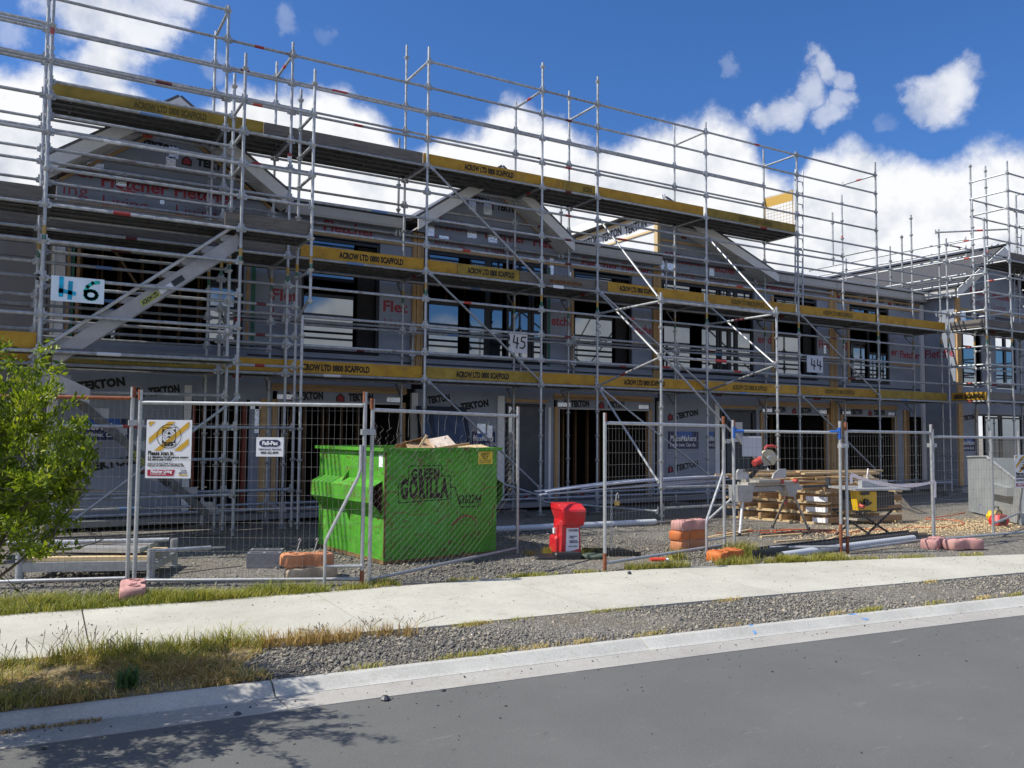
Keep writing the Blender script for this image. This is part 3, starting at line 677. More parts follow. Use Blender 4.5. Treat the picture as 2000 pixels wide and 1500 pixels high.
studs(hC, 13.2, 19, 2.96, 5.3, YW+2.4, .5); part('lining', MB().box(13.1, 19.1, YW+4.6, YW+4.65, 2.96, 5.3), DARK, hC)
timber(hC, 16.86, 16.95, 3.1, 5.3, YW-.02, YW-.002)
stud_bundle(hC, 19.14, 19.42, .2, 5.66)
for z in (5.36, 5.55): timber(hC, 13.15, 19.1, z, z+.05, YW-.03, YW-.004, PINE, 'batten')
timber(hC, 13.1, 14.5, 6.3, 6.35, YW-.03, YW-.004, PINE, 'batten')
part('rake_batten', MB().bar((13.1, YW-.018, 6.9), (16.4, YW-.018, 5.66), .028, .06), PINE, hC)
fletcher(hC, 'er', 13.2, 5.92, .3); fletcher(hC, 'Fletcher', 13.5, 5.82, .98); fletcher(hC, 'Fletcher', 14.65, 5.74, .95)
tekton(hC, 13.25, 6.68, .35, -2, False); tekton(hC, 14.0, 6.48, .5, -2)
fletcher(hC, 'er', 16.35, 4.03, .3); text('d', .3, REDT, hC, (16.72, YW-.003, 4.03), bold=.008); fletcher(hC, 'Flet', 18.7, 4.03, .42); fletcher(hC, 'Fletcher', 16.7, 5.43, 1.0, living=False)
foil(hC, 17.0, 4.95, .1, .3); foil(hC, 18.95, 4.0, .1, .22)
timber(hC, 16.25, 16.9, 3.75, 3.79, YW-.012, YW-.002)
tekton(hC, 13.55, 2.0, .75, 9); tekton(hC, 13.55, .75, .75, 9); merchant(hC, 13.3, 1.28, .98, .42); merchant(hC, 14.55, 1.28, .3, .42)
part('door', MB().box(15.25, 16.12, YW+.02, YW+.06, .2, 2.2), DOORM, hC)
part('door_frame', MB().box(15.0, 15.07, YW-.02, YW+.08, .18, 2.25).box(16.13, 16.2, YW-.018, YW+.08, .18, 2.2).box(15.07, 16.13, YW-.02, YW+.08, 2.2, 2.26), BLKM, hC)
timber(hC, 14.98, 16.3, 2.30, 2.36, YW-.04, YW-.005, PINE, 'head_batten')
pn = part('notice', MB().box(15.35, 15.75, YW-.03, YW-.02, 1.45, 1.95), LABEL, hC)
garage(hC, 16.52, 18.98)
flashings(hC, 13.1, 19.1)

# --- last unit before the inner corner
hD = thing('townhouse', 'far unit in the inside corner, narrow see-through openings on the ground floor', 'house', (21.4, 1.5, 0), group='row of wrapped townhouses')
mb = MB()
for r in [(19.42, 19.55, .2, 2.5), (19.55, 22.7, 2.37, 2.5), (22.02, 22.35, .2, 2.37), (19.42, 23.35, 2.5, 3.12), (19.42, 20.02, 3.12, 5.35), (21.78, 23.35, 3.12, 5.35), (19.42, 23.35, 5.35, 5.7), (22.7, 23.35, 2.2, 2.5)]: W(mb, *r)
part('wall', mb, WRAP, hD)
shell(hD, 19.42, 23.38)
gutter_run(hD, 19.22, 23.3); flat_roof(hD, 19.2, 23.4)
window(hD, 20.02, 21.78, 3.14, 5.30, [(20.1, 20.8, 3.2, 4.28), (20.86, 21.35, 3.2, 4.0), (21.41, 21.72, 3.2, 4.0), (20.9, 21.3, 4.85, 5.25), (20.1, 20.8, 4.85, 5.25)])
studs(hD, 19.6, 23.2, 2.96, 5.3, YW+2.4, .5); part('lining', MB().box(19.5, 23.2, YW+4.6, YW+4.65, 2.96, 5.3), DARK, hD)
for z in (5.36, 5.55): timber(hD, 19.5, 23.3, z, z+.05, YW-.03, YW-.004, PINE, 'batten')
timber(hD, 19.9, 19.98, 3.1, 5.3, YW-.02, YW-.002); timber(hD, 19.45, 20.0, 3.78, 3.82, YW-.012, YW-.002); timber(hD, 21.8, 23.3, 3.72, 3.77, YW-.012, YW-.002)
fletcher(hD, 'F', 19.8, 4.03, .16); fletcher(hD, 'er', 21.85, 4.0, .3); fletcher(hD, 'Fletcher', 22.25, 3.95, .95)
for k in range(3): tekton(hD, 19.7+k*1.15, 5.50, .7, 1, y=YW-.005)
garage(hD, 19.66, 21.95)
timber(hD, 22.36, 22.48, .18, 2.4, YW-.03, YW+.1); timber(hD, 22.52, 22.62, .18, 2.4, YW-.02, YW+.1, STUD)
for x in (22.75, 22.9, 23.05): timber(hD, x, x+.05, .18, 2.45, YW+.3, YW+.4, PINE, 'stud')
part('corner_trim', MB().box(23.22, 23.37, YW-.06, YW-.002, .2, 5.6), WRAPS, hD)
flashings(hD, 19.45, 23.2)

for hh, xa, xb in ((hA, .45, 2.35), (hB, 6.9, 8.55), (hC, 13.15, 14.8)):
    for z in (1.22, 1.95): part('lap_seam', MB().box(xa, xb, YW-.003, YW-.0005, z, z+.012), mat('wrap_lap', (.26, .265, .29), .6), hh)
# --- wing at right, its gable end towards the road
hE = thing('townhouse', 'gabled wing at the far right with the long grey metal roof', 'house', (25.6, .5, 0))
part('side_wall', MB().box(23.4, 23.52, .5, 1.5, .2, 5.75), WRAP, hE)
mb = MB()
for r in [(23.52, 24.4, .2, 2.5), (27.0, 29, .2, 2.5), (24.4, 27.0, 2.3, 2.5), (23.52, 29, 2.5, 3.1), (23.52, 23.75, 3.1, 5.3), (24.75, 25.5, 3.1, 5.3), (26.6, 29, 3.1, 5.3), (23.52, 29, 5.3, 5.75)]: W(mb, *r, y0=.5, y1=.62)
mb.prism([(23.4, .5, 5.75), (27.8, .5, 5.75), (25.6, .5, 7.1)], (0, .12, 0))
part('wall', mb, WRAP, hE)
part('roof', MB().prism([(23.15, .25, 5.92), (25.6, .25, 7.4), (25.6, .25, 7.46), (23.15, .25, 5.98)], (0, 12, 0)), mat('grey_roof_sheet', (.055, .053, .058), .7, .0, var=.06), hE)
part('roof', MB().prism([(28.05, .25, 5.92), (25.6, .25, 7.4), (25.6, .25, 7.46), (28.05, .25, 5.98)], (0, 12, 0)), MATS['grey_roof_sheet'], hE)
me = MB().box(0, .03, 0, .04, 0, 2.8).mesh('roof_rib', MATS['grey_roof_sheet'])
for i in range(28):
    y = .45+i*.42; o = part('roof_rib', me, None, hE); o.location = Vector((23.17, y, 5.99))-Vector((25.6, .5, 0)); o.rotation_euler = (0, R(58.9), 0)
part('ridge_cap', MB().box(25.5, 25.7, .2, 12.3, 7.46, 7.52), mat('ridge_blue_grey', (.06, .07, .10), .5), hE)
part('gutter', MB().box(23.12, 23.28, .3, 12.2, 5.72, 5.90), PRIM, hE); part('roof_edge', MB().box(23.2, 23.3, .3, 12.2, 5.90, 5.97), ROOFM, hE)
for xe in (23.12, 28.08):
    a, b = Vector((xe, .2, 5.9)), Vector((25.6, .2, 7.42))
    part('fascia_board', MB().prism([a, b, b-Vector((0, 0, .26)), a-Vector((0, 0, .26))], (0, .03, 0)), WHITE, hE)
mb = MB(); mb.box(23.52, 23.6, .63, 12, .2, 5.75); mb.box(23.61, 29, 5.5, 5.58, .2, 5.75); mb.box(23.61, 29, .63, 5.49, 2.6, 2.9); mb.box(23.61, 29, .63, 5.49, 5.4, 5.5)
part('lining', mb, DARK, hE)
window(hE, 23.75, 24.75, 3.12, 5.28, [(23.85, 24.62, 3.2, 4.3), (23.85, 24.62, 4.75, 5.22)], y=.535); window(hE, 25.5, 26.6, 3.12, 5.28, [(25.55, 26.05, 3.2, 4.3), (26.11, 26.55, 3.2, 4.3)], y=.535)
window(hE, 24.4, 27, .3, 2.3, [(24.9, 25.7, .4, 2.2), (25.8, 26.9, .4, 2.2)], y=.535)
timber(hE, 23.42, 23.62, .2, 5.7, .44, .498, PINE); timber(hE, 24.32, 24.42, .2, 2.45, .46, .498, PINE); timber(hE, 23.5, 29, 5.36, 5.42, .47, .498, PINE, 'batten')
text('Fletche', .34, REDT, hE, (23.397, 1.46, 3.98), (R(90), 0, R(-90)), width=.92, bold=.008)
fletcher(hE, 'Fletcher', 24.2, 5.9, 1.0, y=.497); fletcher(hE, 'Fletcher', 25.4, 5.85, 1.0, y=.497)
tekton(hE, 23.75, 2.1, .55, 6, y=.497); merchant(hE, 23.6, 1.2, .7, .4, y=.496)
foil(hE, 23.75, 5.0, .4, .7, y=.49)
part('floor_slab', MB().box(23.35, 29, .35, 8, -.05, .17), SLABM, hE)

# --- neighbour beyond the left edge: plain grey cladding
hN = thing('house', 'grey sheet-clad end wall of the neighbouring house at the left edge', 'house', (-3.2, 4.2, 0))
mb = MB(); mb.box(-7, .28, 4.3, 4.4, .1, 5.9); part('wall', mb, WING_CLAD, hN)
for i in range(9):
    for j in range(6): part('cladding_sheet', MB().box(-6.95+i*.80, -6.95+i*.80+.79, 4.27, 4.299, .15+j*.95, .15+j*.95+.94), mat('cladding_sheet', (.20, .195, .185), .75, var=.12, vscale=2, objvar=.06), hN)
part('window', MB().box(-3.6, -2.4, 4.25, 4.269, 3.2, 5.0), GLASS, hN)
part('roof', MB().prism([(-7.2, 4.0, 5.9), (.28, 4.0, 5.9), (.28, 4.0, 6.0), (-7.2, 4.0, 6.0)], (0, 6, 1.2)), ROOFM, hN)
# ================================================================== SCAFFOLDING
U = .495; Z3 = 6.55; Z2 = Z3-4*U; Z1 = Z3-8*U
def zk(k): return Z3+k*U
TB = .0242
MESH = {}
def standard_mesh(z0, z1, zref):
    key = ('std', round(z0, 2), round(z1, 2), round(zref % U, 3))
    if key in MESH: return MESH[key]
    mb = MB(); mb.tube((0, 0, 0), (0, 0, z1-z0), TB, 10)
    k = math.ceil((z0-zref)/U-1e-6); z = zref+k*U
    while z < z1-.03:
        h = z-z0; n = 10
        mb.loft([[(r_*math.cos(2*math.pi*i/n), r_*math.sin(2*math.pi*i/n), h+dz) for i in range(n)] for r_, dz in ((.026, -.05), (.050, -.012), (.052, .004), (.044, .004), (.027, -.02))], cap=False)
        z += U
    if z1-z0 > 1.0:      # spigot
        mb.tube((0, 0, z1-z0), (0, 0, z1-z0+.0), TB, 8)
    MESH[key] = mb.mesh('standard', GALV, smooth=True); return MESH[key]
def ledger_mesh(L):
    key = ('led', round(L, 2))
    if key in MESH: return MESH[key]
    mb = MB(); mb.tube((0, 0, .055), (0, 0, L-.055), TB, 8)
    for s, zc in ((1, .05), (-1, L-.05)):
        mb.box(-.012, .012, -.035, .045, zc-.022, zc+.022)          # end blade
        mb.box(-.006, .006, -.085, .05, zc-.018*s-.012, zc-.018*s+.012)   # wedge, stands up out of the cup
    MESH[key] = mb.mesh('ledger', GALV, smooth=True); return MESH[key]
def brace_mesh(L, m=GALV):
    key = ('brc', round(L, 2), m.name)
    if key in MESH: return MESH[key]
    mb = MB(); mb.tube((0, 0, .04), (0, 0, L-.04), .0215, 8); mb.box(-.006, .006, -.03, .03, -.02, .07); mb.box(-.006, .006, -.03, .03, L-.07, L+.02)
    MESH[key] = mb.mesh('diagonal_brace', m, smooth=True); return MESH[key]
BAND = [mat('band_'+n, c, .6) for n, c in (('red', (.30, .03, .03)), ('blue', (.12, .22, .42)), ('white', (.6, .6, .62)), ('maroon', (.12, .025, .03)), ('scarlet', (.42, .05, .035)), ('ochre', (.40, .24, .03)), ('green', (.03, .14, .08)))]
BM = {}
def band(parent, z, L, i):
    key = (i, round(L, 2))
    if key not in BM: BM[key] = MB().tube((0, 0, 0), (0, 0, L), TB+.0015, 8).mesh('colour_band', BAND[i], smooth=True)
    o = bpy.data.objects.new('colour_band', BM[key]); COL.objects.link(o); o.parent = parent; o.location = (0, 0, z)
def std(S, x, y, z0, z1, zref=Z3, lean=0.):
    o = place(standard_mesh(z0, z1, zref), 'standard', S, (x, y, z0), None); o.rotation_euler = (0, 0, rnd.uniform(0, 6))
    if lean: o.rotation_euler = (lean, 0, 0)
    if z1-z0 > 3:
        k = math.floor((5.0-z0)/2)
        zz = (Z2-.28-z0)
        if 0 < zz < z1-z0: band(o, zz-.04, .12, 5); band(o, zz-.16, .11, 6)
        if rnd.random() < .5 and zk(2.2)-z0 < z1-z0-.3: band(o, zk(.9)-z0, .12, rnd.choice((5, 4)))
    return o
def led(S, p, q, name='ledger', bands=True):
    p, q = Vector(p), Vector(q); L = (q-p).length
    o = place(ledger_mesh(L), name, S, p, q)
    if bands and L > 1.5 and rnd.random() < .26: band(o, L*rnd.uniform(.25, .6), rnd.choice((.16, .22, .3)), rnd.choice((0, 1, 1, 3, 2, 4)))
    elif L <= 1.5 and rnd.random() < .3: band(o, L*.4, .15, rnd.choice((0, 4, 3)))
    return o
def brace(S, p, q, m=GALV): return place(brace_mesh((Vector(q)-Vector(p)).length, m), 'diagonal_brace', S, p, q)
def plank_mesh(L):
    key = ('plk', round(L, 2))
    if key in MESH: return MESH[key]
    mb = MB(); w = .222
    mb.box(0, L, 0, w, -.004, 0)
    mb.box(0, L, 0, .004, -.05, -.004); mb.box(0, L, w-.004, w, -.05, -.004)
    mb.box(0, L, .004, .022, -.05, -.046); mb.box(0, L, w-.022, w-.004, -.05, -.046)
    x = .3
    while x < L-.1: mb.box(x, x+.03, .022, w-.022, -.03, -.0045); x += .6
    mb.box(-.05, .04, .01, w-.01, -.045, -.006); mb.box(L-.04, L+.05, .01, w-.01, -.045, -.006)
    MESH[key] = mb.mesh('deck_plank', DECK); return MESH[key]
def deck(S, x0, x1, y0, n, z):
    for i in range(n):
        o = place(plank_mesh(x1-x0-.06), 'deck_plank', S, (x0+.03, y0+.235*i, z+.062+rnd.uniform(-.004, .004)))
def toe(S, x0, x1, y, z, m, txt=None, tx=.35, tw=1.25, fade=STEN, lab=None, h=.215):
    o = part('toe_board', MB().box(x0, x1, y, y+.036, z+.03, z+.03+h), m, S, label=lab)
    if txt: text(txt, .145, fade, o, (x0+tx, y-.003, z+.085), width=tw*.94, bold=.008, name='lettering')
    return o
ACR = 'ACROW LTD 0800 SCAFFOLD'
FADE = mat('faded_stencil', (.11, .075, .012), .8)
XS = dict(K=-2.15, L=.07, M=2.63, N=3.70, A=6.23, B=8.74, C=10.11, D=13.15, E=16.16, F=19.19, G=22.27)
order = 'KLMNABCDEFG'
S = thing('scaffolding', 'long three-lift galvanised tube scaffold along the whole front of the wrapped houses', 'scaffold', (10, 0, 0))
TOPF = dict(K=9.3, L=9.3, M=zk(4.15), N=zk(3.45), A=zk(4.55), B=zk(5.15), C=zk(5.2), D=zk(4.45), E=zk(4.15), F=zk(4.7), G=zk(1.35))
TOPR = dict(K=9.0, L=zk(4.5), M=zk(4.2), N=zk(3.6), A=zk(5.5), B=zk(4.25), C=zk(5.35), D=zk(5.05), E=zk(4.9), F=zk(3.45), G=zk(3.2))
for n in order:
    x = XS[n]
    std(S, x, 0, .1, TOPF[n]); std(S, x, 1.06, .1, TOPR[n])
    for y in (0, 1.06):
        part('base_jack', MB().box(x-.07, x+.07, y-.07, y+.07, .045, .053).tube((x, y, .053), (x, y, .3), .017, 6), GALV, S)
        part('sole_plate', MB().box(x-.28, x+.28, y-.11, y+.11, .0, .044), GREYW, S)
for a, b in zip(order[:-1], order[1:]):
    xa, xb = XS[a], XS[b]
    fk = {'K': [4, 3, 2, 1], 'L': [4, 3, 2, 1], 'M': [3, 2, 1], 'N': [3, 2, 1], 'F': []}.get(a, [4, 3, 2, 1])
    if a == 'E': fk = [4, 3, 2, 1]
    for k in fk+[0, -1, -2, -3, -4, -5, -6, -7, -8]:
        led(S, (xa, 0, zk(k)), (xb, 0, zk(k)))
    led(S, (xa, 0, .36), (xb, 0, .36)); led(S, (xa, 1.06, .36), (xb, 1.06, .36))
    for k in ([3, 2] if a not in 'EFG' else [])+[0, -1, -4, -8, -6] + ([-2, -3, -7] if a in 'KLM' else []):
        if k in (0,) and a == 'F': continue
        led(S, (xa, 1.06, zk(k)-.0), (xb, 1.06, zk(k)))
for n in order:
    x = XS[n]
    ks = [0, -4, -8]+([4] if n not in 'NG' else [3])+([1] if n == 'G' else [])
    if n == 'G': ks = [0, -4, -8]
    for k in ks: led(S, (x, 0, zk(k)), (x, 1.06, zk(k)), 'transom')
    led(S, (x, 0, .36), (x, 1.06, .36), 'transom')
    for z in (Z1, Z2):   # hop-up brackets towards the wall
        part('hop_up_bracket', MB().bar((x, 1.08, z-.01), (x, 1.36, z-.01), .03, .05).bar((x, 1.08, z-.3), (x, 1.34, z-.03), .025, .03), GALV, S)
for a, b in zip(order[:-1], order[1:]):
    xa, xb = XS[a], XS[b]
    if a not in 'KEF': deck(S, xa, xb, .07, 4, Z3)
    deck(S, xa, xb, .07, 4, Z2); deck(S, xa, xb, .07, 4, Z1); deck(S, xa, xb, 1.1, 1, Z1); deck(S, xa, xb, 1.1, 1, Z2)
# short inner guard-rail posts
for n, k0, k1 in (('A', -1.3, 1.9), ('C', -1.2, 1.2), ('F', -.4, 2.6), ('G', -1, 2.1), ('D', -3.7, -1.5), ('B', -3.6, -1.6), ('M', -3.6, -1.0), ('N', -3.6, -1.8), ('E', -3.7, -1.6)):
    std(S, XS[n], 1.37, zk(k0), zk(k1))
for n in 'MNABCDEF': std(S, XS[n]+.35, 1.37, Z1+.05, Z1+1.25)
for a, b in zip('MNABCDE', 'NABCDEF'):
    led(S, (XS[a]+.35, 1.37, Z1+.6), (XS[b]+.35, 1.37, Z1+.6)); led(S, (XS[a]+.35, 1.37, Z1+1.1), (XS[b]+.35, 1.37, Z1+1.1))
    led(S, (XS[a], 1.37, zk(-2)), (XS[b], 1.37, zk(-2)), bands=False)
led(S, (XS['A'], 1.37, zk(1)), (XS['B'], 1.37, zk(1)-.02)); led(S, (XS['C'], 1.37, zk(1)), (XS['D'], 1.37, zk(1)))
# toe boards: (bay start, end, deck, material, text)
def TBD(x0, x1, z, m, txt=None, **k): toe(S, x0, x1, .035, z, m, txt, **k)
TBD(.12, 3.25, Z3, YOLD, ACR, tx=1.15, tw=1.15, fade=FADE); TBD(3.26, 6.15, Z3, GREYW)
TBD(6.17, 9.25, Z3, YEL, ACR, tx=.85, tw=1.15, fade=STEN); TBD(9.26, 10.08, Z3, YOLD, 'ACRO', tx=.5, tw=.26, fade=FADE); TBD(10.13, 13.1, Z3, YEL); TBD(13.2, 16.12, Z3, YOLD, ACR, tx=1.0, tw=1.2, fade=FADE)
TBD(-2.1, .02, Z2, GREYW); TBD(.12, 3.9, Z2, GREYW)
TBD(3.92, 6.2, Z2, YEL, ACR, tx=.68, tw=1.28, fade=STEN); TBD(6.27, 6.88, Z2, YEL); TBD(6.89, 8.25, Z2, YOLD, ACR, tx=.22, tw=1.1, fade=STEN); TBD(8.26, 10.4, Z2, GREYW)
TBD(10.41, 13.1, Z2, YEL, ACR, tx=.3, tw=1.1, fade=STEN); TBD(13.2, 16.1, Z2, YEL, ACR, tx=.75, tw=1.15, fade=FADE); TBD(16.2, 19.15, Z2, YEL, ACR, tx=.9, tw=1.2, fade=FADE); TBD(19.23, 22.2, Z2, YEL)
TBD(-2.1, .02, Z1, YEL); TBD(.12, 2.6, Z1, YOLD, ACR, tx=.85, tw=1.2, fade=FADE); TBD(2.62, 3.72, Z1, YEL); TBD(3.73, 6.2, Z1, YEL, ACR, tx=.2, tw=1.35, fade=STEN)
TBD(6.27, 8.72, Z1, YOLD, ACR, tx=.62, tw=1.22, fade=STEN); TBD(8.76, 10.08, Z1, YEL); TBD(10.13, 13.1, Z1, YEL, ACR, tx=.7, tw=1.2, fade=STEN); TBD(13.17, 16.12, Z1, YEL, ACR, tx=.8, tw=1.2, fade=FADE); TBD(16.18, 19.15, Z1, YEL, ACR, tx=.95, tw=1.2, fade=FADE); TBD(19.2, 22.2, Z1, YOLD)
part('rust_stain', MB().quad((8.95, .033, Z2+.08), (9.75, .033, Z2+.08), (9.75, .033, Z2+.15), (8.95, .033, Z2+.15)), mat('brown_stain', (.12, .06, .025), .9, var=.5, vscale=12), S)
# braces in the front plane
for n, m_, zt, zb in (('A', 'B', Z3, Z2), ('A', 'B', Z2, Z1), ('A', 'B', Z1, .5), ('C', 'D', Z2, Z1), ('C', 'D', Z1, .7), ('E', 'F', Z2, Z1), ('E', 'F', Z1, .55)):
    brace(S, (XS[n]+.06, -.05, zt-.03), (XS[m_]-.03, -.05, zb+.05))
brace(S, (6.6, -.03, 1.05), (8.7, -.03, .42))
# forward buttress frames
for xn, xf in (('C', 10.10), ('D', 13.16)):
    x = XS[xn]; yb = -2.0
    std(S, xf, yb, .12, Z2-.30 if xn == 'C' else Z2-.32, zref=Z2-.45)
    part('base_jack', MB().box(xf-.07, xf+.07, yb-.07, yb+.07, .045, .053).tube((xf, yb, .053), (xf, yb, .3), .017, 6), GALV, S)
    part('sole_plate', MB().box(xf-.3, xf+.3, yb-.11, yb+.11, 0, .044), GREYW, S)
    led(S, (x, 0, zk(-5)+.03), (xf, yb, zk(-5)+.03), 'transom'); led(S, (x, 0, Z1+.02), (xf, yb, zk(-8)+.47), 'transom')
    brace(S, (x+.02, -.06, zk(-1)), (xf, yb+.06, zk(-5)+.1), FENCE); brace(S, (x+.02, -.06, Z2-.05), (xf, yb+.06, zk(-8)+.5), FENCE); brace(S, (x+.02, -.06, Z1-.05), (xf, yb+.08, .75))
led(S, (10.10, -2.0, zk(-5)+.03), (13.16, -2.0, zk(-5)+.03)); led(S, (10.10, -2.0, zk(-8)+.47), (13.16, -2.0, zk(-8)+.47)); led(S, (10.10, -2, .66), (13.16, -2, .64)); led(S, (10.10, -2, .28), (13.16, -2, .28)); led(S, (10.10, -1.95, .22), (8.74, -.05, .3))
brace(S, (10.14, -2.04, zk(-8)+.47), (13.1, -2.04, .66))
# scaff tags
for x, y, z in ((3.66, -.035, zk(-.75)),): part('tag', MB().box(x-.02, x+.05, y-.004, y, z, z+.14).box(x-.021, x+.051, y-.006, y-.005, z+.09, z+.14, 1), [WHT, BAND[0]], S)
part('label_tag', MB().box(9.0, 9.25, -.03, -.027, Z2-.03, Z2+.03), LABEL, S)
# blue ties wound on a post
part('wire_coil', MB().path([(10.11+.05*math.cos(t*.9), .0-.03+.05*math.sin(t*.9), zk(-5.2)-t*.02) for t in range(22)], .006, 4), BLK, S)

# ---------------- stair tower in front of the left unit
T = thing('scaffold_stair_tower', 'scaffold stair tower with grey stringer stairs in front of the left unit', 'scaffold', (2.0, -.8, 0))
ZT = Z3+.09
YF, YR = -1.15, -.38
tx = dict(L=.12, M=2.68, N=3.75)
std(T, tx['L'], YF, .1, ZT+3.02*U, ZT); std(T, tx['M'], YF, .1, ZT+1.45*U, ZT); std(T, tx['N'], YF, Z2-.9, ZT+1.45*U, ZT)
std(T, tx['L'], YR, .1, ZT+1.3*U, ZT); std(T, tx['M'], YR, .1, ZT+1.4*U, ZT); std(T, tx['N'], YR, .1, ZT+1.35*U, ZT)
std(T, tx['N'], -.75, .1, Z1+.9, ZT)
for k in range(-12, 1):
    z = ZT+k*U
    if z < .2: continue
    if k > -9 or k in (-12, -10):
        led(T, (tx['L'], YF, z), (tx['M'], YF, z))
    led(T, (tx['L'], YR, z), (tx['M'], YR, z), bands=False)
    if k in (0, -1, -2, -3, -4, -6, -7, -8, -10, -12): led(T, (tx['M'], YF if k > -5 else YR, z), (tx['N'], YF if k > -5 else YR, z))
    if k in (0, -1, -2, -4, -8, -11):
        for n in 'LMN':
            if n == 'N' and k < -4: continue
            led(T, (tx[n], YF, z), (tx[n], YR, z), 'transom')
    if k in (-3, -5, -6): led(T, (tx['L'], YF, z), (tx['L'], YR, z), 'transom')
for z, x0, x1 in ((ZT-4*U, .12, 3.75), (ZT-8*U, .12, 2.68)): deck(T, x0, x1, YF+.06, 3, z)
toe(T, tx['L']+.04, tx['M']-.1, YR-.08, ZT-4*U, GREYW); toe(T, 2.45, 3.74, YF+.03, ZT-4*U, GREYW)
part('end_board', MB().box(3.70, 3.735, YF+.05, YR, ZT-4*U+.05, ZT-4*U+.24), PINEL, T)
led(T, (-2.3, YF, ZT-6*U), (tx['L'], YF, ZT-6*U)); 
for k in (2, 1, 0, -1, -2, -4, -5, -6, -7, -8): led(T, (-2.3, YF, ZT+k*U), (tx['L'], YF, ZT+k*U))
toe(T, -2.3, .08, YF+.04, ZT-8*U, YEL); toe(T, -2.3, .08, YF+.04, ZT-4*U, GREYW)
deck(T, -2.3, .1, YF+.07, 3, ZT-8*U); deck(T, -2.3, .1, YF+.07, 3, ZT-4*U)
std(T, -2.3, YF, .1, ZT+2*U, ZT)
brace(T, (2.7, YF-.03, 2.14), (.35, YF-.03, .22))
brace(T, (3.75, YF, Z2-.85), (3.75, YR, Z2-1.15)); brace(T, (3.72, YF, Z2-.45), (3.73, YR, Z2-.45))
DKST = mat('shaded_stair', (.11, .105, .10), .7, var=.2)  # stair aluminium darkened: shade of the lower flight put into its colour
STAIRM = mat('stair_aluminium', (.36, .35, .345), .5, .25, var=.15, vscale=5)
def stair(x0, z0, x1, z1, y0, y1, tag_, rail=True, hs=.26):
    d = Vector((x1-x0, 0, z1-z0)); n = 9; dn = d.normalized(); up_ = Vector((-dn.z, 0, dn.x)) if dn.x > 0 else Vector((dn.z, 0, -dn.x))
    for y in (y0, y1):
        mb = MB(); a, b = Vector((x0, y, z0)), Vector((x1, y, z1))
        mb.prism([a, b, b-Vector((0, 0, hs)), a-Vector((0, 0, hs))], (0, .03, 0)); st = part('stringer', mb, STAIRM if rail else DKST, T)
        if y == y0:
            ang = math.atan2(d.z, d.x)
            c = a.lerp(b, .50 if rail else .55)-Vector((0, .004, .15)); ax = dn*.62; 
            lb = part('maker_label', MB().obox(c+dn*.0, dn*.30, (0, .004, 0), up_*.085).obox(c+dn*.26, dn*.2, (0, .004, 0), up_*.07, 1).obox(c+dn*.47, dn*.18, (0, .004, 0), up_*.085, 2), [mat('lime_label', (.42, .44, .12), .6), LABEL, BLK], st)
            text('ACROW LTD', .085, BLKT, lb, c+Vector((0, -.004, 0))-dn*.13-up_*.028, (R(90), -ang if d.x > 0 else -ang+math.pi*0, 0), width=.26, bold=.004)
    for i in range(n):
        t = (i+.6)/n; p = Vector((x0, 0, z0))+d*t
        part('tread', MB().box(p.x-.13, p.x+.13, y0+.031, y1-.001, p.z-.02+.03, p.z+.01+.03), STAIRM, T)
        part('tread_bracket', MB().prism([(p.x-.14, y0+.032, p.z+.045), (p.x+.16, y0+.032, p.z+.045), (p.x+.16, y0+.032, p.z-.1), (p.x-.14, y0+.032, p.z-.05)], (0, .012, 0)), STAIRM, T)
    if rail:
        part('handrail', MB().tube((x0-.28, y0-.05, z0-.13), (x1+.02, y0-.05, z1+.16), .026, 8), ALU, T, smooth=True)
stair(.28, 2.72, 2.66, 4.62, -1.02, -.52, 'up')
stair(.22, 2.5, 2.45, .42, -.62, -.42, 'down', rail=False, hs=.15)
part('stair_base', MB().prism([(.12, -1.0, 2.25), (.75, -1.0, 2.0), (.75, -1.0, 2.2), (.12, -1.0, 2.5)], (0, .5, 0)), STAIRM, T)

# ---------------- return scaffold round the wing
E_ = thing('scaffolding', 'scaffold wrapped round the corner of the gabled wing at the far right', 'scaffold', (24, -.6, 0))
wx = (22.31, 23.52, 25.9, 28.3)
tops = {0: (zk(2.1), zk(2.0)), 1: (zk(5.7), zk(6.1)), 2: (zk(6), zk(5)), 3: (zk(6), zk(6))}
for i, x in enumerate(wx):
    std(E_, x, -1.06, .1, tops[i][0]); std(E_, x+.02, 0.0 if i else .25, .1, tops[i][1])
std(E_, 22.9, -.4, Z2, zk(3.6)); std(E_, 24.7, -1.06, .1, zk(5.6)); std(E_, 24.35, .02, Z1, zk(6.3))
for i in range(3):
    xa, xb = wx[i], wx[i+1]
    for k in ([5, 4, 3, 2, 1] if i else [1])+[0, -1, -2, -3, -4, -5, -6, -7, -8]: led(E_, (xa, -1.06, zk(k)), (xb, -1.06, zk(k)))
    for k in (4, 3, 1, 0, -3, -4, -6, -8):
        if k > 1 and i == 0: continue
        led(E_, (xa, .02, zk(k)), (xb, .02, zk(k)), bands=False)
    deck(E_, xa, xb, -.98, 4, Z1); deck(E_, xa, xb, -.98, 4, Z2)
    if i: deck(E_, xa, xb, -.98, 4, Z3)
for i, x in enumerate(wx):
    for k in ((5, 4, 3) if i else ())+(1, 0, -1, -2, -3, -4, -5, -6, -7, -8): led(E_, (x, -1.06, zk(k)), (x, .02 if i else -.02, zk(k)), 'transom')
led(E_, (22.2, .3, zk(1.8)), (23.6, -1.06, zk(1.8))) ; 
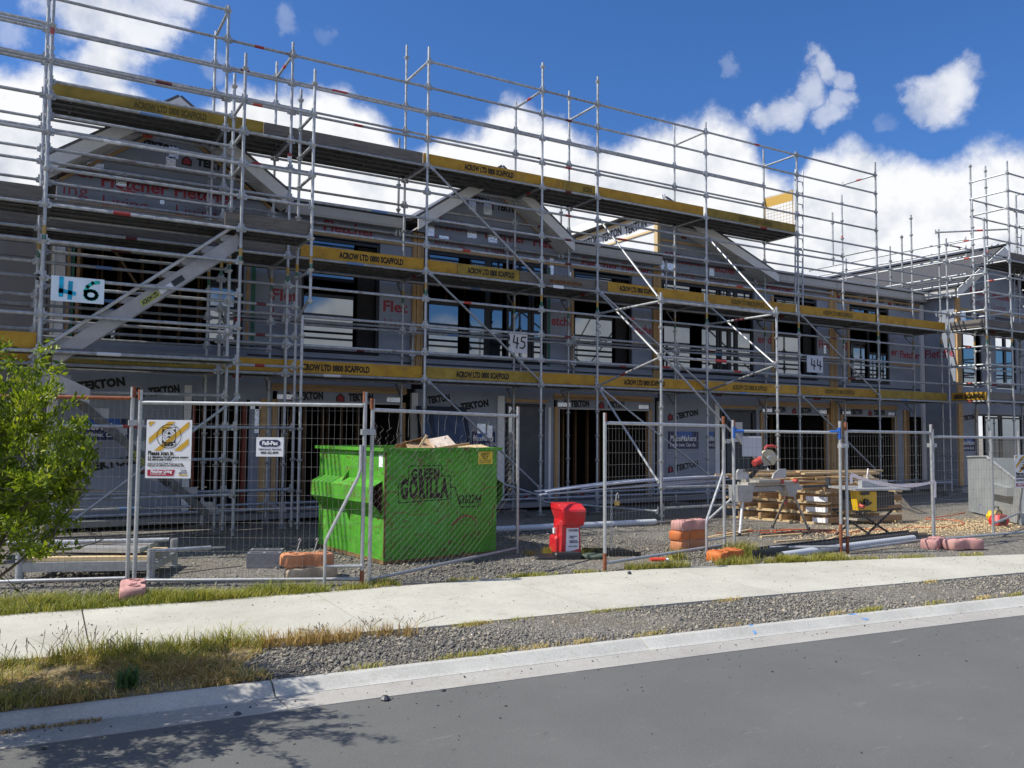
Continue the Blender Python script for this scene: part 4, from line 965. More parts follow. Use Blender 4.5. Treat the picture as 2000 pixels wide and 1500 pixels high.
for z, m1, m2 in ((Z1, YEL, GREYW), (Z2, GREYW, GREYW)):
    o = part('toe_board', MB().box(22.27, 22.30, -1.02, -.06, z+.04, z+.25), m1, E_)
    if m1 is YEL: text('0800 SCAFFOL', .17, STEN, o, (22.266, -.12, z+.08), (R(90), 0, R(-90)), width=.86, bold=.01)
    toe(E_, 22.33, 23.6, -1.03, z, m2); toe(E_, 23.62, 26.2, -1.03, z, m2)
toe(E_, 23.6, 26.2, -1.03, Z3, GREYW)
for k, z in enumerate((zk(-.6), zk(-1.1), zk(.4), zk(1.4), zk(.9))): led(E_, (22.95, -.2, z), (22.9, 3.5+k*.6, z), bands=False)
for i, (x, y) in enumerate(((22.9, 2.2), (22.9, 3.8), (22.9, 5.6))): std(E_, x, y, zk(-2.5), zk(1.9-.2*i))
# ---------------- ladders and gates on the scaffold
def ladder(name, a, b, dx, y, label):
    t = thing(name, label, 'ladder', (a[0], y, a[1]))
    A, B = Vector((a[0], y, a[1])), Vector((b[0], y+.25, b[1])); o = Vector((dx, 0, 0))
    for off in (Vector((0, 0, 0)), o): part('stile', MB().tube(A+off, B+off, .02, 8), GALV, t, smooth=True)
    n = int((B-A).length/.3)
    for i in range(1, n):
        p = A.lerp(B, i/n); part('rung', MB().tube(p, p+o, .013, 6), GALV, t, smooth=True)
    return t
ladder('ladder', (16.22, 4.75), (16.58, 8.35), .27, .15, 'steel ladder leaning on the top rails beside the small yellow gate')
ladder('ladder', (24.55, 4.7), (25.3, 7.9), .3, -.55, 'steel ladder on the scaffold of the gabled wing at the far right')
def gate(x0, x1, y0, y1, z0, z1, label):
    t = thing('swing_gate', label, 'safety gate', (x0, y0, z0)); A, B = Vector((x0, y0, 0)), Vector((x1, y1, 0))
    P = lambda s, z: A.lerp(B, s)+Vector((0, 0, z))
    OY = mat('gate_yellow', (.46, .28, .05), .6)
    part('gate_frame', MB().path([P(0, z0), P(0, z1), P(1, z1+.0), P(1, z0), P(0, z0)], .014, 6), OY, t)
    part('top_panel', MB().prism([P(.02, z1-.26), P(.98, z1-.26), P(.98, z1-.02), P(.02, z1-.02)], (0, .006, 0)), OY, t)
    mb = MB()
    for i in range(1, 9): mb.tube(P(i/9, z0), P(i/9, z1-.26), .004, 4)
    for i in range(1, 9): mb.tube(P(0, z0+i*(z1-.26-z0)/9), P(1, z0+i*(z1-.26-z0)/9), .004, 4)
    part('wire_mesh', mb, OY, t)
gate(16.08, 16.12, .95, .1, Z3+.1, Z3+1.12, 'small yellow mesh gate at the end of the top scaffold deck beside a ladder')
gate(25.1, 25.9, -.95, -.9, Z3+.1, Z3+1.12, 'yellow mesh gate on top of the wing scaffold at the far right')
# ================================================================== TEMPORARY FENCE
def fence_panel(A, B, h, label, wire='grid', brace_at=None, tops=(0, 0), rail_m=FENCE, zb=.06, sag=False, post_ext=.12, blue=False, rustbase=(0, 0), mh=None, railz=None):
    A, B = Vector((*A, 0)), Vector((*B, 0)); L = (B-A).length; rz = math.atan2(B.y-A.y, B.x-A.x)
    t = thing('temporary_fence', label, 'fence panel', A, rz, 'temporary fence panels along the footpath')
    for i, x in enumerate((0, L)):
        p = part('post', MB().tube((x, 0, .0), (x+rnd.uniform(-.012, .012), 0, h), .0215, 10), FENCE, t, True, True)
        if tops[i]: part('post_top', MB().tube((x, 0, h-.11), (x, 0, h+.004), .0228, 10), RUST, p, True, True)
        if rustbase[i]: part('post_foot', MB().tube((x, 0, .0), (x, 0, rustbase[i]), .0228, 10), RUST, p, True, True)
    zt = h-post_ext if railz is None else railz
    part('rail', MB().tube((.02, 0, zt), (L-.02, 0, zt-.01), .021, 10), rail_m, t, True, True, label='rusty orange top rail' if rail_m is RUST else None)
    part('rail', MB().tube((.02, 0, zb), (L-.02, 0, zb+.02), .019, 10), FENCE, t, True, True)
    if blue:
        for x in (0, L): part('corner_cap', MB().tube((x, 0, zt-.1), (x, 0, zt+.06), .026, 8).tube((x-.02 if x else 0, 0, zt), (x-.14 if x else .14, 0, zt), .0235, 8), BLUP, t, True, True)
    mb = MB(); rr = .0014; ztop = zt-.01
    if wire == 'grid':
        n = int(L/.062)
        for i in range(1, n):
            x = L*i/n; bow = .01*math.sin(i*.7)
            mb.path([(x, -.003, zb), (x+bow, .0, (zb+ztop)/2), (x+bow*.3, -.003, ztop)], rr, 3, cap=False)
        m = int((ztop-zb)/.148)
        for j in range(1, m+1):
            z = zb+(ztop-zb)*j/(m+.4); mb.path([(.02, .001, z), (L*.5, .004, z+rnd.uniform(-.008, .008)), (L-.02, .001, z)], rr, 3, cap=False)
    else:
        n = int(L/.062); cell = .042
        for i in range(n+1):
            x0 = L*i/n; pts = []; j = 0; z = zb
            topz = ztop-.03 if not sag else ztop-.03-.30*max(0, math.sin(min(1., (x0/L)*1.35)*math.pi))**.8-.04*abs(math.sin(i*2.3))
            while z < topz:
                s = 1 if (i+j) % 2 else -1; f = max(0, (z-1.1)/.8)
                pts.append((min(L-.01, max(.01, x0+s*L/n*.5+f*.05*math.sin(i*.9+j*.4)+f*f*.05*math.sin(i*2.7+j))), .006*s+f*.06*math.sin(i*1.3+j*.3), z-f*.02*math.sin(i*1.7))); z += cell; j += 1
            mb.path(pts, 0.0017, 3, cap=False)
        if sag:
            for i in range(14):
                x = L*(.1+.06*i); mb.path([(x, 0, ztop), (x+.03*math.sin(i*3), .02, ztop-.08), (x+.06*math.sin(i*5), .0, ztop-.2-.1*math.sin(i)**2)], 0.0017, 3, cap=False)
    part('wire_mesh', mb, WIRE, t, False, True)
    if brace_at:
        x0, x1, za, zb_ = brace_at
        part('stay', MB().path([(x0, -.05, .0), (x0, -.05, .45), (x0+.01, -.05, .5), (x1-.06, -.03, za-.06), (x1-.035, -.03, za+.02), (x1-.035, -.03, za+.28)], .018, 8), FENCE, t, True, True)
        part('stay_rail', MB().tube((x0, -.05, .22), (x1, -.02, .22), .016, 8), FENCE, t, True, True)
    return t
f1 = fence_panel((-1.35, -3.22), (.985, -4.10), 2.10, 'leftmost fence panel with a rusty orange top rail behind the bush', tops=(0, 1), rail_m=RUST, railz=1.99)
f2 = fence_panel((1.045, -4.165), (3.14, -5.30), 2.07, 'fence panel carrying the scan-in poster and the Fall-Pac sign', tops=(1, 1), brace_at=(2.0, 2.39, 1.22, 0), rustbase=(0, .17), railz=1.935)
f3 = fence_panel((3.235, -5.27), (5.82, -4.03), 2.0, 'chain-link fence panel with torn sagging netting in front of the green skip', wire='chain', tops=(1, 1), sag=True, zb=.06)
f4 = fence_panel((6.01, -5.75), (8.40, -5.30), 1.89, 'gate-like fence panel with chain and padlock, right of the red power box', tops=(1, 1), brace_at=(1.95, 2.41, 1.15, 0), rustbase=(.22, .0), zb=.10)
f5 = fence_panel((8.47, -5.42), (9.76, -6.14), 1.84, 'fence panel with blue corner caps in front of the mitre saw', tops=(1, 0), blue=True, zb=.09, rustbase=(0, .42), railz=1.69)
f6 = fence_panel((9.87, -6.16), (12.02, -6.04), 1.82, 'fence panel with red and white tape in front of the yellow table saw', tops=(1, 1), zb=.06, rustbase=(.25, 0))
f7 = fence_panel((12.13, -5.98), (14.6, -6.18), 1.75, 'rightmost fence panel in front of the grey steel hopper', zb=.05)
f8 = fence_panel((13.66, -6.02), (16.0, -5.2), 1.74, 'fence panel behind the second scan-in poster at the far right edge', zb=.22)
# couplers that hold neighbouring posts together
for a, z in (((1.015, -4.13), 1.72), ((3.185, -5.285), 1.64), ((8.44, -5.36), 1.55), ((9.82, -6.15), 1.5), ((12.075, -6.01), 1.5)):
    mb = MB().box(a[0]-.075, a[0]+.075, a[1]-.035, a[1]+.035, z-.03, z+.03).tube((a[0], a[1]-.05, z), (a[0], a[1]+.05, z), .01, 6)
    single('steel_coupler', mb, FENCE, 'steel clamp joining the fence posts '+{1.72: 'left of the striped scan-in poster', 1.64: 'in front of the green skip', 1.55: 'beside the blue-capped fence panel', 1.5: 'right of the mitre saw' if a[0] < 11 else 'at the right end of the barrier tape'}[z], 'clamp', 'clamps between the fence posts')

# ---------------- fence feet: moulded dog-bone blocks
def foot_mesh(m):
    key = ('foot', m.name)
    if key in MESH: return MESH[key]
    L, w = .58, .24; out = []
    prof = [(-.5, .30), (-.46, .46), (-.40, .5), (-.2, .5), (-.12, .36), (-.06, .30), (.06, .30), (.12, .36), (.2, .5), (.40, .5), (.46, .46), (.5, .30)]
    ring = [(x*L, y*w) for x, y in prof]+[(x*L, -y*w) for x, y in reversed(prof)]
    def rg(s, z, dx=0): return [(x*s, y*(s-.03 if s < 1 else 1), z) for x, y in ring]
    mb = MB(); mb.loft([rg(.97, 0), rg(1, .012), rg(1, .10), rg(.975, .125), rg(.93, .135), rg(.90, .135)])
    for x in (-.30, .30):
        mb.loft([[(x*L+.045*math.cos(t)*k, .045*math.sin(t)*k, z) for t in [i*math.pi/5 for i in range(10)]] for k, z in ((1.5, .134), (1.35, .146), (1, .146), (.95, .12))])
    mb.box(-.05, .05, -.03, .03, .135, .142); mb.box(-L*.47, -L*.36, -w*.52, -w*.495, .0, .03); 
    MESH[key] = mb.mesh('fence_block', m, smooth=True); return MESH[key]
def foot(x, y, z, rz, m, label, tilt=(0, 0)):
    o = bpy.data.objects.new('fence_block', foot_mesh(m)); COL.objects.link(o); o.location = (x, y, z); o.rotation_euler = (*tilt, rz)
    o['label'] = label; o['category'] = 'fence foot'; o['group'] = 'plastic and concrete fence feet'; return o
foot(.97, -4.78, .0, R(84), PINK, 'pink fence foot on the grass below the leftmost pair of fence posts')
BEIGE = mat('beige_concrete', (.46, .36, .25), .9, var=.2, vscale=10, bump=.3)
foot(2.80, -4.62, .0, R(12), BEIGE, 'dirty beige fence foot on the ground under the orange one left of the skip')
foot(2.77, -4.55, .145, R(4), ORNG, 'pale orange fence foot lying on top of the beige one left of the skip', (R(2), R(2)))
foot(8.26, -4.74, 0, R(4), ORNG, 'bottom fence foot, salmon coloured, of the stack of three'); foot(8.25, -4.73, .14, R(5), ORNB, 'middle fence foot, bright orange, of the stack of three'); foot(8.27, -4.75, .28, R(3), PINK, 'top fence foot, pale pink, of the stack of three')
foot(7.99, -5.72, -.01, R(12), ORNB, 'bright orange fence foot with a faded end, below the padlocked panel', (R(4), 0)); 
foot(11.62, -6.30, 0, R(18), PINK, 'left pink fence foot of the pair beside the footpath at right'); foot(11.83, -6.62, .01, R(-14), PINK, 'right pink fence foot of the pair, its end over the footpath')

# ---------------- signs
def poster(x, y, rz, z0, w, h, label, loc_off=0.):
    t = thing('site_poster', label, 'sign', (x, y, 0), rz, 'scan-in posters on the fence'); yy = -.03
    part('board', MB().box(0, w, yy, yy+.004, z0, z0+h), WHT, t, local=True)
    OCH = mat('ochre_print', (.62, .36, .025), .6); CRM = mat('crimson_print', (.42, .008, .04), .6)
    zt = z0+h-.03*h; zm = z0+h*.47; yq = yy-.002; H = zt-zm; x0, x1 = .06*w, .94*w
    mb = MB()
    def clipband(c0, c1):
        # band between lines x+ (z-zm)*-1... : x - (z-zm)*1.15 in [c0,c1], clipped to the panel
        poly = [(x0, zm), (x1, zm), (x1, zt), (x0, zt)]
        for sgn, c in ((1, c0), (-1, c1)):
            res = []
            for i in range(len(poly)):
                p, q = poly[i], poly[(i+1) % len(poly)]
                fp = sgn*((p[0]-(p[1]-zm)*1.15)-c); fq = sgn*((q[0]-(q[1]-zm)*1.15)-c)
                if fp >= 0: res.append(p)
                if (fp >= 0) != (fq >= 0):
                    s = fp/(fp-fq); res.append((p[0]+(q[0]-p[0])*s, p[1]+(q[1]-p[1])*s))
            poly = res
            if len(poly) < 3: return
        o = len(mb.v); mb.add([(a, yq, b) for a, b in poly], [tuple(range(len(poly)))])
    k = -H*1.15
    for i in range(6): clipband(k+i*.44*w+.02, k+i*.44*w+.20*w)
    part('stripe', mb, OCH, t, local=True)
    cx, cz, r = w*.5, (zt+zm)/2, H*.42; n = 40
    mb = MB()
    for i in range(n):
        a, b = 2*math.pi*i/n, 2*math.pi*(i+1)/n
        mb.add([(cx+r*math.cos(a), yq-.001, cz+r*math.sin(a)), (cx+r*math.cos(b), yq-.001, cz+r*math.sin(b)), (cx+r*.955*math.cos(b), yq-.001, cz+r*.955*math.sin(b)), (cx+r*.955*math.cos(a), yq-.001, cz+r*.955*math.sin(a))], [(0, 1, 2, 3)])
    def ring_(cx, cz, r0, r1, yo):
        for i in range(20):
            a, b = 2*math.pi*i/20, 2*math.pi*(i+1)/20
            mb.add([(cx+r0*math.cos(a), yo, cz+r0*math.sin(a)), (cx+r0*math.cos(b), yo, cz+r0*math.sin(b)), (cx+r1*math.cos(b), yo, cz+r1*math.sin(b)), (cx+r1*math.cos(a), yo, cz+r1*math.sin(a))], [(0, 1, 2, 3)])
    pw, ph = r*.55, r*.86; yo = yq-.0015
    for a in ((cx-pw, cx-pw+.006), (cx+pw-.006, cx+pw)): mb.quad((a[0], yo, cz-ph), (a[1], yo, cz-ph), (a[1], yo, cz+ph*.8), (a[0], yo, cz+ph*.8))
    mb.quad((cx-pw, yo, cz+ph*.8), (cx+pw, yo, cz+ph*.8), (cx+pw, yo, cz+ph*.8+.006), (cx-pw, yo, cz+ph*.8+.006)); mb.quad((cx-.03, yo, cz+ph*.68), (cx+.03, yo, cz+ph*.68), (cx+.03, yo, cz+ph*.74), (cx-.03, yo, cz+ph*.74))
    ring_(cx, cz+.005, r*.42, r*.40, yo); ring_(cx, cz+.03, r*.12, 0, yo-.0003)
    mb.add([(cx-r*.16, yo, cz-r*.12), (cx+r*.16, yo, cz-r*.12), (cx+r*.1, yo, cz+.0), (cx-r*.1, yo, cz+.0)], [(0, 1, 2, 3)])
    for s, q in ((-1, 1), (1, 1), (-1, -1), (1, -1)): mb.add([(cx+s*pw*.95, yo, cz+q*r*.55), (cx+s*pw*.55, yo, cz+q*r*.55), (cx+s*pw*.95, yo, cz+q*r*.25)], [(0, 1, 2) if s*q < 0 else (0, 2, 1)])
    for i in range(8):
        a = i*math.pi/4; c, s = math.cos(a), math.sin(a); mb.obox((cx+r*.29*c, yo, cz+.005+r*.29*s), Vector((c, 0, s))*r*.14, (0, .0004, 0), Vector((-s, 0, c))*.004)
    part('emblem', mb, BLKT, t, local=True)
    T_ = lambda s, sz, m, xx, zz, ww, b=.003: text(s, sz, m, t, (xx, yq-.002, zz), width=ww, bold=b, local=True)
    T_('NZ COVID', .028, BLKT, cx-r*.36, cz-r*.62, r*.72); T_('TRACER APP', .026, BLKT, cx-r*.42, cz-r*.80, r*.84)
    T_('Please scan in', .062, BLKT, .05*w, z0+h*.395, w*.56, .003)
    T_('It is Mandatory for all persons entering', .036, BLKT, .05*w, z0+h*.34, w*.90, .0015); T_('this site to scan in first.', .036, BLKT, .05*w, z0+h*.30, w*.53, .0015)
    T_('Always use the NZ COVID Tracer app to help', .026, BLKT, .05*w, z0+h*.232, w*.78, .001); T_('keep you, our staff and our communities safe', .026, BLKT, .05*w, z0+h*.202, w*.80, .001)
    part('red_panel', MB().add([(.05*w, yq, z0+h*.04), (.62*w, yq, z0+h*.04), (.66*w, yq, z0+h*.145), (.05*w, yq, z0+h*.145)], [(0, 1, 2, 3)]), CRM, t, local=True)
    T_('Fletcher Living', .045, WHT, .12*w, z0+h*.092, w*.47, .002); T_('Love your new home', .022, WHT, .12*w, z0+h*.062, w*.34, .0005)
    T_('Unite', .034, NAVY, .78*w, z0+h*.115, w*.13, .0005); T_('against', .034, NAVY, .74*w, z0+h*.08, w*.18, .0005)
    part('ochre_panel', MB().quad((.74*w, yq, z0+h*.045), (.93*w, yq, z0+h*.045), (.93*w, yq, z0+h*.066), (.74*w, yq, z0+h*.066)), OCH, t, local=True)
    for q in (.05*w, .93*w): part('cable_tie', MB().tube((q, yy-.004, z0+h-.04), (q+.01, yy+.03, z0+h+.03), .003, 5), BLK, t, local=True)
    return t
d2 = (Vector((3.14, -5.30))-Vector((1.045, -4.165))).normalized(); r2 = math.atan2(d2.y, d2.x)
pp = Vector((1.045, -4.165))+d2*.088
poster(pp.x, pp.y, r2, 1.135, .475, .617, 'white and yellow striped scan-in poster on the left fence panel')
d7 = (Vector((14.6, -6.18))-Vector((12.13, -5.98))).normalized()
pp = Vector((12.13, -5.98))+d7*1.95
poster(pp.x, pp.y, math.atan2(d7.y, d7.x), .80, .42, .54, 'scan-in poster cut by the right edge, in front of the grey hopper')
pp = Vector((1.045, -4.165))+d2*1.245
t = thing('fence_company_sign', 'small white Fall-Pac temporary fencing sign with a navy oval', 'sign', (pp.x, pp.y, 0), r2)
part('board', MB().box(0, .287, -.03, -.025, 1.371, 1.575), WHT, t, local=True)
mb = MB(); n = 28
pts = []
for i in range(n):
    a = 2*math.pi*i/n; rx, rz_ = .112, .036
    s = lambda v, e: math.copysign(abs(v)**e, v)
    pts.append((.143+rx*s(math.cos(a), .7), -.032, 1.512+rz_*s(math.sin(a), .55)*(1+.16*math.cos(2*a*1.5)**2)))
mb.add(pts, [tuple(range(n))]); part('oval_badge', mb, NAVY, t, local=True)
text('Fall-Pac', .056, WHT, t, (.062, -.034, 1.495), width=.165, bold=.003, local=True)
text('TEMPORARY FENCING', .026, NAVY, t, (.022, -.032, 1.437), width=.245, bold=.001, local=True); text('0800 652 8099', .032, BLKT, t, (.048, -.032, 1.400), width=.19, bold=.0015, local=True)
for q in (.02, .265): part('cable_tie', MB().tube((q, -.03, 1.56), (q, -.01, 1.60), .003, 5), BLK, t, local=True)
# painted number boards tied to the scaffold
def strokes(paths, m, parent, w, y):
    mb = MB()
    for pth in paths:
        for (a, b) in zip(pth[:-1], pth[1:]):
            p, q = Vector((a[0], y, a[1])), Vector((b[0], y, b[1])); d = (q-p).normalized(); mb.obox((p+q)/2, (q-p)+d*w*.8, (0, .002, 0), Vector((-d.z, 0, d.x))*w)
    return part('painted_number', mb, m, parent)
TEAL = mat('teal_spray', (.0, .36, .58), .6, var=.5, vscale=7); GRNS = mat('green_spray', (.0, .50, .42), .6, var=.4, vscale=9)
def number_board(x0, x1, z0, z1, y, label, m=WHT, tilt=0.):
    t = thing('number_sign', label, 'sign', (x0, y, z0), 0, 'house number boards on the scaffold')
    part('board', MB().prism([(x0, y, z0), (x1, y, z0-tilt), (x1, y, z1-tilt), (x0, y, z1)], (0, .008, 0)), m, t)
    return t
PALEB = mat('pale_blue_board', (.72, .82, .90), .6, var=.1, vscale=4)
t = number_board(.225, .865, 3.36, 3.70, YF-.045, 'white board with 46 sprayed in blue and green', PALEB, .0)
c6 = [(.70+.075*math.cos(a)+0, 3.485+.06*math.sin(a)) for a in [math.pi*.75-i*.45 for i in range(15)]]
strokes([[(.345, 3.67), (.345, 3.49), (.345, 3.44)], [(.335, 3.505), (.50, 3.475)], [(.455, 3.62), (.45, 3.41)]], TEAL, t, .054, YF-.05)
strokes([[(.79, 3.655), (.72, 3.64), (.66, 3.585), (.635, 3.52)]+[(.705+.07*math.cos(a), 3.475+.058*math.sin(a)) for a in [math.pi*.9+i*.5 for i in range(13)]]], GRNS, t, .046, YF-.05)
t = number_board(8.60, 9.02, 3.30, 3.72, .985, 'white board with a black hand-painted 45')
strokes([[(8.70, 3.66), (8.68, 3.52), (8.80, 3.49)], [(8.78, 3.62), (8.76, 3.40)], [(8.98, 3.64), (8.88, 3.63), (8.87, 3.55), (8.95, 3.53), (8.96, 3.45), (8.90, 3.40), (8.84, 3.41)]], BLKT, t, .028, .98)
t = number_board(16.38, 16.96, 3.17, 3.58, -.05, 'pale grey board with 44 sprayed in soft black', mat('grey_board', (.45, .48, .54), .7, var=.1))
strokes([[(16.55, 3.50), (16.54, 3.36), (16.68, 3.33)], [(16.64, 3.46), (16.63, 3.25)], [(16.76, 3.50), (16.75, 3.36), (16.90, 3.33)], [(16.85, 3.46), (16.85, 3.25)]], BLKT, t, .032, -.055)

# ================================================================== GREEN SKIP
def f_green(g, b, v):
    n = g.noise(v, 2.2, 6, .65); c = g.ramp(n, [(.3, (.05, .235, .016)), (.6, (.085, .35, .024)), (.8, (.14, .44, .04))])
    mp = g.node('ShaderNodeMapping'); mp.inputs['Scale'].default_value = (6, 6, .7); g.l.new(v, mp.inputs[0])
    stv = g.mrange(g.noise(mp.outputs[0], 1.6, 5, .6), .52, .72); c = g.mix(g.math('MULTIPLY', stv, .22), c, (.30, .46, .22))
    xyz = g.node('ShaderNodeSeparateXYZ'); g.l.new(v, xyz.inputs[0])
    sm = g.mrange(g.noise(v, 1.1, 5, .7), .55, .7); c = g.mix(g.math('MULTIPLY', sm, .25), c, (.05, .22, .12))
    gr = g.mrange(g.noise(v, 3.2, 8, .72), .48, .72); c = g.mix(g.math('MULTIPLY', gr, .45), c, (.05, .13, .03)); dst = g.mrange(xyz.outputs[2], .0, .35, .5, 0); c = g.mix(g.math('MULTIPLY', dst, g.noise(v, 6., 5, .6)), c, (.22, .19, .14)); r1 = g.mrange(g.noise(v, 6., 9, .74), .585, .635)
    mp2 = g.node('ShaderNodeMapping'); mp2.inputs['Scale'].default_value = (1.2, 1.2, 3.2); g.l.new(v, mp2.inputs[0])
    rid = g.math('ABSOLUTE', g.math('SUBTRACT', g.noise(mp2.outputs[0], 1.7, 5, .6), .5)); scr = g.math('MULTIPLY', g.mrange(rid, .0, .016, 1, 0), g.mrange(g.noise(v, 2.6, 3), .44, .54)); rd2 = g.math('ABSOLUTE', g.math('SUBTRACT', g.noise(mp2.outputs[0], 4.3, 4, .6), .5)); c = g.mix(g.math('MULTIPLY', g.mrange(rd2, 0, .01, .5, 0), g.mrange(g.noise(v, 3.4, 3), .5, .6)), c, (.32, .46, .26))
    r = g.math('MAXIMUM', r1, scr)
    c = g.mix(g.math('MULTIPLY', r, .9), c, (.13, .045, .02))
    bn = g.node('ShaderNodeBump'); bn.inputs['Strength'].default_value = .5; bn.inputs['Distance'].default_value = .09
    g.l.new(g.noise(v, 2.6, 4, .55), bn.inputs['Height']); g.l.new(bn.outputs[0], b.inputs['Normal'])
    return c
GRN = mat('skip_green', (.1, .4, .04), .55, spec=.3, fn=f_green)
RUSTI = mat('rusty_inside', (.11, .045, .028), .9, var=.4, vscale=6)
sk = thing('skip_bin', 'green steel skip with black stencilled lettering, full of cardboard and offcuts', 'skip', (3.88, -4.05, 0), R(7))
Lx, Ly, H = 1.73, 1.92, 1.44
part('front_wall', MB().box(0, Lx, 0, .03, .03, H-.04), GRN, sk, local=True)
part('back_wall', MB().box(0, Lx, Ly-.03, Ly, .03, H-.04), GRN, sk, local=True)
part('side_wall', MB().box(0, .03, .0305, Ly-.0305, .03, H-.04), GRN, sk, local=True); part('side_wall', MB().box(Lx-.03, Lx, .0305, Ly-.0305, .03, H-.04), GRN, sk, local=True)
part('floor', MB().box(.02, Lx-.02, .02, Ly-.02, .0, .0295), RUST, sk, local=True)
part('inside_lining', MB().box(.0305, Lx-.0305, .0305, .036, .05, H-.05).box(.0305, .036, .037, Ly-.037, .05, H-.05).box(Lx-.036, Lx-.0305, .037, Ly-.037, .05, H-.05).box(.0305, Lx-.0305, Ly-.036, Ly-.0305, .05, H-.05), RUSTI, sk, local=True)
mb = MB(); e = .055
for a in ((-e, Lx+e, -e, .035), (-e, Lx+e, Ly-.035, Ly+e)): mb.box(*a, H-.04, H)
for a in ((-e, .035, .0351, Ly-.0351), (Lx-.035, Lx+e, .0351, Ly-.0351)): mb.box(*a, H-.041, H-.001)
part('rim', mb, GRN, sk, local=True)
for s, x0 in ((-1, 0), (1, Lx)):
    d = .155*s
    prof = [(x0, 1.03), (x0+d*.55, .985), (x0+d, .95), (x0+d, .755), (x0+d*.4, .66), (x0, .60)]
    inn = [(x0+.0*s, 1.01), (x0+d*.55-.0*s, .965), (x0+d-.02*s, .93), (x0+d-.02*s, .775), (x0+d*.4, .68), (x0, .62)]
    o = MB()
    for y in (0.0, Ly):
        pass
    for i in range(len(prof)-1):
        p, q = prof[i], prof[i+1]; n_ = Vector((q[1]-p[1], 0, -(q[0]-p[0]))).normalized()*(.008*s)
        o.prism([(p[0], .06, p[1]), (q[0], .06, q[1]), (q[0]+n_.x, .06, q[1]+n_.z), (p[0]+n_.x, .06, p[1]+n_.z)], (0, Ly-.12, 0))
    part('fork_pocket', o, GRN, sk, local=True)
    part('pocket_inside', MB().prism([(x0+.003*s, .5, 1.0), (x0+d-.02*s, .5, .93), (x0+d-.02*s, .5, .775), (x0+.003*s, .5, .63)], (0, .02, 0)).box(min(x0, x0+.004*s), max(x0, x0+.004*s), .06, Ly-.06, .63, 1.0), RUSTI, sk, local=True)
    part('pocket_gusset', MB().prism([(x0+.001*s, .95, .6), (x0+.001*s, .95, .46), (x0+.09*s, .95, .69)], (0, .012, 0)).prism([(x0+.001*s, 1.0, 1.02), (x0+.10*s, 1.0, .985), (x0+.001*s, 1.0, 1.13)], (0, .012, 0)), GRN, sk, local=True)
mb = MB(); mb.box(-.004, Lx+.004, -.006, .0, .0, .04); mb.box(-.006, -.0005, 0, Ly, .0, .05); mb.box(-.008, .022, -.008, -.0005, .08, H-.06); part('rust_edge', mb, mat('rusty_green', (.16, .10, .035), .85, var=.7, vscale=6), sk, local=True)
part('number_tag', MB().box(-.004, -.001, .05, .15, 1.2, 1.35), LABEL, sk, local=True)
tx_ = lambda s, sz, x, z, w, m=STEN, b=.006: text(s, sz, m, sk, (x, -.004, z), width=w, bold=b, local=True)
text('GREEN', .18, STEN, sk, (.38, -.004, 1.045), width=.42, bold=.009, local=True, spacing=1.2); text('GORILLA', .335, STEN, sk, (.225, -.004, .805), width=.72, bold=.018, local=True, spacing=1.2); tx_('6362244', .16, 1.09, .70, .38, b=.002)
def dashes(pts, w=.012, dash=.07, gap=.018):
    mb = MB()
    for p, q in zip(pts[:-1], pts[1:]):
        p, q = Vector((p[0], -.003, p[1])), Vector((q[0], -.003, q[1])); L = (q-p).length; d = (q-p)/L; s = 0
        while s < L:
            e_ = min(L, s+dash); mb.obox(p+d*(s+e_)/2, d*(e_-s), (0, .002, 0), Vector((-d.z, 0, d.x))*w); s = e_+gap
    return mb
part('stencil_outline', dashes([(.34, 1.0), (.34, 1.21), (.84, 1.21), (.84, 1.07), (.97, 1.07), (.98, .77), (.2, .75), (.19, .98), (.34, 1.03)]), STEN, sk, local=True)
part('stencil_outline', dashes([(.98, .92), (1.05, .92), (1.14, .655), (1.42, .65), (1.47, .80)]), STEN, sk, local=True)
dc = part('warning_sticker', MB().box(1.415, 1.655, -.004, -.001, 1.215, 1.385), mat('sticker_yellow', (.72, .52, .02), .5), sk, local=True)
tx_('SAFETY', .055, 1.46, 1.33, .15, BLKT, .002); tx_('FIRST', .055, 1.48, 1.285, .1, BLKT, .002); tx_('STAY CLEAR WHEN', .03, 1.43, 1.255, .2, BLKT, .001); tx_('BEING LIFTED', .03, 1.44, 1.228, .18, BLKT, .001)
mb = MB()
def scrape(pts, w):
    m_ = MB()
    for p, q in zip(pts[:-1], pts[1:]):
        p, q = Vector((p[0], -.002, p[1])), Vector((q[0], -.002, q[1])); d = (q-p).normalized(); m_.obox((p+q)/2, (q-p)*1.03, (0, .002, 0), Vector((-d.z, 0, d.x))*w*rnd.uniform(.5, 1.2))
    return m_
for pts, w in (([(1.0, .42), (1.1, .50), (1.22, .54), (1.32, .52), (1.38, .46)], .025), ([(.75, .46), (.88, .53), (.98, .57)], .014), ([(.05, .5), (.14, .62), (.28, .63), (.36, .60), (.62, .585), (.66, .60)], .009), ([(.08, .42), (.2, .44), (.34, .45)], .009), ([(.0, .88), (.12, .90), (.2, .86)], .012), ([(1.45, .86), (1.6, .90), (1.72, .89)], .008), ([(1.62, .40), (1.66, .5), (1.7, .66)], .02), ([(1.5, .80), (1.62, .82)], .008), ([(1.15, .16), (1.2, .17)], .02), ([(.12, .2), (.17, .25)], .012)):
    part('rust_scrape', scrape(pts, w), RUST, sk, local=True)
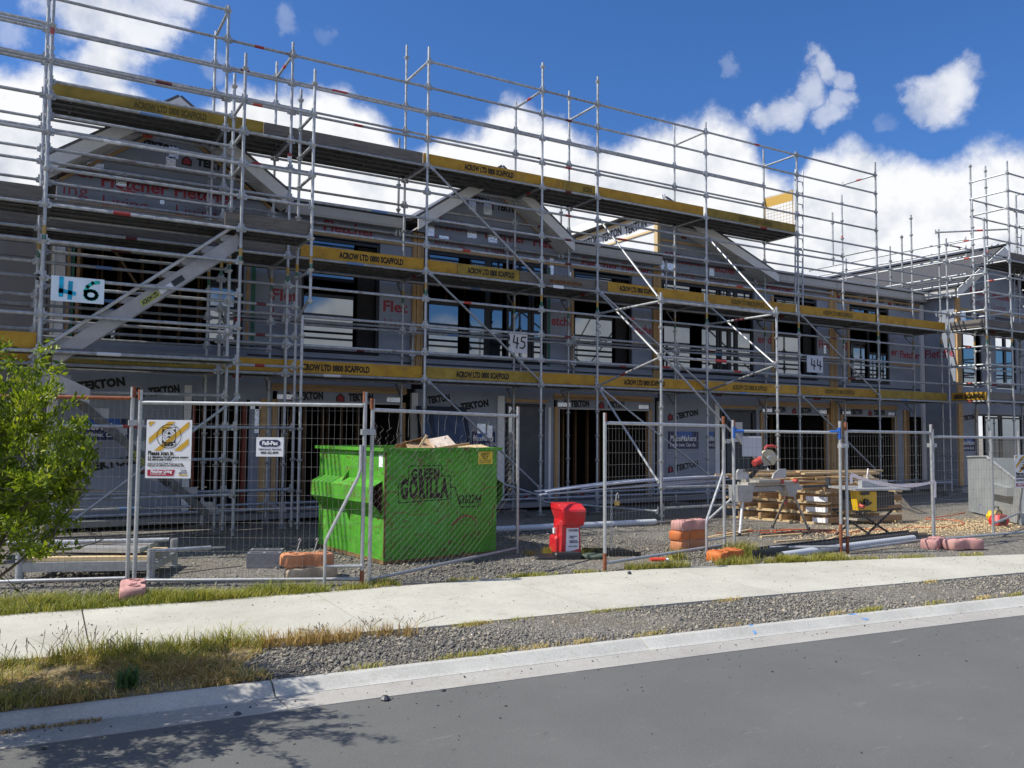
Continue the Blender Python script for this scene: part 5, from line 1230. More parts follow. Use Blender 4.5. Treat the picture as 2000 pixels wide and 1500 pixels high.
# rubbish heaped in the skip: each piece lies loose
def sheet(name, c, ax, ay, th, m, label, cat):
    ax, ay = Vector(ax), Vector(ay); n_ = ax.cross(ay).normalized()
    o = MB().obox(c, ax, ay, n_*th); return single(name, o, m, label, cat, 'rubbish in the green skip')
sheet('cardboard', (4.75, -3.4, 1.46), (.62, .1, .06), (.08, .4, .16), .008, CARD, 'creased brown cardboard in the middle of the skip', 'cardboard')
sheet('cardboard', (4.55, -3.2, 1.47), (.35, -.1, .1), (.1, .3, -.1), .008, mat('dark_cardboard', (.22, .14, .07), .8), 'dark curled cardboard standing in the heap in the skip', 'cardboard')
sheet('paper_sack', (4.95, -3.45, 1.47), (.3, .05, .05), (.0, .25, .12), .1, mat('sack_paper', (.55, .46, .38), .8, var=.2, vscale=9), 'crumpled pale paper sack in the skip', 'sack')
sheet('plywood_offcut', (5.3, -3.5, 1.44), (.62, .05, .02), (.05, .35, .03), .012, PINEL, 'flat pale plywood offcut at the right of the skip', 'plywood')
sheet('timber_offcut', (4.62, -3.55, 1.52), (.12, .02, .16), (.02, .06, 0), .03, PINEL, 'short timber end sticking up out of the skip', 'timber')
sheet('timber_offcut', (5.05, -3.6, 1.455), (.5, .05, .06), (0, .05, 0), .03, PINE, 'reddish timber length lying across the rubbish in the skip', 'timber')
sheet('plastic_wrap', (5.0, -3.35, 1.53), (.06, 0, .1), (.03, .1, 0), .01, WHT, 'white plastic scrap sticking up in the skip', 'plastic')
part('rubbish_fill', MB().box(.05, Lx-.05, .05, Ly-.05, .3, 1.30), CARD, sk, local=True)

# ================================================================== RED POWER BOX
pb = thing('power_box', 'red plastic temporary power box with a white label', 'power box', (6.36, -4.45, 0), R(-14))
w, dp = .17, .16
def rr(x0, x1, y0, y1, z, c=.02): return [(x0+c, y0, z), (x1-c, y0, z), (x1, y0+c, z), (x1, y1-c, z), (x1-c, y1, z), (x0+c, y1, z), (x0, y1-c, z), (x0, y0+c, z)]
mb = MB(); mb.loft([rr(-.20, .165, -.17, .2, 0), rr(-.195, .16, -.165, .2, .025), rr(-.165, .14, -.15, .18, .04), rr(-.145, .13, -.14, .17, .46), rr(-.14, .125, -.135, .16, .48)])
part('body', mb, REDP, pb, local=True)
mb = MB(); mb.loft([rr(-.225, -.12, -.12, .14, .04), rr(-.22, -.13, -.11, .13, .24), rr(-.21, -.14, -.10, .12, .27)]); part('side_step', mb, REDP, pb, local=True)
mb = MB(); mb.loft([rr(-.19, -.135, -.06, .08, .24), rr(-.18, -.135, -.05, .07, .42)]); part('side_flap', mb, REDP, pb, local=True)
mb = MB(); mb.loft([rr(-.11, .165, -.165, .16, .41), rr(-.12, .17, -.19, .18, .43), rr(-.155, .185, -.225, .25, .60), rr(-.165, .185, -.215, .28, .63), rr(-.16, .18, -.06, .29, .69)]); part('hood', mb, REDP, pb, local=True)
lb = part('label_sheet', MB().add([(-.085, -.154, .06), (.105, -.152, .105), (.105, -.145, .38), (-.07, -.145, .38)], [(0, 1, 2, 3)]), LABEL, pb, local=True)
for s, sz, x, z, ww in (('POWERO', .045, -.045, .335, .15), ('TEMPORARY', .022, -.03, .265, .11), ('POWER', .022, -.03, .245, .06), ('ELECTRICAL', .022, -.03, .205, .11), ('INSPECTIONS', .022, -.03, .185, .12), ('0800 POWERO', .018, -.045, .135, .13)):
    text(s, sz, NAVY, lb, (x, -.160, z), width=ww, bold=.001, local=True)
part('socket', MB().box(-.205, -.185, -.03, .03, .30, .37), WHT, pb, local=True)
def plate(name, x, y, rz, sx, sy, sz, m, label, cat, tilt=0, grp=None):
    t = bpy.data.objects.new(name, MB().loft([rr(-sx, sx, -sy, sy, 0), rr(-sx, sx, -sy, sy, sz*.7), rr(-sx*.94, sx*.94, -sy*.94, sy*.94, sz)]).mesh(name, m)); COL.objects.link(t)
    t.location = (x, y, .0); t.rotation_euler = (tilt, 0, rz); t['label'] = label; t['category'] = cat
    if grp: t['group'] = grp
    return t
plate('pit_cover', 5.98, -4.62, R(-30), .20, .13, .05, BLK, 'flat black plastic pit lid left of the red box, nearest the skip', 'pit lid', R(3), 'loose black pit lids')
plate('pit_cover', 6.16, -4.72, R(-22), .18, .13, .09, BLK, 'thick black plastic pit lid tucked against the left foot of the red box', 'pit lid', R(-4), 'loose black pit lids')
mb = MB(); n = 18
mb.loft([[(6.49+k*.155*math.cos(i*2*math.pi/n), -4.86+k*.155*math.sin(i*2*math.pi/n), z) for i in range(n)] for k, z in ((.9, .0), (1, .03), (1, .05), (.92, .06))])
single('manhole_cover', mb, mat('dull_green_lid', (.075, .10, .075), .6, var=.2), 'round dull green lid on the gravel in front of the red box', 'lid')
mb = MB()
for i in range(4): mb.bar((6.62, -4.42-.12*i, .05), (7.18, -4.62-.12*i, .03), .03, .06)
for i in range(4): mb.bar((6.66+.16*i, -4.40-.05*i, .045), (6.64+.16*i, -4.80-.05*i, .035), .03, .05)
single('plastic_grate', mb, BLK, 'black plastic grate lying open behind the padlocked fence post', 'grate')
mb = MB().tube((6.98, -5.42, .03), (7.16, -5.50, .03), .028, 10).tube((7.16, -5.50, .03), (7.20, -5.52, .03), .018, 10, 1); single('sealant_tube', mb, [mat('tube_red', (.62, .06, .03), .5), WHT], 'orange-red sealant tube on the gravel under the fence rail', 'sealant tube', smooth=True)
# chain and padlock on the gate post
ch = thing('chain', 'galvanised chain hanging down the padlocked fence post', 'chain', (6.09, -5.76, .2))
lk = MB()
for i in range(16): 
    z = .95-i*.045; lk.path([(6.085+.012*math.cos(a)*(i % 2)+.01, -5.765+.012*math.cos(a)*(1-i % 2), z+.022*math.sin(a)) for a in [k*math.pi/4 for k in range(9)]], .004, 4)
part('links', lk, GALV, ch)
pl = thing('padlock', 'brass padlock hanging open on the fence wire', 'padlock', (6.20, -5.72, .78))
part('body', MB().box(6.18, 6.235, -5.745, -5.715, .775, .83), COPP, pl); part('shackle', MB().path([(6.19, -5.73, .83), (6.195, -5.73, .90), (6.215, -5.73, .925), (6.232, -5.73, .90), (6.23, -5.73, .86)], .006, 6), ALU, pl)

# ================================================================== LEANING WINDOW, BUNDLES, PIPES
lw_ = thing('window_unit', 'dark-framed window unit leaning against the scaffold behind the skip', 'window', (7.1, .75, .2))
A = Vector((6.62, .55, .2)); ux = Vector((1.12, .1, 0)); uz = Vector((-.06, .5, 1.95)); nn = ux.cross(uz).normalized()
def Lq(s, t_, o=0): return A+ux*s+uz*t_+nn*o
mb = MB()
for s0, s1, t0, t1 in ((0, 1, 0, .06), (0, 1, .94, 1), (0, .06, .06, .94), (.94, 1, .06, .94), (.22, .30, .06, .94)):
    mb.prism([Lq(s0, t0), Lq(s1, t0), Lq(s1, t1), Lq(s0, t1)], nn*-.06)
part('frame', mb, mat('navy_frame', (.02, .022, .035), .4), lw_)
mb = MB()
for s0, s1 in ((.06, .22), (.30, .94)): mb.prism([Lq(s0, .06, -.02), Lq(s1, .06, -.02), Lq(s1, .94, -.02), Lq(s0, .94, -.02)], nn*-.008)
part('pane', mb, mat('protected_glass', (.05, .065, .105), .3, var=.4, vscale=4), lw_)
mb = MB().bar((6.50, .55, .18), (6.62, .95, 2.0), .05, .03); single('timber_length', mb, PINE, 'timber length leaning beside the dark window unit behind the skip', 'timber')
# long pale weatherboards / flashings on the trestle rail
for i in range(9):
    x0 = 7.75+.12*(i*7 % 5)+(.6 if i > 5 else 0); x1 = 12.6-.25*(i*3 % 4); yy = -1.55+.085*(i % 3); z0 = .60+.024*(i//3)
    mb = MB(); pts = []
    for k in range(9):
        s = k/8; pts.append(Vector((x0+(x1-x0)*s, yy+.02*math.sin(i+k*.7), z0+.19*s-.05*s*s+.05*math.sin(s*3.0)*(i > 2)-.03*(1-s)*(i < 3)+.008*math.sin(i*2+k))))
    for p, q in zip(pts[:-1], pts[1:]): mb.bar(p, q, .085, .018)
    single('aluminium_flashing', mb, WHITE if i % 3 else mat('lilac_flashing', (.52, .54, .64), .5), 'one of the long pale flashings bundled on the low rail at mid height', 'flashing', 'pale flashings bundled on the low rail')
def longpipe(name, p, q, r_, m, label, cat, grp=None, hollow=True):
    mb = MB(); p, q = Vector(p), Vector(q); n = 12
    mid = (p+q)/2+Vector((0, .02, -.0)); mb.path([p, p.lerp(mid, .5)+Vector((0, .01, 0)), mid, mid.lerp(q, .5), q], r_, 14, cap=not hollow)
    if hollow: mb.path([q, mid, p], r_*.88, 14, cap=False, mi=0)
    return single(name, mb, m, label, cat, grp, smooth=True)
longpipe('drain_pipe', (5.55, -1.78, .055), (9.85, -2.12, .055), .055, PVC, 'long grey drain pipe on the gravel behind the red power box', 'pipe')
longpipe('drain_pipe', (8.69, -6.05, .05), (12.0, -5.72, .05), .05, PVC, 'long pale drain pipe along the fence foot at right', 'pipe')
mb = MB()
for z, y in ((.0, 0), (.115, .0)): pass
a, b_ = Vector((8.35, -5.78, 0)), Vector((12.4, -5.45, 0)); d = (b_-a).normalized(); nrm = Vector((-d.y, d.x, 0))
for c0, c1, z0, z1 in ((-.08, .08, .0, .008), (-.08, -.072, .008, .12), (.072, .08, .008, .12)): mb.prism([a+nrm*c0+ZV*z0, a+nrm*c1+ZV*z0, a+nrm*c1+ZV*z1, a+nrm*c0+ZV*z1], b_-a)
single('steel_channel', mb, SLATE, 'long dark grey channel lying along the fence beside the pale pipe', 'channel')
# ---------------- stillage of scaffold timbers behind the left fence
st = thing('stillage', 'low galvanised frame holding planks and scaffold boards behind the left fence panel', 'stillage', (.6, -3.6, 0))
P0, P1 = Vector((.0, -3.35, 0)), Vector((1.24, -3.88, 0)); off = Vector((.35, .8, 0))
for p in (P0, P1, P0+off, P1+off):
    part('leg', MB().tube(p, p+ZV*.34, .045, 10), GALV, st, True); part('foot_plate', MB().tube(p, p+ZV*.03, .085, 10), GALV, st, True)
for p, q in ((P0, P1), (P0+off, P1+off)): part('beam', MB().bar(p+ZV*.16, q+ZV*.16, .05, .1), FENCE, st)
for p, q in ((P0, P0+off), (P1, P1+off)): part('beam', MB().bar(p+ZV*.14, q+ZV*.14, .05, .08), FENCE, st)
for i in range(5):
    q0 = P0+off*(.1+.18*i)+ZV*(.235+.012*(i % 2)); part_m = PINEL if i % 2 == 0 else GREYW
    single('timber_plank', MB().bar(q0-Vector((.05, -.02, 0)), q0+(P1-P0)*.97, .11, .04), part_m, ['front pale plank in the low stillage', 'second plank from the front, weathered grey, in the stillage', 'middle pale plank in the low stillage', 'fourth plank from the front, weathered grey, in the stillage', 'rear pale plank in the low stillage'][i], 'plank', 'planks in the stillage')
for i in range(2): single('steel_plank', MB().bar(P0+off*(.3+.4*i)+ZV*.31+Vector((.2, 0, 0)), P1+off*(.3+.4*i)+ZV*.31-Vector((.15, 0, 0)), .22, .05), ALU, ['front pale steel plank on top of the stillage', 'rear pale steel plank on top of the stillage'][i], 'plank', 'steel planks on the stillage')
mb = MB().tube((1.25, -3.55, .27), (1.95, -3.4, .25), .026, 10).bar((1.95, -3.4, .25), (2.12, -3.36, .24), .05, .012); single('scaffold_tube', mb, GALV, 'loose scaffold tube with flattened end sticking out of the stillage', 'tube', smooth=True)
mb = MB().tube((-.4, -2.9, .38), (1.5, -3.3, .36), .024, 10); single('scaffold_tube', mb, GALV, 'loose scaffold tube lying on the back of the stillage', 'tube', smooth=True)
# concrete blocks by the left fence
def cblock(c, rz, label, sx=.39, sy=.09, sz=.19):
    ca, sa = math.cos(rz), math.sin(rz); ax, ay = Vector((ca, sa, 0)), Vector((-sa, ca, 0))
    mb = MB().obox(Vector(c)+ZV*(sz/2), ax*sx, ay*.025, ZV*sz).obox(Vector(c)+ay*.11+ZV*(sz/2), ax*sx, ay*.025, ZV*sz)
    for s in (-.46, 0, .46): mb.obox(Vector(c)+ay*.055+ax*(s*sx)+ZV*(sz/2), ax*.028, ay*.084, ZV*sz)
    single('concrete_block', mb, CBLK, label, 'concrete block', 'grey concrete blocks by the fence')
cblock((2.50, -3.70, 0), R(-24), 'grey hollow concrete block nearest the fence, left of the orange foot'); cblock((2.60, -3.42, 0), R(-24), 'grey hollow concrete block half hidden behind the front one'); cblock((2.83, -3.95, 0), R(-62), 'grey hollow concrete block turned end-on beside the orange foot', sx=.3)
for p in ((2.66, -4.5), (2.84, -4.56)): single('tie_rod', MB().path([(p[0], p[1], .26), (p[0]+.04, p[1]+.01, .40), (p[0]+.055, p[1], .425), (p[0]+.04, p[1], .44), (p[0]+.025, p[1], .42)], .006, 6), ALU, ('left' if p[0] < 2.7 else 'right')+' thin bent wire tie standing in the pale orange fence foot', 'wire tie', 'wire ties in the orange foot')

# ================================================================== SAWS
ms = thing('mitre_saw', 'mitre saw with beige blade guard and red handle on its stand', 'saw', (10.55, -3.95, .82))
B0 = Vector((10.50, -3.92, .84))
part('base', MB().box(10.18, 11.35, -4.04, -3.80, .80, .86).box(10.35, 10.85, -4.12, -3.72, .86, .90), SAWG, ms)
part('fence_plate', MB().prism([(10.12, -3.86, .90), (10.40, -3.86, .90), (10.40, -3.86, 1.0), (10.33, -3.86, 1.07), (10.16, -3.86, 1.07), (10.12, -3.86, 1.02)], (0, .03, 0)), ALU, ms); part('fence_plate', MB().prism([(10.95, -3.86, .90), (11.28, -3.86, .90), (11.28, -3.86, 1.06), (11.12, -3.86, 1.06), (10.98, -3.86, .98)], (0, .03, 0)), ALU, ms)
n = 28; c = Vector((10.70, -3.98, 1.25)); ax = Vector((.96, -.28, 0)); az_ = ZV
ringo = lambda r_, o: [tuple(c+ax*(r_*math.cos(2*math.pi*i/n))+az_*(r_*math.sin(2*math.pi*i/n))+Vector((-.28, -.96, 0))*o) for i in range(n)]
def arc(r_, o, a0, a1, k=16): return [tuple(c+ax*(r_*math.cos(a0+(a1-a0)*i/k))+az_*(r_*math.sin(a0+(a1-a0)*i/k))+Vector((-.28, -.96, 0))*o) for i in range(k+1)]
GB = mat('guard_beige', (.50, .44, .31), .5, var=.15)
part('blade_guard', MB().prism(arc(.145, -.02, -.9, 2.6), Vector((-.28, -.96, 0))*.06), GB, ms); part('guard_boss', MB().tube(c+Vector((-.28, -.96, 0))*.04, c+Vector((-.28, -.96, 0))*.065, .035, 12).bar(c+Vector((-.28, -.96, 0))*.05+ZV*.03, c+Vector((-.28, -.96, 0))*.05+ax*.11+ZV*.05, .012, .03), ALU, ms); part('lower_guard', MB().prism(arc(.122, -.01, 2.6, 5.2), Vector((-.28, -.96, 0))*.035), mat('smoky_guard', (.34, .31, .25), .4), ms)
mb = MB(); mb.loft([ringo(.118, -.035), ringo(.118, -.03)]); part('blade', mb, ALU, ms)
mb = MB(); 
for i in range(n): pass
mb.tube(c+Vector((-.02, .06, .0)), c+Vector((-.24, .08, -.09)), .07, 12, r2=.05); part('motor', mb, SAWR, ms, smooth=True)
part('handle', MB().path([c+Vector((-.06, 0, .15)), c+Vector((-.04, -.02, .20)), c+Vector((.08, -.05, .205)), c+Vector((.15, -.06, .18))], .024, 8), SAWR, ms, smooth=True)
part('arm', MB().bar(c+Vector((-.05, .05, -.05)), (10.42, -3.85, .93), .06, .06).bar((10.30, -3.9, 1.05), (10.70, -3.95, 1.10), .05, .05), BLK, ms)
for x in (10.95, 11.3): part('clamp_knob', MB().tube((x, -4.08, .86), (x, -4.0, .86), .035, 8), SAWR, ms, smooth=True)
ss = thing('saw_stand', 'folding steel stand under the mitre saw', 'saw stand', (10.7, -3.9, 0))
part('beam', MB().box(10.02, 11.55, -3.97, -3.87, .70, .78), FENCE, ss); part('extension_bar', MB().box(11.56, 12.35, -3.94, -3.90, .73, .77).box(12.25, 12.29, -3.96, -3.88, .70, .90), SLATE, ss)
part('leg_bracket', MB().prism([(9.95, -4.05, .55), (10.25, -4.05, .55), (10.32, -4.05, .82), (9.93, -4.05, .82)], (0, .2, 0)), ALU, ss); part('leg_bracket', MB().prism([(11.18, -4.02, .60), (11.32, -4.02, .60), (11.42, -4.02, .82), (11.06, -4.02, .82)], (0, .2, 0)), ALU, ss)
for p, q, m in (((10.08, -4.02, .60), (9.97, -4.05, .02), WHT), ((9.98, -3.88, .6), (9.35, -3.75, .12), FENCE), ((11.28, -3.86, .6), (11.42, -3.42, .02), GREYW), ((11.2, -4.0, .78), (11.68, -3.98, .02), FENCE)):
    l = part('leg', MB().tube(p, q, .02, 8), m, ss, True); part('rubber_foot', MB().tube(Vector(q)+ZV*.04, Vector(q)-ZV*.015, .026, 8), BLK, l, True)
single('warning_tag', MB().box(11.30, 11.36, -3.80, -3.79, .45, .66), [mat('tag_red', (.5, .04, .05), .6)], 'small red and white tag tied to the rear leg of the saw stand', 'tag')
ts = thing('table_saw', 'yellow jobsite table saw', 'saw', (11.75, -5.1, .45))
part('body', MB().prism([(11.28, -5.28, .47), (11.66, -5.33, .45), (11.66, -5.33, .755), (11.22, -5.28, .775)], (.02, .12, 0)), YELP, ts); part('side_panel', MB().box(11.30, 12.22, -5.14, -4.9, .47, .755).box(11.70, 12.15, -5.30, -5.141, .52, .74), BLK, ts)
part('table_top', MB().prism([(11.12, -5.36, .785), (12.35, -5.45, .765), (12.42, -4.85, .775), (11.18, -4.8, .80)], (0, 0, .03)), ALU, ts); part('rip_fence', MB().box(11.55, 12.2, -5.15, -5.08, .81, .92), FENCE, ts)
part('slot_scale', MB().path([(11.40+.16*math.cos(a), -5.335, .66+.11*math.sin(a)) for a in [math.pi+.3+i*.22 for i in range(11)]], .012, 6), BLK, ts); part('hand_wheel', MB().tube((11.40, -5.36, .60), (11.40, -5.31, .60), .05, 12), BLK, ts, True); part('stop_switch', MB().tube((11.30, -5.36, .53), (11.30, -5.30, .55), .035, 10), SAWR, ts, True); part('maker_plate', MB().box(11.30, 11.50, -5.325, -5.318, .71, .76), BLK, ts)
part('blade_riser', MB().path([(11.75, -5.1, .82), (11.78, -5.08, 1.0), (11.84, -5.05, 1.10), (11.90, -5.0, .95), (12.0, -4.98, .84)], .012, 6), mat('clear_guard', (.45, .40, .42), .3), ts, True)
tsd = thing('saw_stand', 'black crossed-leg stand under the yellow table saw', 'saw stand', (11.8, -5.1, 0))
for y in (-5.33, -4.85):
    for p, q in (((11.24, y, .01), (12.10, y+.02, .46)), ((12.12, y, .01), (11.22, y+.02, .46))): part('leg', MB().tube(p, q, .018, 8), BLK, tsd, True)
part('cross_rail', MB().tube((11.68, -5.33, .24), (11.68, -4.85, .24), .015, 8).bar((11.15, -5.3, .455), (12.3, -5.3, .455), .03, .03).bar((11.15, -4.86, .455), (12.3, -4.86, .455), .03, .03), BLK, tsd)
part('tray', MB().box(11.35, 12.0, -5.2, -4.95, .30, .33), mat('dusty_tray', (.4, .35, .28), .8), tsd)
# ---------------- stack of packed trusses with loose timber on top
O = Vector((12.58, -3.60, 0)); ux, uy = Vector((.985, -.15, 0)), Vector((-.31, .93, 0))
def sq(a, b, z): return O+ux*a+uy*b+ZV*z
for k in range(4):
    t = thing('timber_pack', ['bottom', 'second', 'third', 'top'][k]+' strapped pack of short timbers in the stack of four', 'timber pack', sq(1, 1, k*.19), 0, 'stacked timber packs')
    for i in range(5): part('board', MB().prism([sq(0, i*.42, k*.19+.045), sq(1.85, i*.42, k*.19+.045), sq(1.85, i*.42, k*.19+.15), sq(0, i*.42, k*.19+.15)], uy*.05), PINE if i else STUD, t)
    for i in range(4): part('bearer', MB().prism([sq(.02+i*.58, -.01, k*.19+.002), sq(.12+i*.58, -.01, k*.19+.002), sq(.12+i*.58, -.01, k*.19+.043), sq(.02+i*.58, -.01, k*.19+.043)], uy*2.1), PINEL, t)
    if k < 3: part('corner_label', MB().prism([sq(-.012, -.008, k*.19+.05), sq(.0, -.008, k*.19+.05), sq(.0, -.008, k*.19+.135), sq(-.012, -.008, k*.19+.135)], uy*(.36-.12*(k == 0))), LABEL, t)
    if k < 3: part('corner_label', MB().prism([sq(-.011, -.012, k*.19+.05), sq(.05, -.012, k*.19+.052), sq(.05, -.012, k*.19+.135), sq(-.011, -.012, k*.19+.135)], uy*.003), LABEL, t)
for i in range(26):
    a0, b0 = rnd.uniform(-.9, .5), rnd.uniform(.0, 1.8); L = rnd.uniform(1.0, 2.3); z = .775+.036*(i//5)+rnd.uniform(0, .01); sk_ = rnd.uniform(-.25, .25)
    p, q = sq(a0, b0, z+.012), sq(a0+L, b0+sk_, z+.012+rnd.uniform(-.01, .02))
    single('loose_batten', MB().bar(p, q, rnd.choice((.045, .07, .09)), .03), PINEL if i % 3 else PINE, 'loose sawn batten heaped on the stack of timber packs', 'batten', 'loose battens on the timber stack')
for i, (x, y, L, rz) in enumerate(((9.6, -4.05, 1.3, .12), (10.0, -3.8, 1.6, .3), (10.6, -4.35, .9, -.05), (10.25, -4.9, .75, -.08), (11.0, -5.0, 1.2, .42), (12.6, -5.15, .8, -.4), (10.6, -5.35, .35, .8), (13.0, -4.3, .5, .3), (11.1, -5.5, .9, -.1), (12.2, -4.5, .3, .2))):
    d = Vector((math.cos(rz), math.sin(rz), 0))*L/2; single('batten_offcut', MB().bar(Vector((x, y, .018))-d, Vector((x, y, .022))+d, .05, .03), PINEL, ['longest pale batten offcut under the left end of the mitre saw stand', 'pale batten offcut lying behind the legs of the mitre saw stand', 'batten offcut lying flat below the middle of the mitre saw', 'short batten offcut nearest the blue-capped fence panel', 'slanting batten offcut in front of the timber packs', 'batten offcut lying under the right legs of the table saw', 'tiny batten offcut on the gravel just inside the fence posts', 'batten offcut on the sawdust right of the table saw', 'batten offcut lying along the fence foot by the table saw', 'stub of batten under the yellow table saw'][i], 'batten', 'offcuts on the gravel round the saws')
# orange extension lead
pts = [(10.6, -3.9, .012), (11.5, -4.2, .012), (12.1, -4.6, .012), (12.5, -4.35, .012), (13.2, -4.65, .012), (13.6, -4.55, .012), (14.2, -4.8, .012), (15.0, -4.7, .012), (15.6, -4.2, .012), (15.4, -3.7, .012), (16.3, -3.6, .012), (17.4, -3.3, .012)]
def smooth_pts(pts, n=6):
    P = [Vector(p) for p in pts]; P = [P[0]]+P+[P[-1]]; out = []
    for i in range(1, len(P)-2):
        for k in range(n):
            t = k/n; a, b, c, d = P[i-1:i+3]; out.append(.5*((2*b)+(c-a)*t+(2*a-5*b+4*c-d)*t*t+(3*b-a-3*c+d)*t*t*t))
    return out+[P[-2]]
single('extension_lead', MB().path(smooth_pts(pts), .011, 6), mat('lead_orange', (.50, .10, .03), .5), 'orange extension lead trailing over the sawdust at right', 'lead', smooth=True)
single('extension_lead', MB().path(smooth_pts([(9.9+.0, -3.6, .012), (10.9, -3.7, .012), (11.3, -3.9, .012), (11.15, -4.15, .012), (10.9, -3.95, .012), (11.35, -3.75, .012), (12.1, -4.2, .012)]), .011, 6), MATS['lead_orange'], 'orange extension lead coiled under the mitre saw stand', 'lead', smooth=True)
# red and white barrier tape
A, B = Vector((9.93, -6.18, 1.10)), Vector((12.03, -6.07, .95)); mb = MB(); n = 24
prev = None
for i in range(n+1):
    s = i/n; p = A.lerp(B, s)-ZV*(.17*4*s*(1-s)*.62)+Vector((0, -.01, 0)); wv = .018+.012*math.cos(s*9)**2
    cur = (p+ZV*wv, p-ZV*wv+Vector((0, .006*math.sin(s*20), 0)))
    if prev: mb.quad(prev[1], cur[1], cur[0], prev[0])
    prev = cur
mb.add([(9.90, -6.19, 1.10), (9.96, -6.19, 1.10), (9.95, -6.2, .98), (9.89, -6.2, .97)], [(0, 1, 2, 3)]); mb.add([(12.02, -6.08, .95), (12.06, -6.08, .95), (12.02, -6.1, .70), (11.94, -6.1, .72)], [(0, 1, 2, 3)])
single('barrier_tape', mb, TAPE, 'white and red barrier tape sagging between two fence posts', 'tape')
single('barrier_tape', MB().add([(13.1, -6.09, .42), (13.14, -6.09, .46), (13.2, -6.09, .56), (13.16, -6.09, .57)], [(0, 1, 2, 3)]).add([(13.17, -6.09, .565), (13.2, -6.09, .57), (13.33, -6.09, .48), (13.32, -6.09, .465)], [(0, 1, 2, 3)]), TAPE, 'short knot of barrier tape on the wire in front of the grey hopper', 'tape')
# gravel heap
mb = MB(); n = 26; rings = []
for j in range(9):
    t_ = j/8; rings.append([(15.6+(1-t_)*(1.35+.12*math.sin(3*a+j))*math.cos(a)+.1*t_, -2.2+(1-t_)*(1.0+.1*math.sin(2*a))*math.sin(a), .82*(1-(1-t_)**1.15)*(1-.15*(1-t_))+.02*math.sin(5*a+j)) for a in [2*math.pi*i/n for i in range(n)]])
mb.loft(rings); single('gravel_heap', mb, mat('heap_fines', (.27, .225, .165), .95, var=.25, vscale=30, bump=1, bscale=60), 'low heap of brown grit behind the table saw', 'heap', smooth=True)
# grey steel hopper skip at right
hp = thing('hopper_bin', 'plain grey steel hopper bin with a sloping front at the right edge', 'skip', (17.5, -3.6, 0))
def f_hop(g, b, v):
    n = g.noise(v, 1.5, 7, .7); mp = g.node('ShaderNodeMapping'); mp.inputs['Scale'].default_value = (5, 5, .6); g.l.new(v, mp.inputs[0]); s = g.noise(mp.outputs[0], 2., 5, .6)
    c = g.ramp(n, [(.3, (.26, .285, .295)), (.7, (.40, .425, .435))]); return g.mix(g.mrange(s, .5, .75, 0, .35), c, (.36, .38, .38))
HOP = mat('hopper_grey', (.3, .3, .3), .5, .2, fn=f_hop)
a0, a1 = Vector((17.70, -3.20, 0)), Vector((16.05, -5.05, 0)); d = (a1-a0).normalized(); nb = Vector((-d.y, d.x, 0))
nb = nb if nb.dot(Vector((1, 1, 0))) > 0 else -nb
poly = [a0+ZV*.03, a0+d*2.6+ZV*.03, a0+d*2.9+ZV*.75, a0+d*1.15+ZV*1.22, a0+ZV*1.18]
part('side_wall', MB().prism(poly, nb*.03), HOP, hp); part('side_wall', MB().prism([p+nb*1.7 for p in poly], nb*.03), HOP, hp)
part('back_wall', MB().prism([a0+nb*.031+ZV*.03, a0+nb*1.699+ZV*.03, a0+nb*1.699+ZV*1.18, a0+nb*.031+ZV*1.18], d*.03), HOP, hp)
part('floor', MB().prism([a0+d*.04+nb*.04+ZV*.02, a0+d*.04+nb*1.69+ZV*.02, a0+d*2.55+nb*1.69+ZV*.02, a0+d*2.55+nb*.04+ZV*.02], ZV*.02), HOP, hp)
part('rim', MB().path([a0+ZV*1.19, a0+d*1.15+ZV*1.23, a0+d*2.9+ZV*.77], .025, 6).path([a0+nb*1.7+ZV*1.19, a0+nb*1.7+d*1.15+ZV*1.23, a0+nb*1.7+d*2.9+ZV*.77], .025, 6), GALV, hp)
part('fork_pocket', MB().prism([a0+d*1.55-nb*.12+ZV*.52, a0+d*2.5-nb*.12+ZV*.52, a0+d*2.5-nb*.12+ZV*.68, a0+d*1.55-nb*.12+ZV*.72], nb*.118), HOP, hp); part('pocket_inside', MB().prism([a0+d*1.545-nb*.10+ZV*.54, a0+d*1.545-nb*.01+ZV*.54, a0+d*1.545-nb*.01+ZV*.69, a0+d*1.545-nb*.10+ZV*.69], d*.004), BLK, hp)
for i, (m, lab, x, y) in enumerate(((YELP, 'yellow compressor on the ground beside the grey hopper', 16.35, -4.55), (REDP, 'red power tool on the ground at the far right edge', 15.55, -5.05))):
    t = thing('power_tool', lab, 'power tool', (x, y, 0)); part('body', MB().loft([rr(x-.16, x+.16, y-.09, y+.09, .02), rr(x-.18, x+.18, y-.11, y+.11, .10), rr(x-.12, x+.14, y-.08, y+.08, .2)]), m, t, True); part('handle', MB().path([(x-.1, y, .19), (x-.05, y, .27), (x+.08, y, .27), (x+.11, y, .19)], .014, 6), BLK, t, True); part('motor', MB().tube((x-.12, y-.1, .1), (x-.12, y-.18, .1), .05, 8), BLK, t, True)
# second notice on the fence corner
t = thing('paper_notice', 'white paper notice with blocks of print behind the blue-capped fence panel', 'notice', (8.62, -5.3, 1.25))
part('sheet', MB().prism([(8.60, -5.45, 1.34), (8.84, -5.585, 1.34), (8.84, -5.585, 1.62), (8.60, -5.45, 1.62)], (.002, .004, 0)), mat('notice_paper', (.46, .47, .54), .6), t)
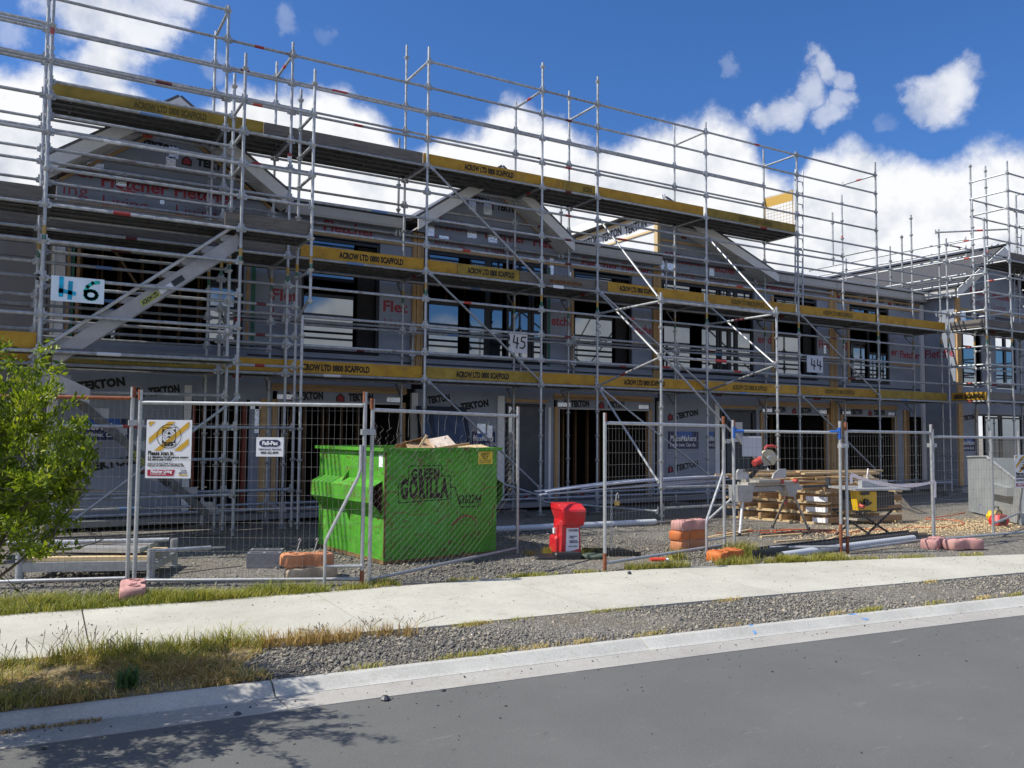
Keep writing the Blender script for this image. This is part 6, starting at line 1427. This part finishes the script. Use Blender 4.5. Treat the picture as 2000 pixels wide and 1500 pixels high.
# stones and asphalt lumps on the channel
for i, (x, y, s) in enumerate(((2.02, -8.79, .03), (2.42, -8.80, .016), (1.15, -8.62, .02), (6.1, -6.1, .025))):
    mb = MB(); mb.loft([[(x+s*k*math.cos(a)*(1+.25*math.sin(3*a+i)), y+s*k*math.sin(a), z) for a in [j*math.pi/4 for j in range(8)]] for k, z in ((.7, -.05 if y < -7 else .018), (1.1, -.05+s*.5 if y < -7 else .03), (.6, -.05+s*1.1 if y < -7 else .05))])
    single('stone', mb, SLATE, ['dark lump of asphalt in the kerb channel', 'small dark stone in the channel right of the lump', 'flat stone in the channel below the dry grass', 'dark stone on the footpath near the gate post'][i], 'stone')
part('paint_mark', MB().add([(5.42, kerb_y(5.42)-.005, .012), (5.47, kerb_y(5.45)-.005, .012), (5.42, kerb_y(5.4)-.10, -.040), (5.39, kerb_y(5.4)-.10, -.040)], [(0, 1, 2, 3)]).add([(6.55, kerb_y(6.55)-.005, .012), (6.65, kerb_y(6.65)-.005, .012), (6.72, kerb_y(6.7)-.09, -.034), (6.68, kerb_y(6.68)-.09, -.034)], [(0, 1, 2, 3)]), mat('blue_chalk', (.15, .32, .60), .9), kerb, local=True)
# ================================================================== VEGETATION AND LOOSE STONES
rg = np.random.default_rng(11)
def np_mesh(name, V, F, m, attr=None, smooth=False):
    me = bpy.data.meshes.new(name); V = np.asarray(V, dtype=np.float32); F = np.asarray(F, dtype=np.int32)
    me.vertices.add(len(V)); me.vertices.foreach_set('co', V.ravel()); k = F.shape[1]
    me.loops.add(F.size); me.loops.foreach_set('vertex_index', F.ravel())
    me.polygons.add(len(F)); me.polygons.foreach_set('loop_start', np.arange(len(F))*k); me.polygons.foreach_set('loop_total', np.full(len(F), k))
    if attr is not None:
        a = me.attributes.new('tint', 'FLOAT', 'POINT'); a.data.foreach_set('value', np.asarray(attr, dtype=np.float32))
    me.materials.append(m); me.update(calc_edges=True); me.validate(); return me
def blade_mat(name, pts, trans=.35, rough=.55):
    m = bpy.data.materials.new(name); m.use_nodes = True; g = G(m.node_tree); b = g.n['Principled BSDF']
    at = g.node('ShaderNodeAttribute', attribute_name='tint').outputs['Fac']; c = g.ramp(at, pts)
    g.put(b, 'Base Color', c); b.inputs['Roughness'].default_value = rough; b.inputs['Specular IOR Level'].default_value = .35
    tr = g.node('ShaderNodeBsdfTranslucent'); g.l.new(g.mix(1.0, c, (1.25, 1.2, .6), 'MULTIPLY'), tr.inputs[0])
    mx = g.node('ShaderNodeMixShader'); mx.inputs[0].default_value = trans; g.l.new(b.outputs[0], mx.inputs[1]); g.l.new(tr.outputs[0], mx.inputs[2])
    g.l.new(mx.outputs[0], g.n['Material Output'].inputs[0]); return m
GRS = blade_mat('green_grass', [(0, (.08, .12, .018)), (.35, (.20, .235, .035)), (.65, (.37, .355, .075)), (1, (.56, .46, .18))])
DRY = blade_mat('dry_grass', [(0, (.22, .13, .05)), (.4, (.52, .38, .16)), (.8, (.68, .54, .27)), (1, (.34, .34, .08))])
LEAFM = blade_mat('leaf', [(0, (.045, .085, .010)), (.4, (.13, .195, .015)), (.75, (.27, .335, .025)), (1, (.44, .47, .055))], .45, .38)
WEEDM = blade_mat('weed_leaf', [(0, (.04, .10, .03)), (1, (.10, .18, .06))], .3)
def blades(P, hmin, hmax, w=.0035, lean=.5, tint=None, clump=None):
    n = len(P); P = np.asarray(P); h = rg.uniform(hmin, hmax, n)*(1 if clump is None else clump); a = rg.uniform(0, 2*np.pi, n); l = rg.uniform(.1, 1, n)*lean*h
    dx, dy = np.cos(a), np.sin(a); b = a+np.pi/2+rg.uniform(-.6, .6, n); wx, wy = np.cos(b)*w, np.sin(b)*w
    V = np.zeros((n, 5, 3)); z = P[:, 2]
    V[:, 0] = np.stack([P[:, 0]-wx, P[:, 1]-wy, z], 1); V[:, 1] = np.stack([P[:, 0]+wx, P[:, 1]+wy, z], 1)
    mx_, my_ = P[:, 0]+dx*l*.35, P[:, 1]+dy*l*.35
    V[:, 2] = np.stack([mx_+wx*.8, my_+wy*.8, z+h*.6], 1); V[:, 3] = np.stack([mx_-wx*.8, my_-wy*.8, z+h*.6], 1)
    V[:, 4] = np.stack([P[:, 0]+dx*l, P[:, 1]+dy*l, z+h*rg.uniform(.8, 1, n)], 1)
    i = np.arange(n)[:, None]*5; F = np.concatenate([i+[0, 1, 2], i+[0, 2, 3], i+[3, 2, 4]]).reshape(-1, 3)
    t = np.repeat(rg.uniform(0, 1, n) if tint is None else tint, 5); return V.reshape(-1, 3), F, t
def nz(x, y, s, seed=0):
    return (np.sin(x*s+seed)*np.cos(y*s*1.3+seed*2)+np.sin(x*s*2.3+y*s*1.7+seed*3)*.6+np.sin(x*s*4.9-y*s*4.1+seed)*.35)/1.95
ky = np.vectorize(kerb_y); pf = np.vectorize(path_far); pn = np.vectorize(path_near)
def merge(L):
    V, F, T = [], [], []; o = 0
    for v, f, t in L: V.append(v); F.append(f+o); T.append(t); o += len(v)
    return np.concatenate(V), np.concatenate(F), np.concatenate(T)
# strip of grass between fence and footpath, left
def scatter(n, x0, x1, y0f, y1f, dens):
    x = rg.uniform(x0, x1, n); s = rg.uniform(0, 1, n); y = y0f(x)*(1-s)+y1f(x)*s; k = rg.uniform(0, 1, n) < dens(x, y, s); return np.stack([x[k], y[k], np.zeros(k.sum())], 1), s[k]
L = []
P, s = scatter(26000, -1.6, 2.9, lambda x: pf(x)-.05, lambda x: pf(x)+.62-.10*np.maximum(0, x), lambda x, y, s: np.clip(.75+.5*nz(x, y, 3.1)-np.maximum(0, x-2.0)*.5-(s > .75)*.35, 0, 1))
cl = .75+.5*nz(P[:, 0], P[:, 1], 2.4, 1); L.append(blades(P, .04, .16, .003, 1.35, np.clip(rg.normal(.42, .2, len(P))+.18*nz(P[:, 0], P[:, 1], 2, 4), 0, 1), cl))
P, s = scatter(5000, 2.4, 3.5, lambda x: pf(x)-.02, lambda x: pf(x)+.3, lambda x, y, s: np.clip(.25+.9*nz(x, y, 6, 3), 0, 1)); L.append(blades(P, .03, .10, .003, .9))
for (x0, x1, n, h) in ((4.0, 5.4, 1500, .05), (5.6, 6.2, 500, .05), (6.3, 8.8, 2800, .10), (8.4, 9.3, 1500, .12), (9.3, 11.5, 1200, .06)):
    P, s = scatter(n*2, x0, x1, lambda x: pf(x)-.01, lambda x: pf(x)+.16, lambda x, y, s: np.clip(.3+1.1*nz(x, y, 4.5, x0), 0, 1)); L.append(blades(P, h*.35, h*1.25, .003, 1.0, np.clip(rg.normal(.6, .2, len(P)), 0, 1)))
for (cx, cy, r, n, h) in ((6.15, -4.35, .12, 250, .16), (6.62, -4.6, .16, 350, .14), (8.42, -5.62, .2, 700, .26), (3.3, -5.42, .1, 160, .07), (7.4, -5.45, .12, 200, .2), (8.0, -5.9, .3, 500, .12), (5.9, -4.2, .1, 120, .1)):
    P = np.stack([cx+rg.normal(0, r*.6, n), cy+rg.normal(0, r*.5, n), np.zeros(n)], 1); L.append(blades(P, h*.3, h, .003, .7, np.clip(rg.normal(.62, .25, n), 0, 1)))
stuff('grass', np_mesh('grass', *merge(L)[:2], GRS, merge(L)[2] if False else None) if False else (lambda m: np_mesh('grass', m[0], m[1], GRS, m[2]))(merge(L)), 'green grass along the fence side of the footpath', 'grass')
# verge between footpath and kerb, left
L = []; D = []
P, s = scatter(60000, -1.4, 1.85, lambda x: ky(x)+.04, lambda x: pn(x)-.03, lambda x, y, s: np.clip(.62+.55*nz(x, y, 3.3, 2)-.9*np.maximum(0, x-1.38+.25*(1-s))*2.2-.35*(np.abs(x-.35) < .35)*(s < .5), 0, 1))
gm = np.clip((P[:, 1]-(ky(P[:, 0])+.55))/.35, 0, 1)*np.clip(1.2-np.abs(P[:, 0]-1.0)/1.5, .3, 1)+.45*(P[:, 0] < .15)+.25*nz(P[:, 0], P[:, 1], 3.7, 7)+.25*(P[:, 1] < ky(P[:, 0])+.22)
isg = rg.uniform(0, 1, len(P)) < np.clip(gm*.72, .06, .8)
cl = .7+.45*nz(P[:, 0], P[:, 1], 3., 5)+.75*np.clip((P[:, 1]-(pn(P[:, 0])-.28))/.2, 0, 1)*(P[:, 0] > .2)
L.append(blades(P[isg], .03, .14, .0026, 1.3, np.clip(rg.normal(.5, .2, isg.sum()), 0, 1), cl[isg]))
D.append(blades(P[~isg], .02, .095, .0034, 2.6, np.clip(rg.normal(.5, .25, (~isg).sum()), 0, 1), np.minimum(1.1, cl[~isg])))
for (x0, x1, n) in ((1.6, 2.9, 3200),):
    P, s = scatter(n, x0, x1, lambda x: pn(x)-.26, lambda x: pn(x)-.01, lambda x, y, s: np.clip(.6+.8*nz(x, y, 5, 1)-(x-1.9)*.35, 0, 1)); D.append(blades(P, .03, .15, .0026, 1.0, np.clip(rg.normal(.25, .25, len(P)), 0, 1)))
for k in range(26):
    cx = rg.uniform(1.8, 9.5); t_ = rg.uniform(0, 1); cy = ky(cx)+.05 if t_ < .5 else pn(cx)-.04; n = int(rg.uniform(40, 160)); P = np.stack([cx+rg.normal(0, .09, n), cy+rg.normal(0, .018, n), np.zeros(n)], 1); (D if k % 3 == 0 else L).append(blades(P, .015, .055, .0024, 1.1, np.clip(rg.normal(.68, .2, n), 0, 1)))
n = 900; x = rg.uniform(-1.3, .45, n); P = np.stack([x, ky(x)-.16+rg.normal(0, .02, n), np.full(n, -.055)], 1); D.append(blades(P, .006, .02, .004, 3.0, np.clip(rg.normal(.2, .2, n), 0, 1)))
m = merge(L); stuff('verge_grass', np_mesh('verge_grass', m[0], m[1], GRS, m[2]), 'green tufts on the verge beside the kerb at left', 'grass')
m = merge(D); stuff('dry_grass', np_mesh('dry_grass', m[0], m[1], DRY, m[2]), 'dry straw-coloured grass on the verge beside the kerb at left', 'dry grass')
# bark mulch and soil sheet under the verge grass
mb = MB()
xsv = [-3+.125*i for i in range(44)]
for x in xsv:
    e = 1.0 if x < 1.3 else max(.12, 1-(x-1.7)*1.2); y0, y1 = kerb_y(x)+.03, path_near(x)-.012
    if x > .75: y0, y1 = y0+(y1-y0)*min(.9, max(0, (x-.95)*1.1+.1*math.sin(x*23))), y1-(y1-y0)*max(0, min(.3, (x-1.3)*.9))
    mb.v += [(x, y0+(y1-y0)*(1-e)*0, .002), (x, y0+(y1-y0)*.3, .022*e), (x, y0+(y1-y0)*.7, .022*e), (x, y1, .002)]
for i in range(len(xsv)-1):
    for j in range(3): mb.f.append((i*4+j, (i+1)*4+j, (i+1)*4+j+1, i*4+j+1)); mb.m.append(0)
mb.v = [v for v in mb.v]
xs_keep = [i for i, x in enumerate(xsv) if x <= 1.5]
mb2 = MB(); mb2.v = mb.v[:4*len(xs_keep)]; mb2.f = [f for f in mb.f if max(f) < len(mb2.v)]; mb2.m = [0]*len(mb2.f)
structure('verge', mb2, mat('verge_soil', (.22, .165, .095), .95, var=.45, vscale=14, bump=.8, bscale=40))
# loose chips of stone
def stones(X, Y, Z, S, name, m, lab):
    n = len(X); base = np.array([[1, 0, 0], [-1, 0, 0], [0, 1, 0], [0, -1, 0], [0, 0, .62], [0, 0, -.5]])
    F0 = np.array([[0, 2, 4], [2, 1, 4], [1, 3, 4], [3, 0, 4], [2, 0, 5], [1, 2, 5], [3, 1, 5], [0, 3, 5]])
    sc = S[:, None, None]*rg.uniform(.55, 1.25, (n, 6, 1))*base[None]; a = rg.uniform(0, 6.28, n); c, s_ = np.cos(a), np.sin(a)
    V = np.stack([sc[:, :, 0]*c[:, None]-sc[:, :, 1]*s_[:, None]*.75, sc[:, :, 0]*s_[:, None]+sc[:, :, 1]*c[:, None]*.75, sc[:, :, 2]], 2); tl = rg.normal(0, .5, n)
    V[:, :, 2] += V[:, :, 0]*tl[:, None]*.6; V += np.stack([X, Y, Z], 1)[:, None]
    F = (np.arange(n)[:, None, None]*6+F0[None]).reshape(-1, 3); return stuff(name, np_mesh(name, V.reshape(-1, 3), F, m, np.repeat(rg.uniform(0, 1, n), 6)), lab, 'gravel')
def stone_mat():
    m = bpy.data.materials.new('stone_chip'); m.use_nodes = True; g = G(m.node_tree); b = g.n['Principled BSDF']
    g.put(b, 'Base Color', g.ramp(g.node('ShaderNodeAttribute', attribute_name='tint').outputs['Fac'], [(0, (.085, .08, .075)), (.5, (.175, .165, .15)), (.85, (.26, .24, .205)), (1, (.38, .32, .23))])); b.inputs['Roughness'].default_value = .9; return m
STN = stone_mat()
n = 30000; x = rg.uniform(1.1, 10.5, n); s = rg.uniform(0.02, .98, n); y = ky(x)*(1-s)+pn(x)*s; k = rg.uniform(0, 1, n) < np.clip((x-1.1)*2.2, 0, 1)
stones(x[k], y[k], np.full(k.sum(), .004), rg.gamma(2.2, .0036, k.sum())+.003, 'verge_gravel', STN, 'grey gravel on the verge between footpath and kerb')
n = 34000; x = 12*rg.power(1.3, n)-.5; s = rg.uniform(0, 1, n)**1.3; y = pf(x)+.03+s*(-1.6-pf(x)); k = ~((x > 3.85) & (x < 5.65) & (y > -4.1))
stones(x[k], y[k], np.full(k.sum(), .003), rg.gamma(2.2, .0045, k.sum())+.004, 'site_gravel', STN, 'loose grey gravel on the building site behind the fence')
n = 620; x = rg.uniform(0, 11, n); s = rg.beta(.8, .8, n); y = pf(x)*(1-s)+pn(x)*s
stones(x, y, np.full(n, .020), rg.gamma(2, .0020, n)+.0018, 'path_grit', STN, 'scattered grit on the footpath')
n = 420; x = rg.uniform(0, 9, n); y = ky(x)-.16-rg.exponential(.45, n)
stones(x, y, np.where(y < ky(x)-.5, -.043, -.05), rg.gamma(2, .0022, n)+.0016, 'road_grit', mat('dark_grit', (.035, .034, .034), .9), 'dark grit along the kerb channel and road edge')
# sawdust and shavings
n = 5200; x = rg.normal(14.0, 1.7, n); y = -4.85+rg.normal(0, .42, n); a = rg.uniform(0, 6.28, n); l = rg.uniform(.008, .03, n); w = rg.uniform(.004, .010, n)
k = (x > 10.5) & (x < 17.5); x, y, a, l, w = x[k], y[k], a[k], l[k], w[k]; c, s = np.cos(a), np.sin(a)
V = np.stack([np.stack([x+sx*l*c-sy*w*s, y+sx*l*s+sy*w*c, np.full(len(x), .012)+(.006*sx)], 1) for sx, sy in ((-1, -1), (1, -1), (1, 1), (-1, 1))], 1).reshape(-1, 3)
stuff('sawdust', np_mesh('sawdust', V, np.arange(len(V)).reshape(-1, 4), PINEL), 'sawdust and shavings on the ground round the table saw', 'sawdust')

# ---------------- bush on the verge at left
SEED_B = 5
def bush():
    rnd.seed(SEED_B)
    t = thing('shrub', 'leafy yellow-green young tree at the left edge in front of the fence', 'tree', (-.74, -7.75, 0))
    wood = mat('bark', (.14, .11, .085), .9, var=.3, vscale=20); mb = MB(); tips = []
    def grow(p, d, L, r, depth):
        pts = [p]; q = p.copy(); dd = d.copy()
        for i in range(4):
            dd = (dd+Vector((rnd.gauss(0, .16), rnd.gauss(0, .16), rnd.gauss(.05, .10)))).normalized(); q = q+dd*(L/4); pts.append(q.copy())
            if q.z < .55 and depth: dd = (dd+Vector((0, 0, .8))).normalized()
            if q.z > 2.05: dd = (dd-Vector((0, 0, .9))).normalized()
            if q.x > .24: dd = (dd+Vector((-1.2*(q.x-.24)/.2, 0, .1))).normalized()
        if depth and (pts[-1].z < .45 or (pts[-1].z < .95 and pts[-1].x > .1)): return
        mb.path(pts, r, 5 if depth > 1 else 6, r2=r*.55)
        if depth >= 3:
            tips.append((pts, dd)); return
        nb = {0: 5, 1: 5, 2: 4}[depth]
        for i in range(nb):
            s = pts[1+int(rnd.random()*3.99)] if i else pts[-1]; nd = (dd*.75+Vector((rnd.gauss(0, .62), rnd.gauss(0, .62), rnd.gauss(.12, .42)))).normalized()
            grow(s.copy(), nd, L*rnd.uniform(.55, .8), r*.5, depth+1)
        tips.append((pts[2:], dd))
    base = Vector((-.74, -7.75, 0))
    for dx, dy, dz in ((.22, .0, 1), (.42, .14, .95), (.1, .2, 1.0), (.46, -.05, .85), (-.2, .1, 1), (.55, .12, .72), (.35, .05, 1.1), (.5, .05, .95)): grow(base.copy(), Vector((dx, dy, dz)).normalized(), 1.0, .019, 0)
    part('trunk', mb, wood, t)
    P, D_, N = [], [], 0
    for pts, dd in tips:
        for i in range(int(rnd.uniform(58, 92))):
            k = rnd.uniform(.25, 1); j = min(len(pts)-2, int(k*(len(pts)-1))); p = pts[j].lerp(pts[j+1], rnd.random()); 
            if p.z < .85 and rnd.random() < .82: continue
            lim = interp(p.z, [(.7, -.1), (.9, .08), (1.1, .24), (1.3, .26), (1.5, .37), (1.7, .47), (1.95, .32), (2.14, .14), (2.3, -.35)])
            if p.x > lim and rnd.random() < .3+(p.x-lim)*8: continue
            P.append(p+Vector((rnd.gauss(0, .018), rnd.gauss(0, .018), rnd.gauss(0, .018)))); D_.append((dd*.8+Vector((rnd.gauss(0, .55), rnd.gauss(0, .55), rnd.gauss(.35, .4)))).normalized())
    P, D_ = np.array(P), np.array(D_); n = len(P); L = rg.uniform(.028, .052, n); w = L*rg.uniform(.16, .22, n)
    up = rg.normal(0, 1, (n, 3)); S_ = np.cross(D_, up); S_ /= np.linalg.norm(S_, axis=1)[:, None]; N_ = np.cross(S_, D_)
    V = np.stack([P, P+D_*(L*.5)[:, None]+S_*w[:, None]+N_*(L*.06)[:, None], P+D_*L[:, None]-N_*(L*.08)[:, None], P+D_*(L*.5)[:, None]-S_*w[:, None]+N_*(L*.06)[:, None]], 1)
    F = np.arange(n*4).reshape(-1, 4); F = np.concatenate([F[:, [0, 1, 2]], F[:, [0, 2, 3]]])
    V = V.reshape(-1, 3)-np.array([-.74, -7.75, 0])
    ti = np.clip(rg.normal(.5, .2, n)+.25*nz(P[:, 0], P[:, 2], 5.), 0, 1)
    o = part('foliage', np_mesh('foliage', V, F, LEAFM, np.repeat(ti, 4)), None, t); o['kind'] = 'stuff'
bush(); rnd.seed(21)
# tall seeding weeds at the path edge
def weed(x, y, h, n, label, head=True):
    t = thing('weed', label, 'weed', (x, y, 0), 0, 'tall dry weeds on the verge'); mb = MB(); hd = MB()
    for i in range(n):
        p = Vector((x+rnd.gauss(0, .03), y+rnd.gauss(0, .03), 0)); q = p+Vector((rnd.gauss(0, .09), rnd.gauss(0, .05), h*rnd.uniform(.6, 1))); m_ = p.lerp(q, .5)+Vector((rnd.gauss(0, .02), 0, .02)); mb.path([p, m_, q], .0018, 4, cap=False)
        d = (q-m_).normalized(); hd.path([q, q+d*.012, q+d*.03], .0035, 5, r2=.001)
        if i % 2: 
            for k in range(3): s = m_.lerp(q, .3*k); e = s+Vector((rnd.gauss(0, .03), rnd.gauss(0, .03), .04)); mb.path([s, e], .0012, 4, cap=False); hd.path([e, e+Vector((0, 0, .012))], .003, 5, r2=.001)
    part('stem', mb, mat('dry_stem', (.26, .19, .09), .9), t); part('seed_head', hd, mat('seed_brown', (.07, .04, .02), .9), t, kind='stuff')
for i, (x, y, h, n) in enumerate(((.12, -7.05, .24, 5), (.32, -7.12, .28, 6), (.48, -7.16, .26, 5), (-.12, -7.1, .28, 5), (.62, -7.2, .18, 4), (-.05, -7.5, .34, 5), (2.1, -7.33, .13, 7), (2.42, -7.36, .15, 7), (2.75, -7.42, .13, 6), (8.55, -5.55, .62, 3), (1.25, -7.75, .2, 8))):
    weed(x, y, h, n, ['dry weed with seed heads left of the wispy clump', 'tall wispy weed with brown seed heads at the path edge', 'right-hand tall weed of the wispy clump', 'leftmost tall weed at the path edge', 'short dry weed right of the wispy clump', 'tall weed on the mulch at the left edge', 'reddish weed at the start of the verge gravel', 'middle reddish weed on the verge gravel edge', 'last reddish weed along the verge gravel', 'tall thin green weed at the fence post by the orange foot', 'spiky dark tuft in the dry grass'][i])
t = thing('weed', 'dark green leafy weed in the mulch close to the kerb', 'weed', (.62, -7.93, 0)); n = 120
P = np.stack([.62+rg.normal(0, .035, n)-.62, -7.93+rg.normal(0, .03, n)+7.93, np.zeros(n)], 1); v, f, tt = blades(P, .05, .17, .008, 1.0); part('leaves', np_mesh('leaves', v, f, WEEDM, tt), None, t)
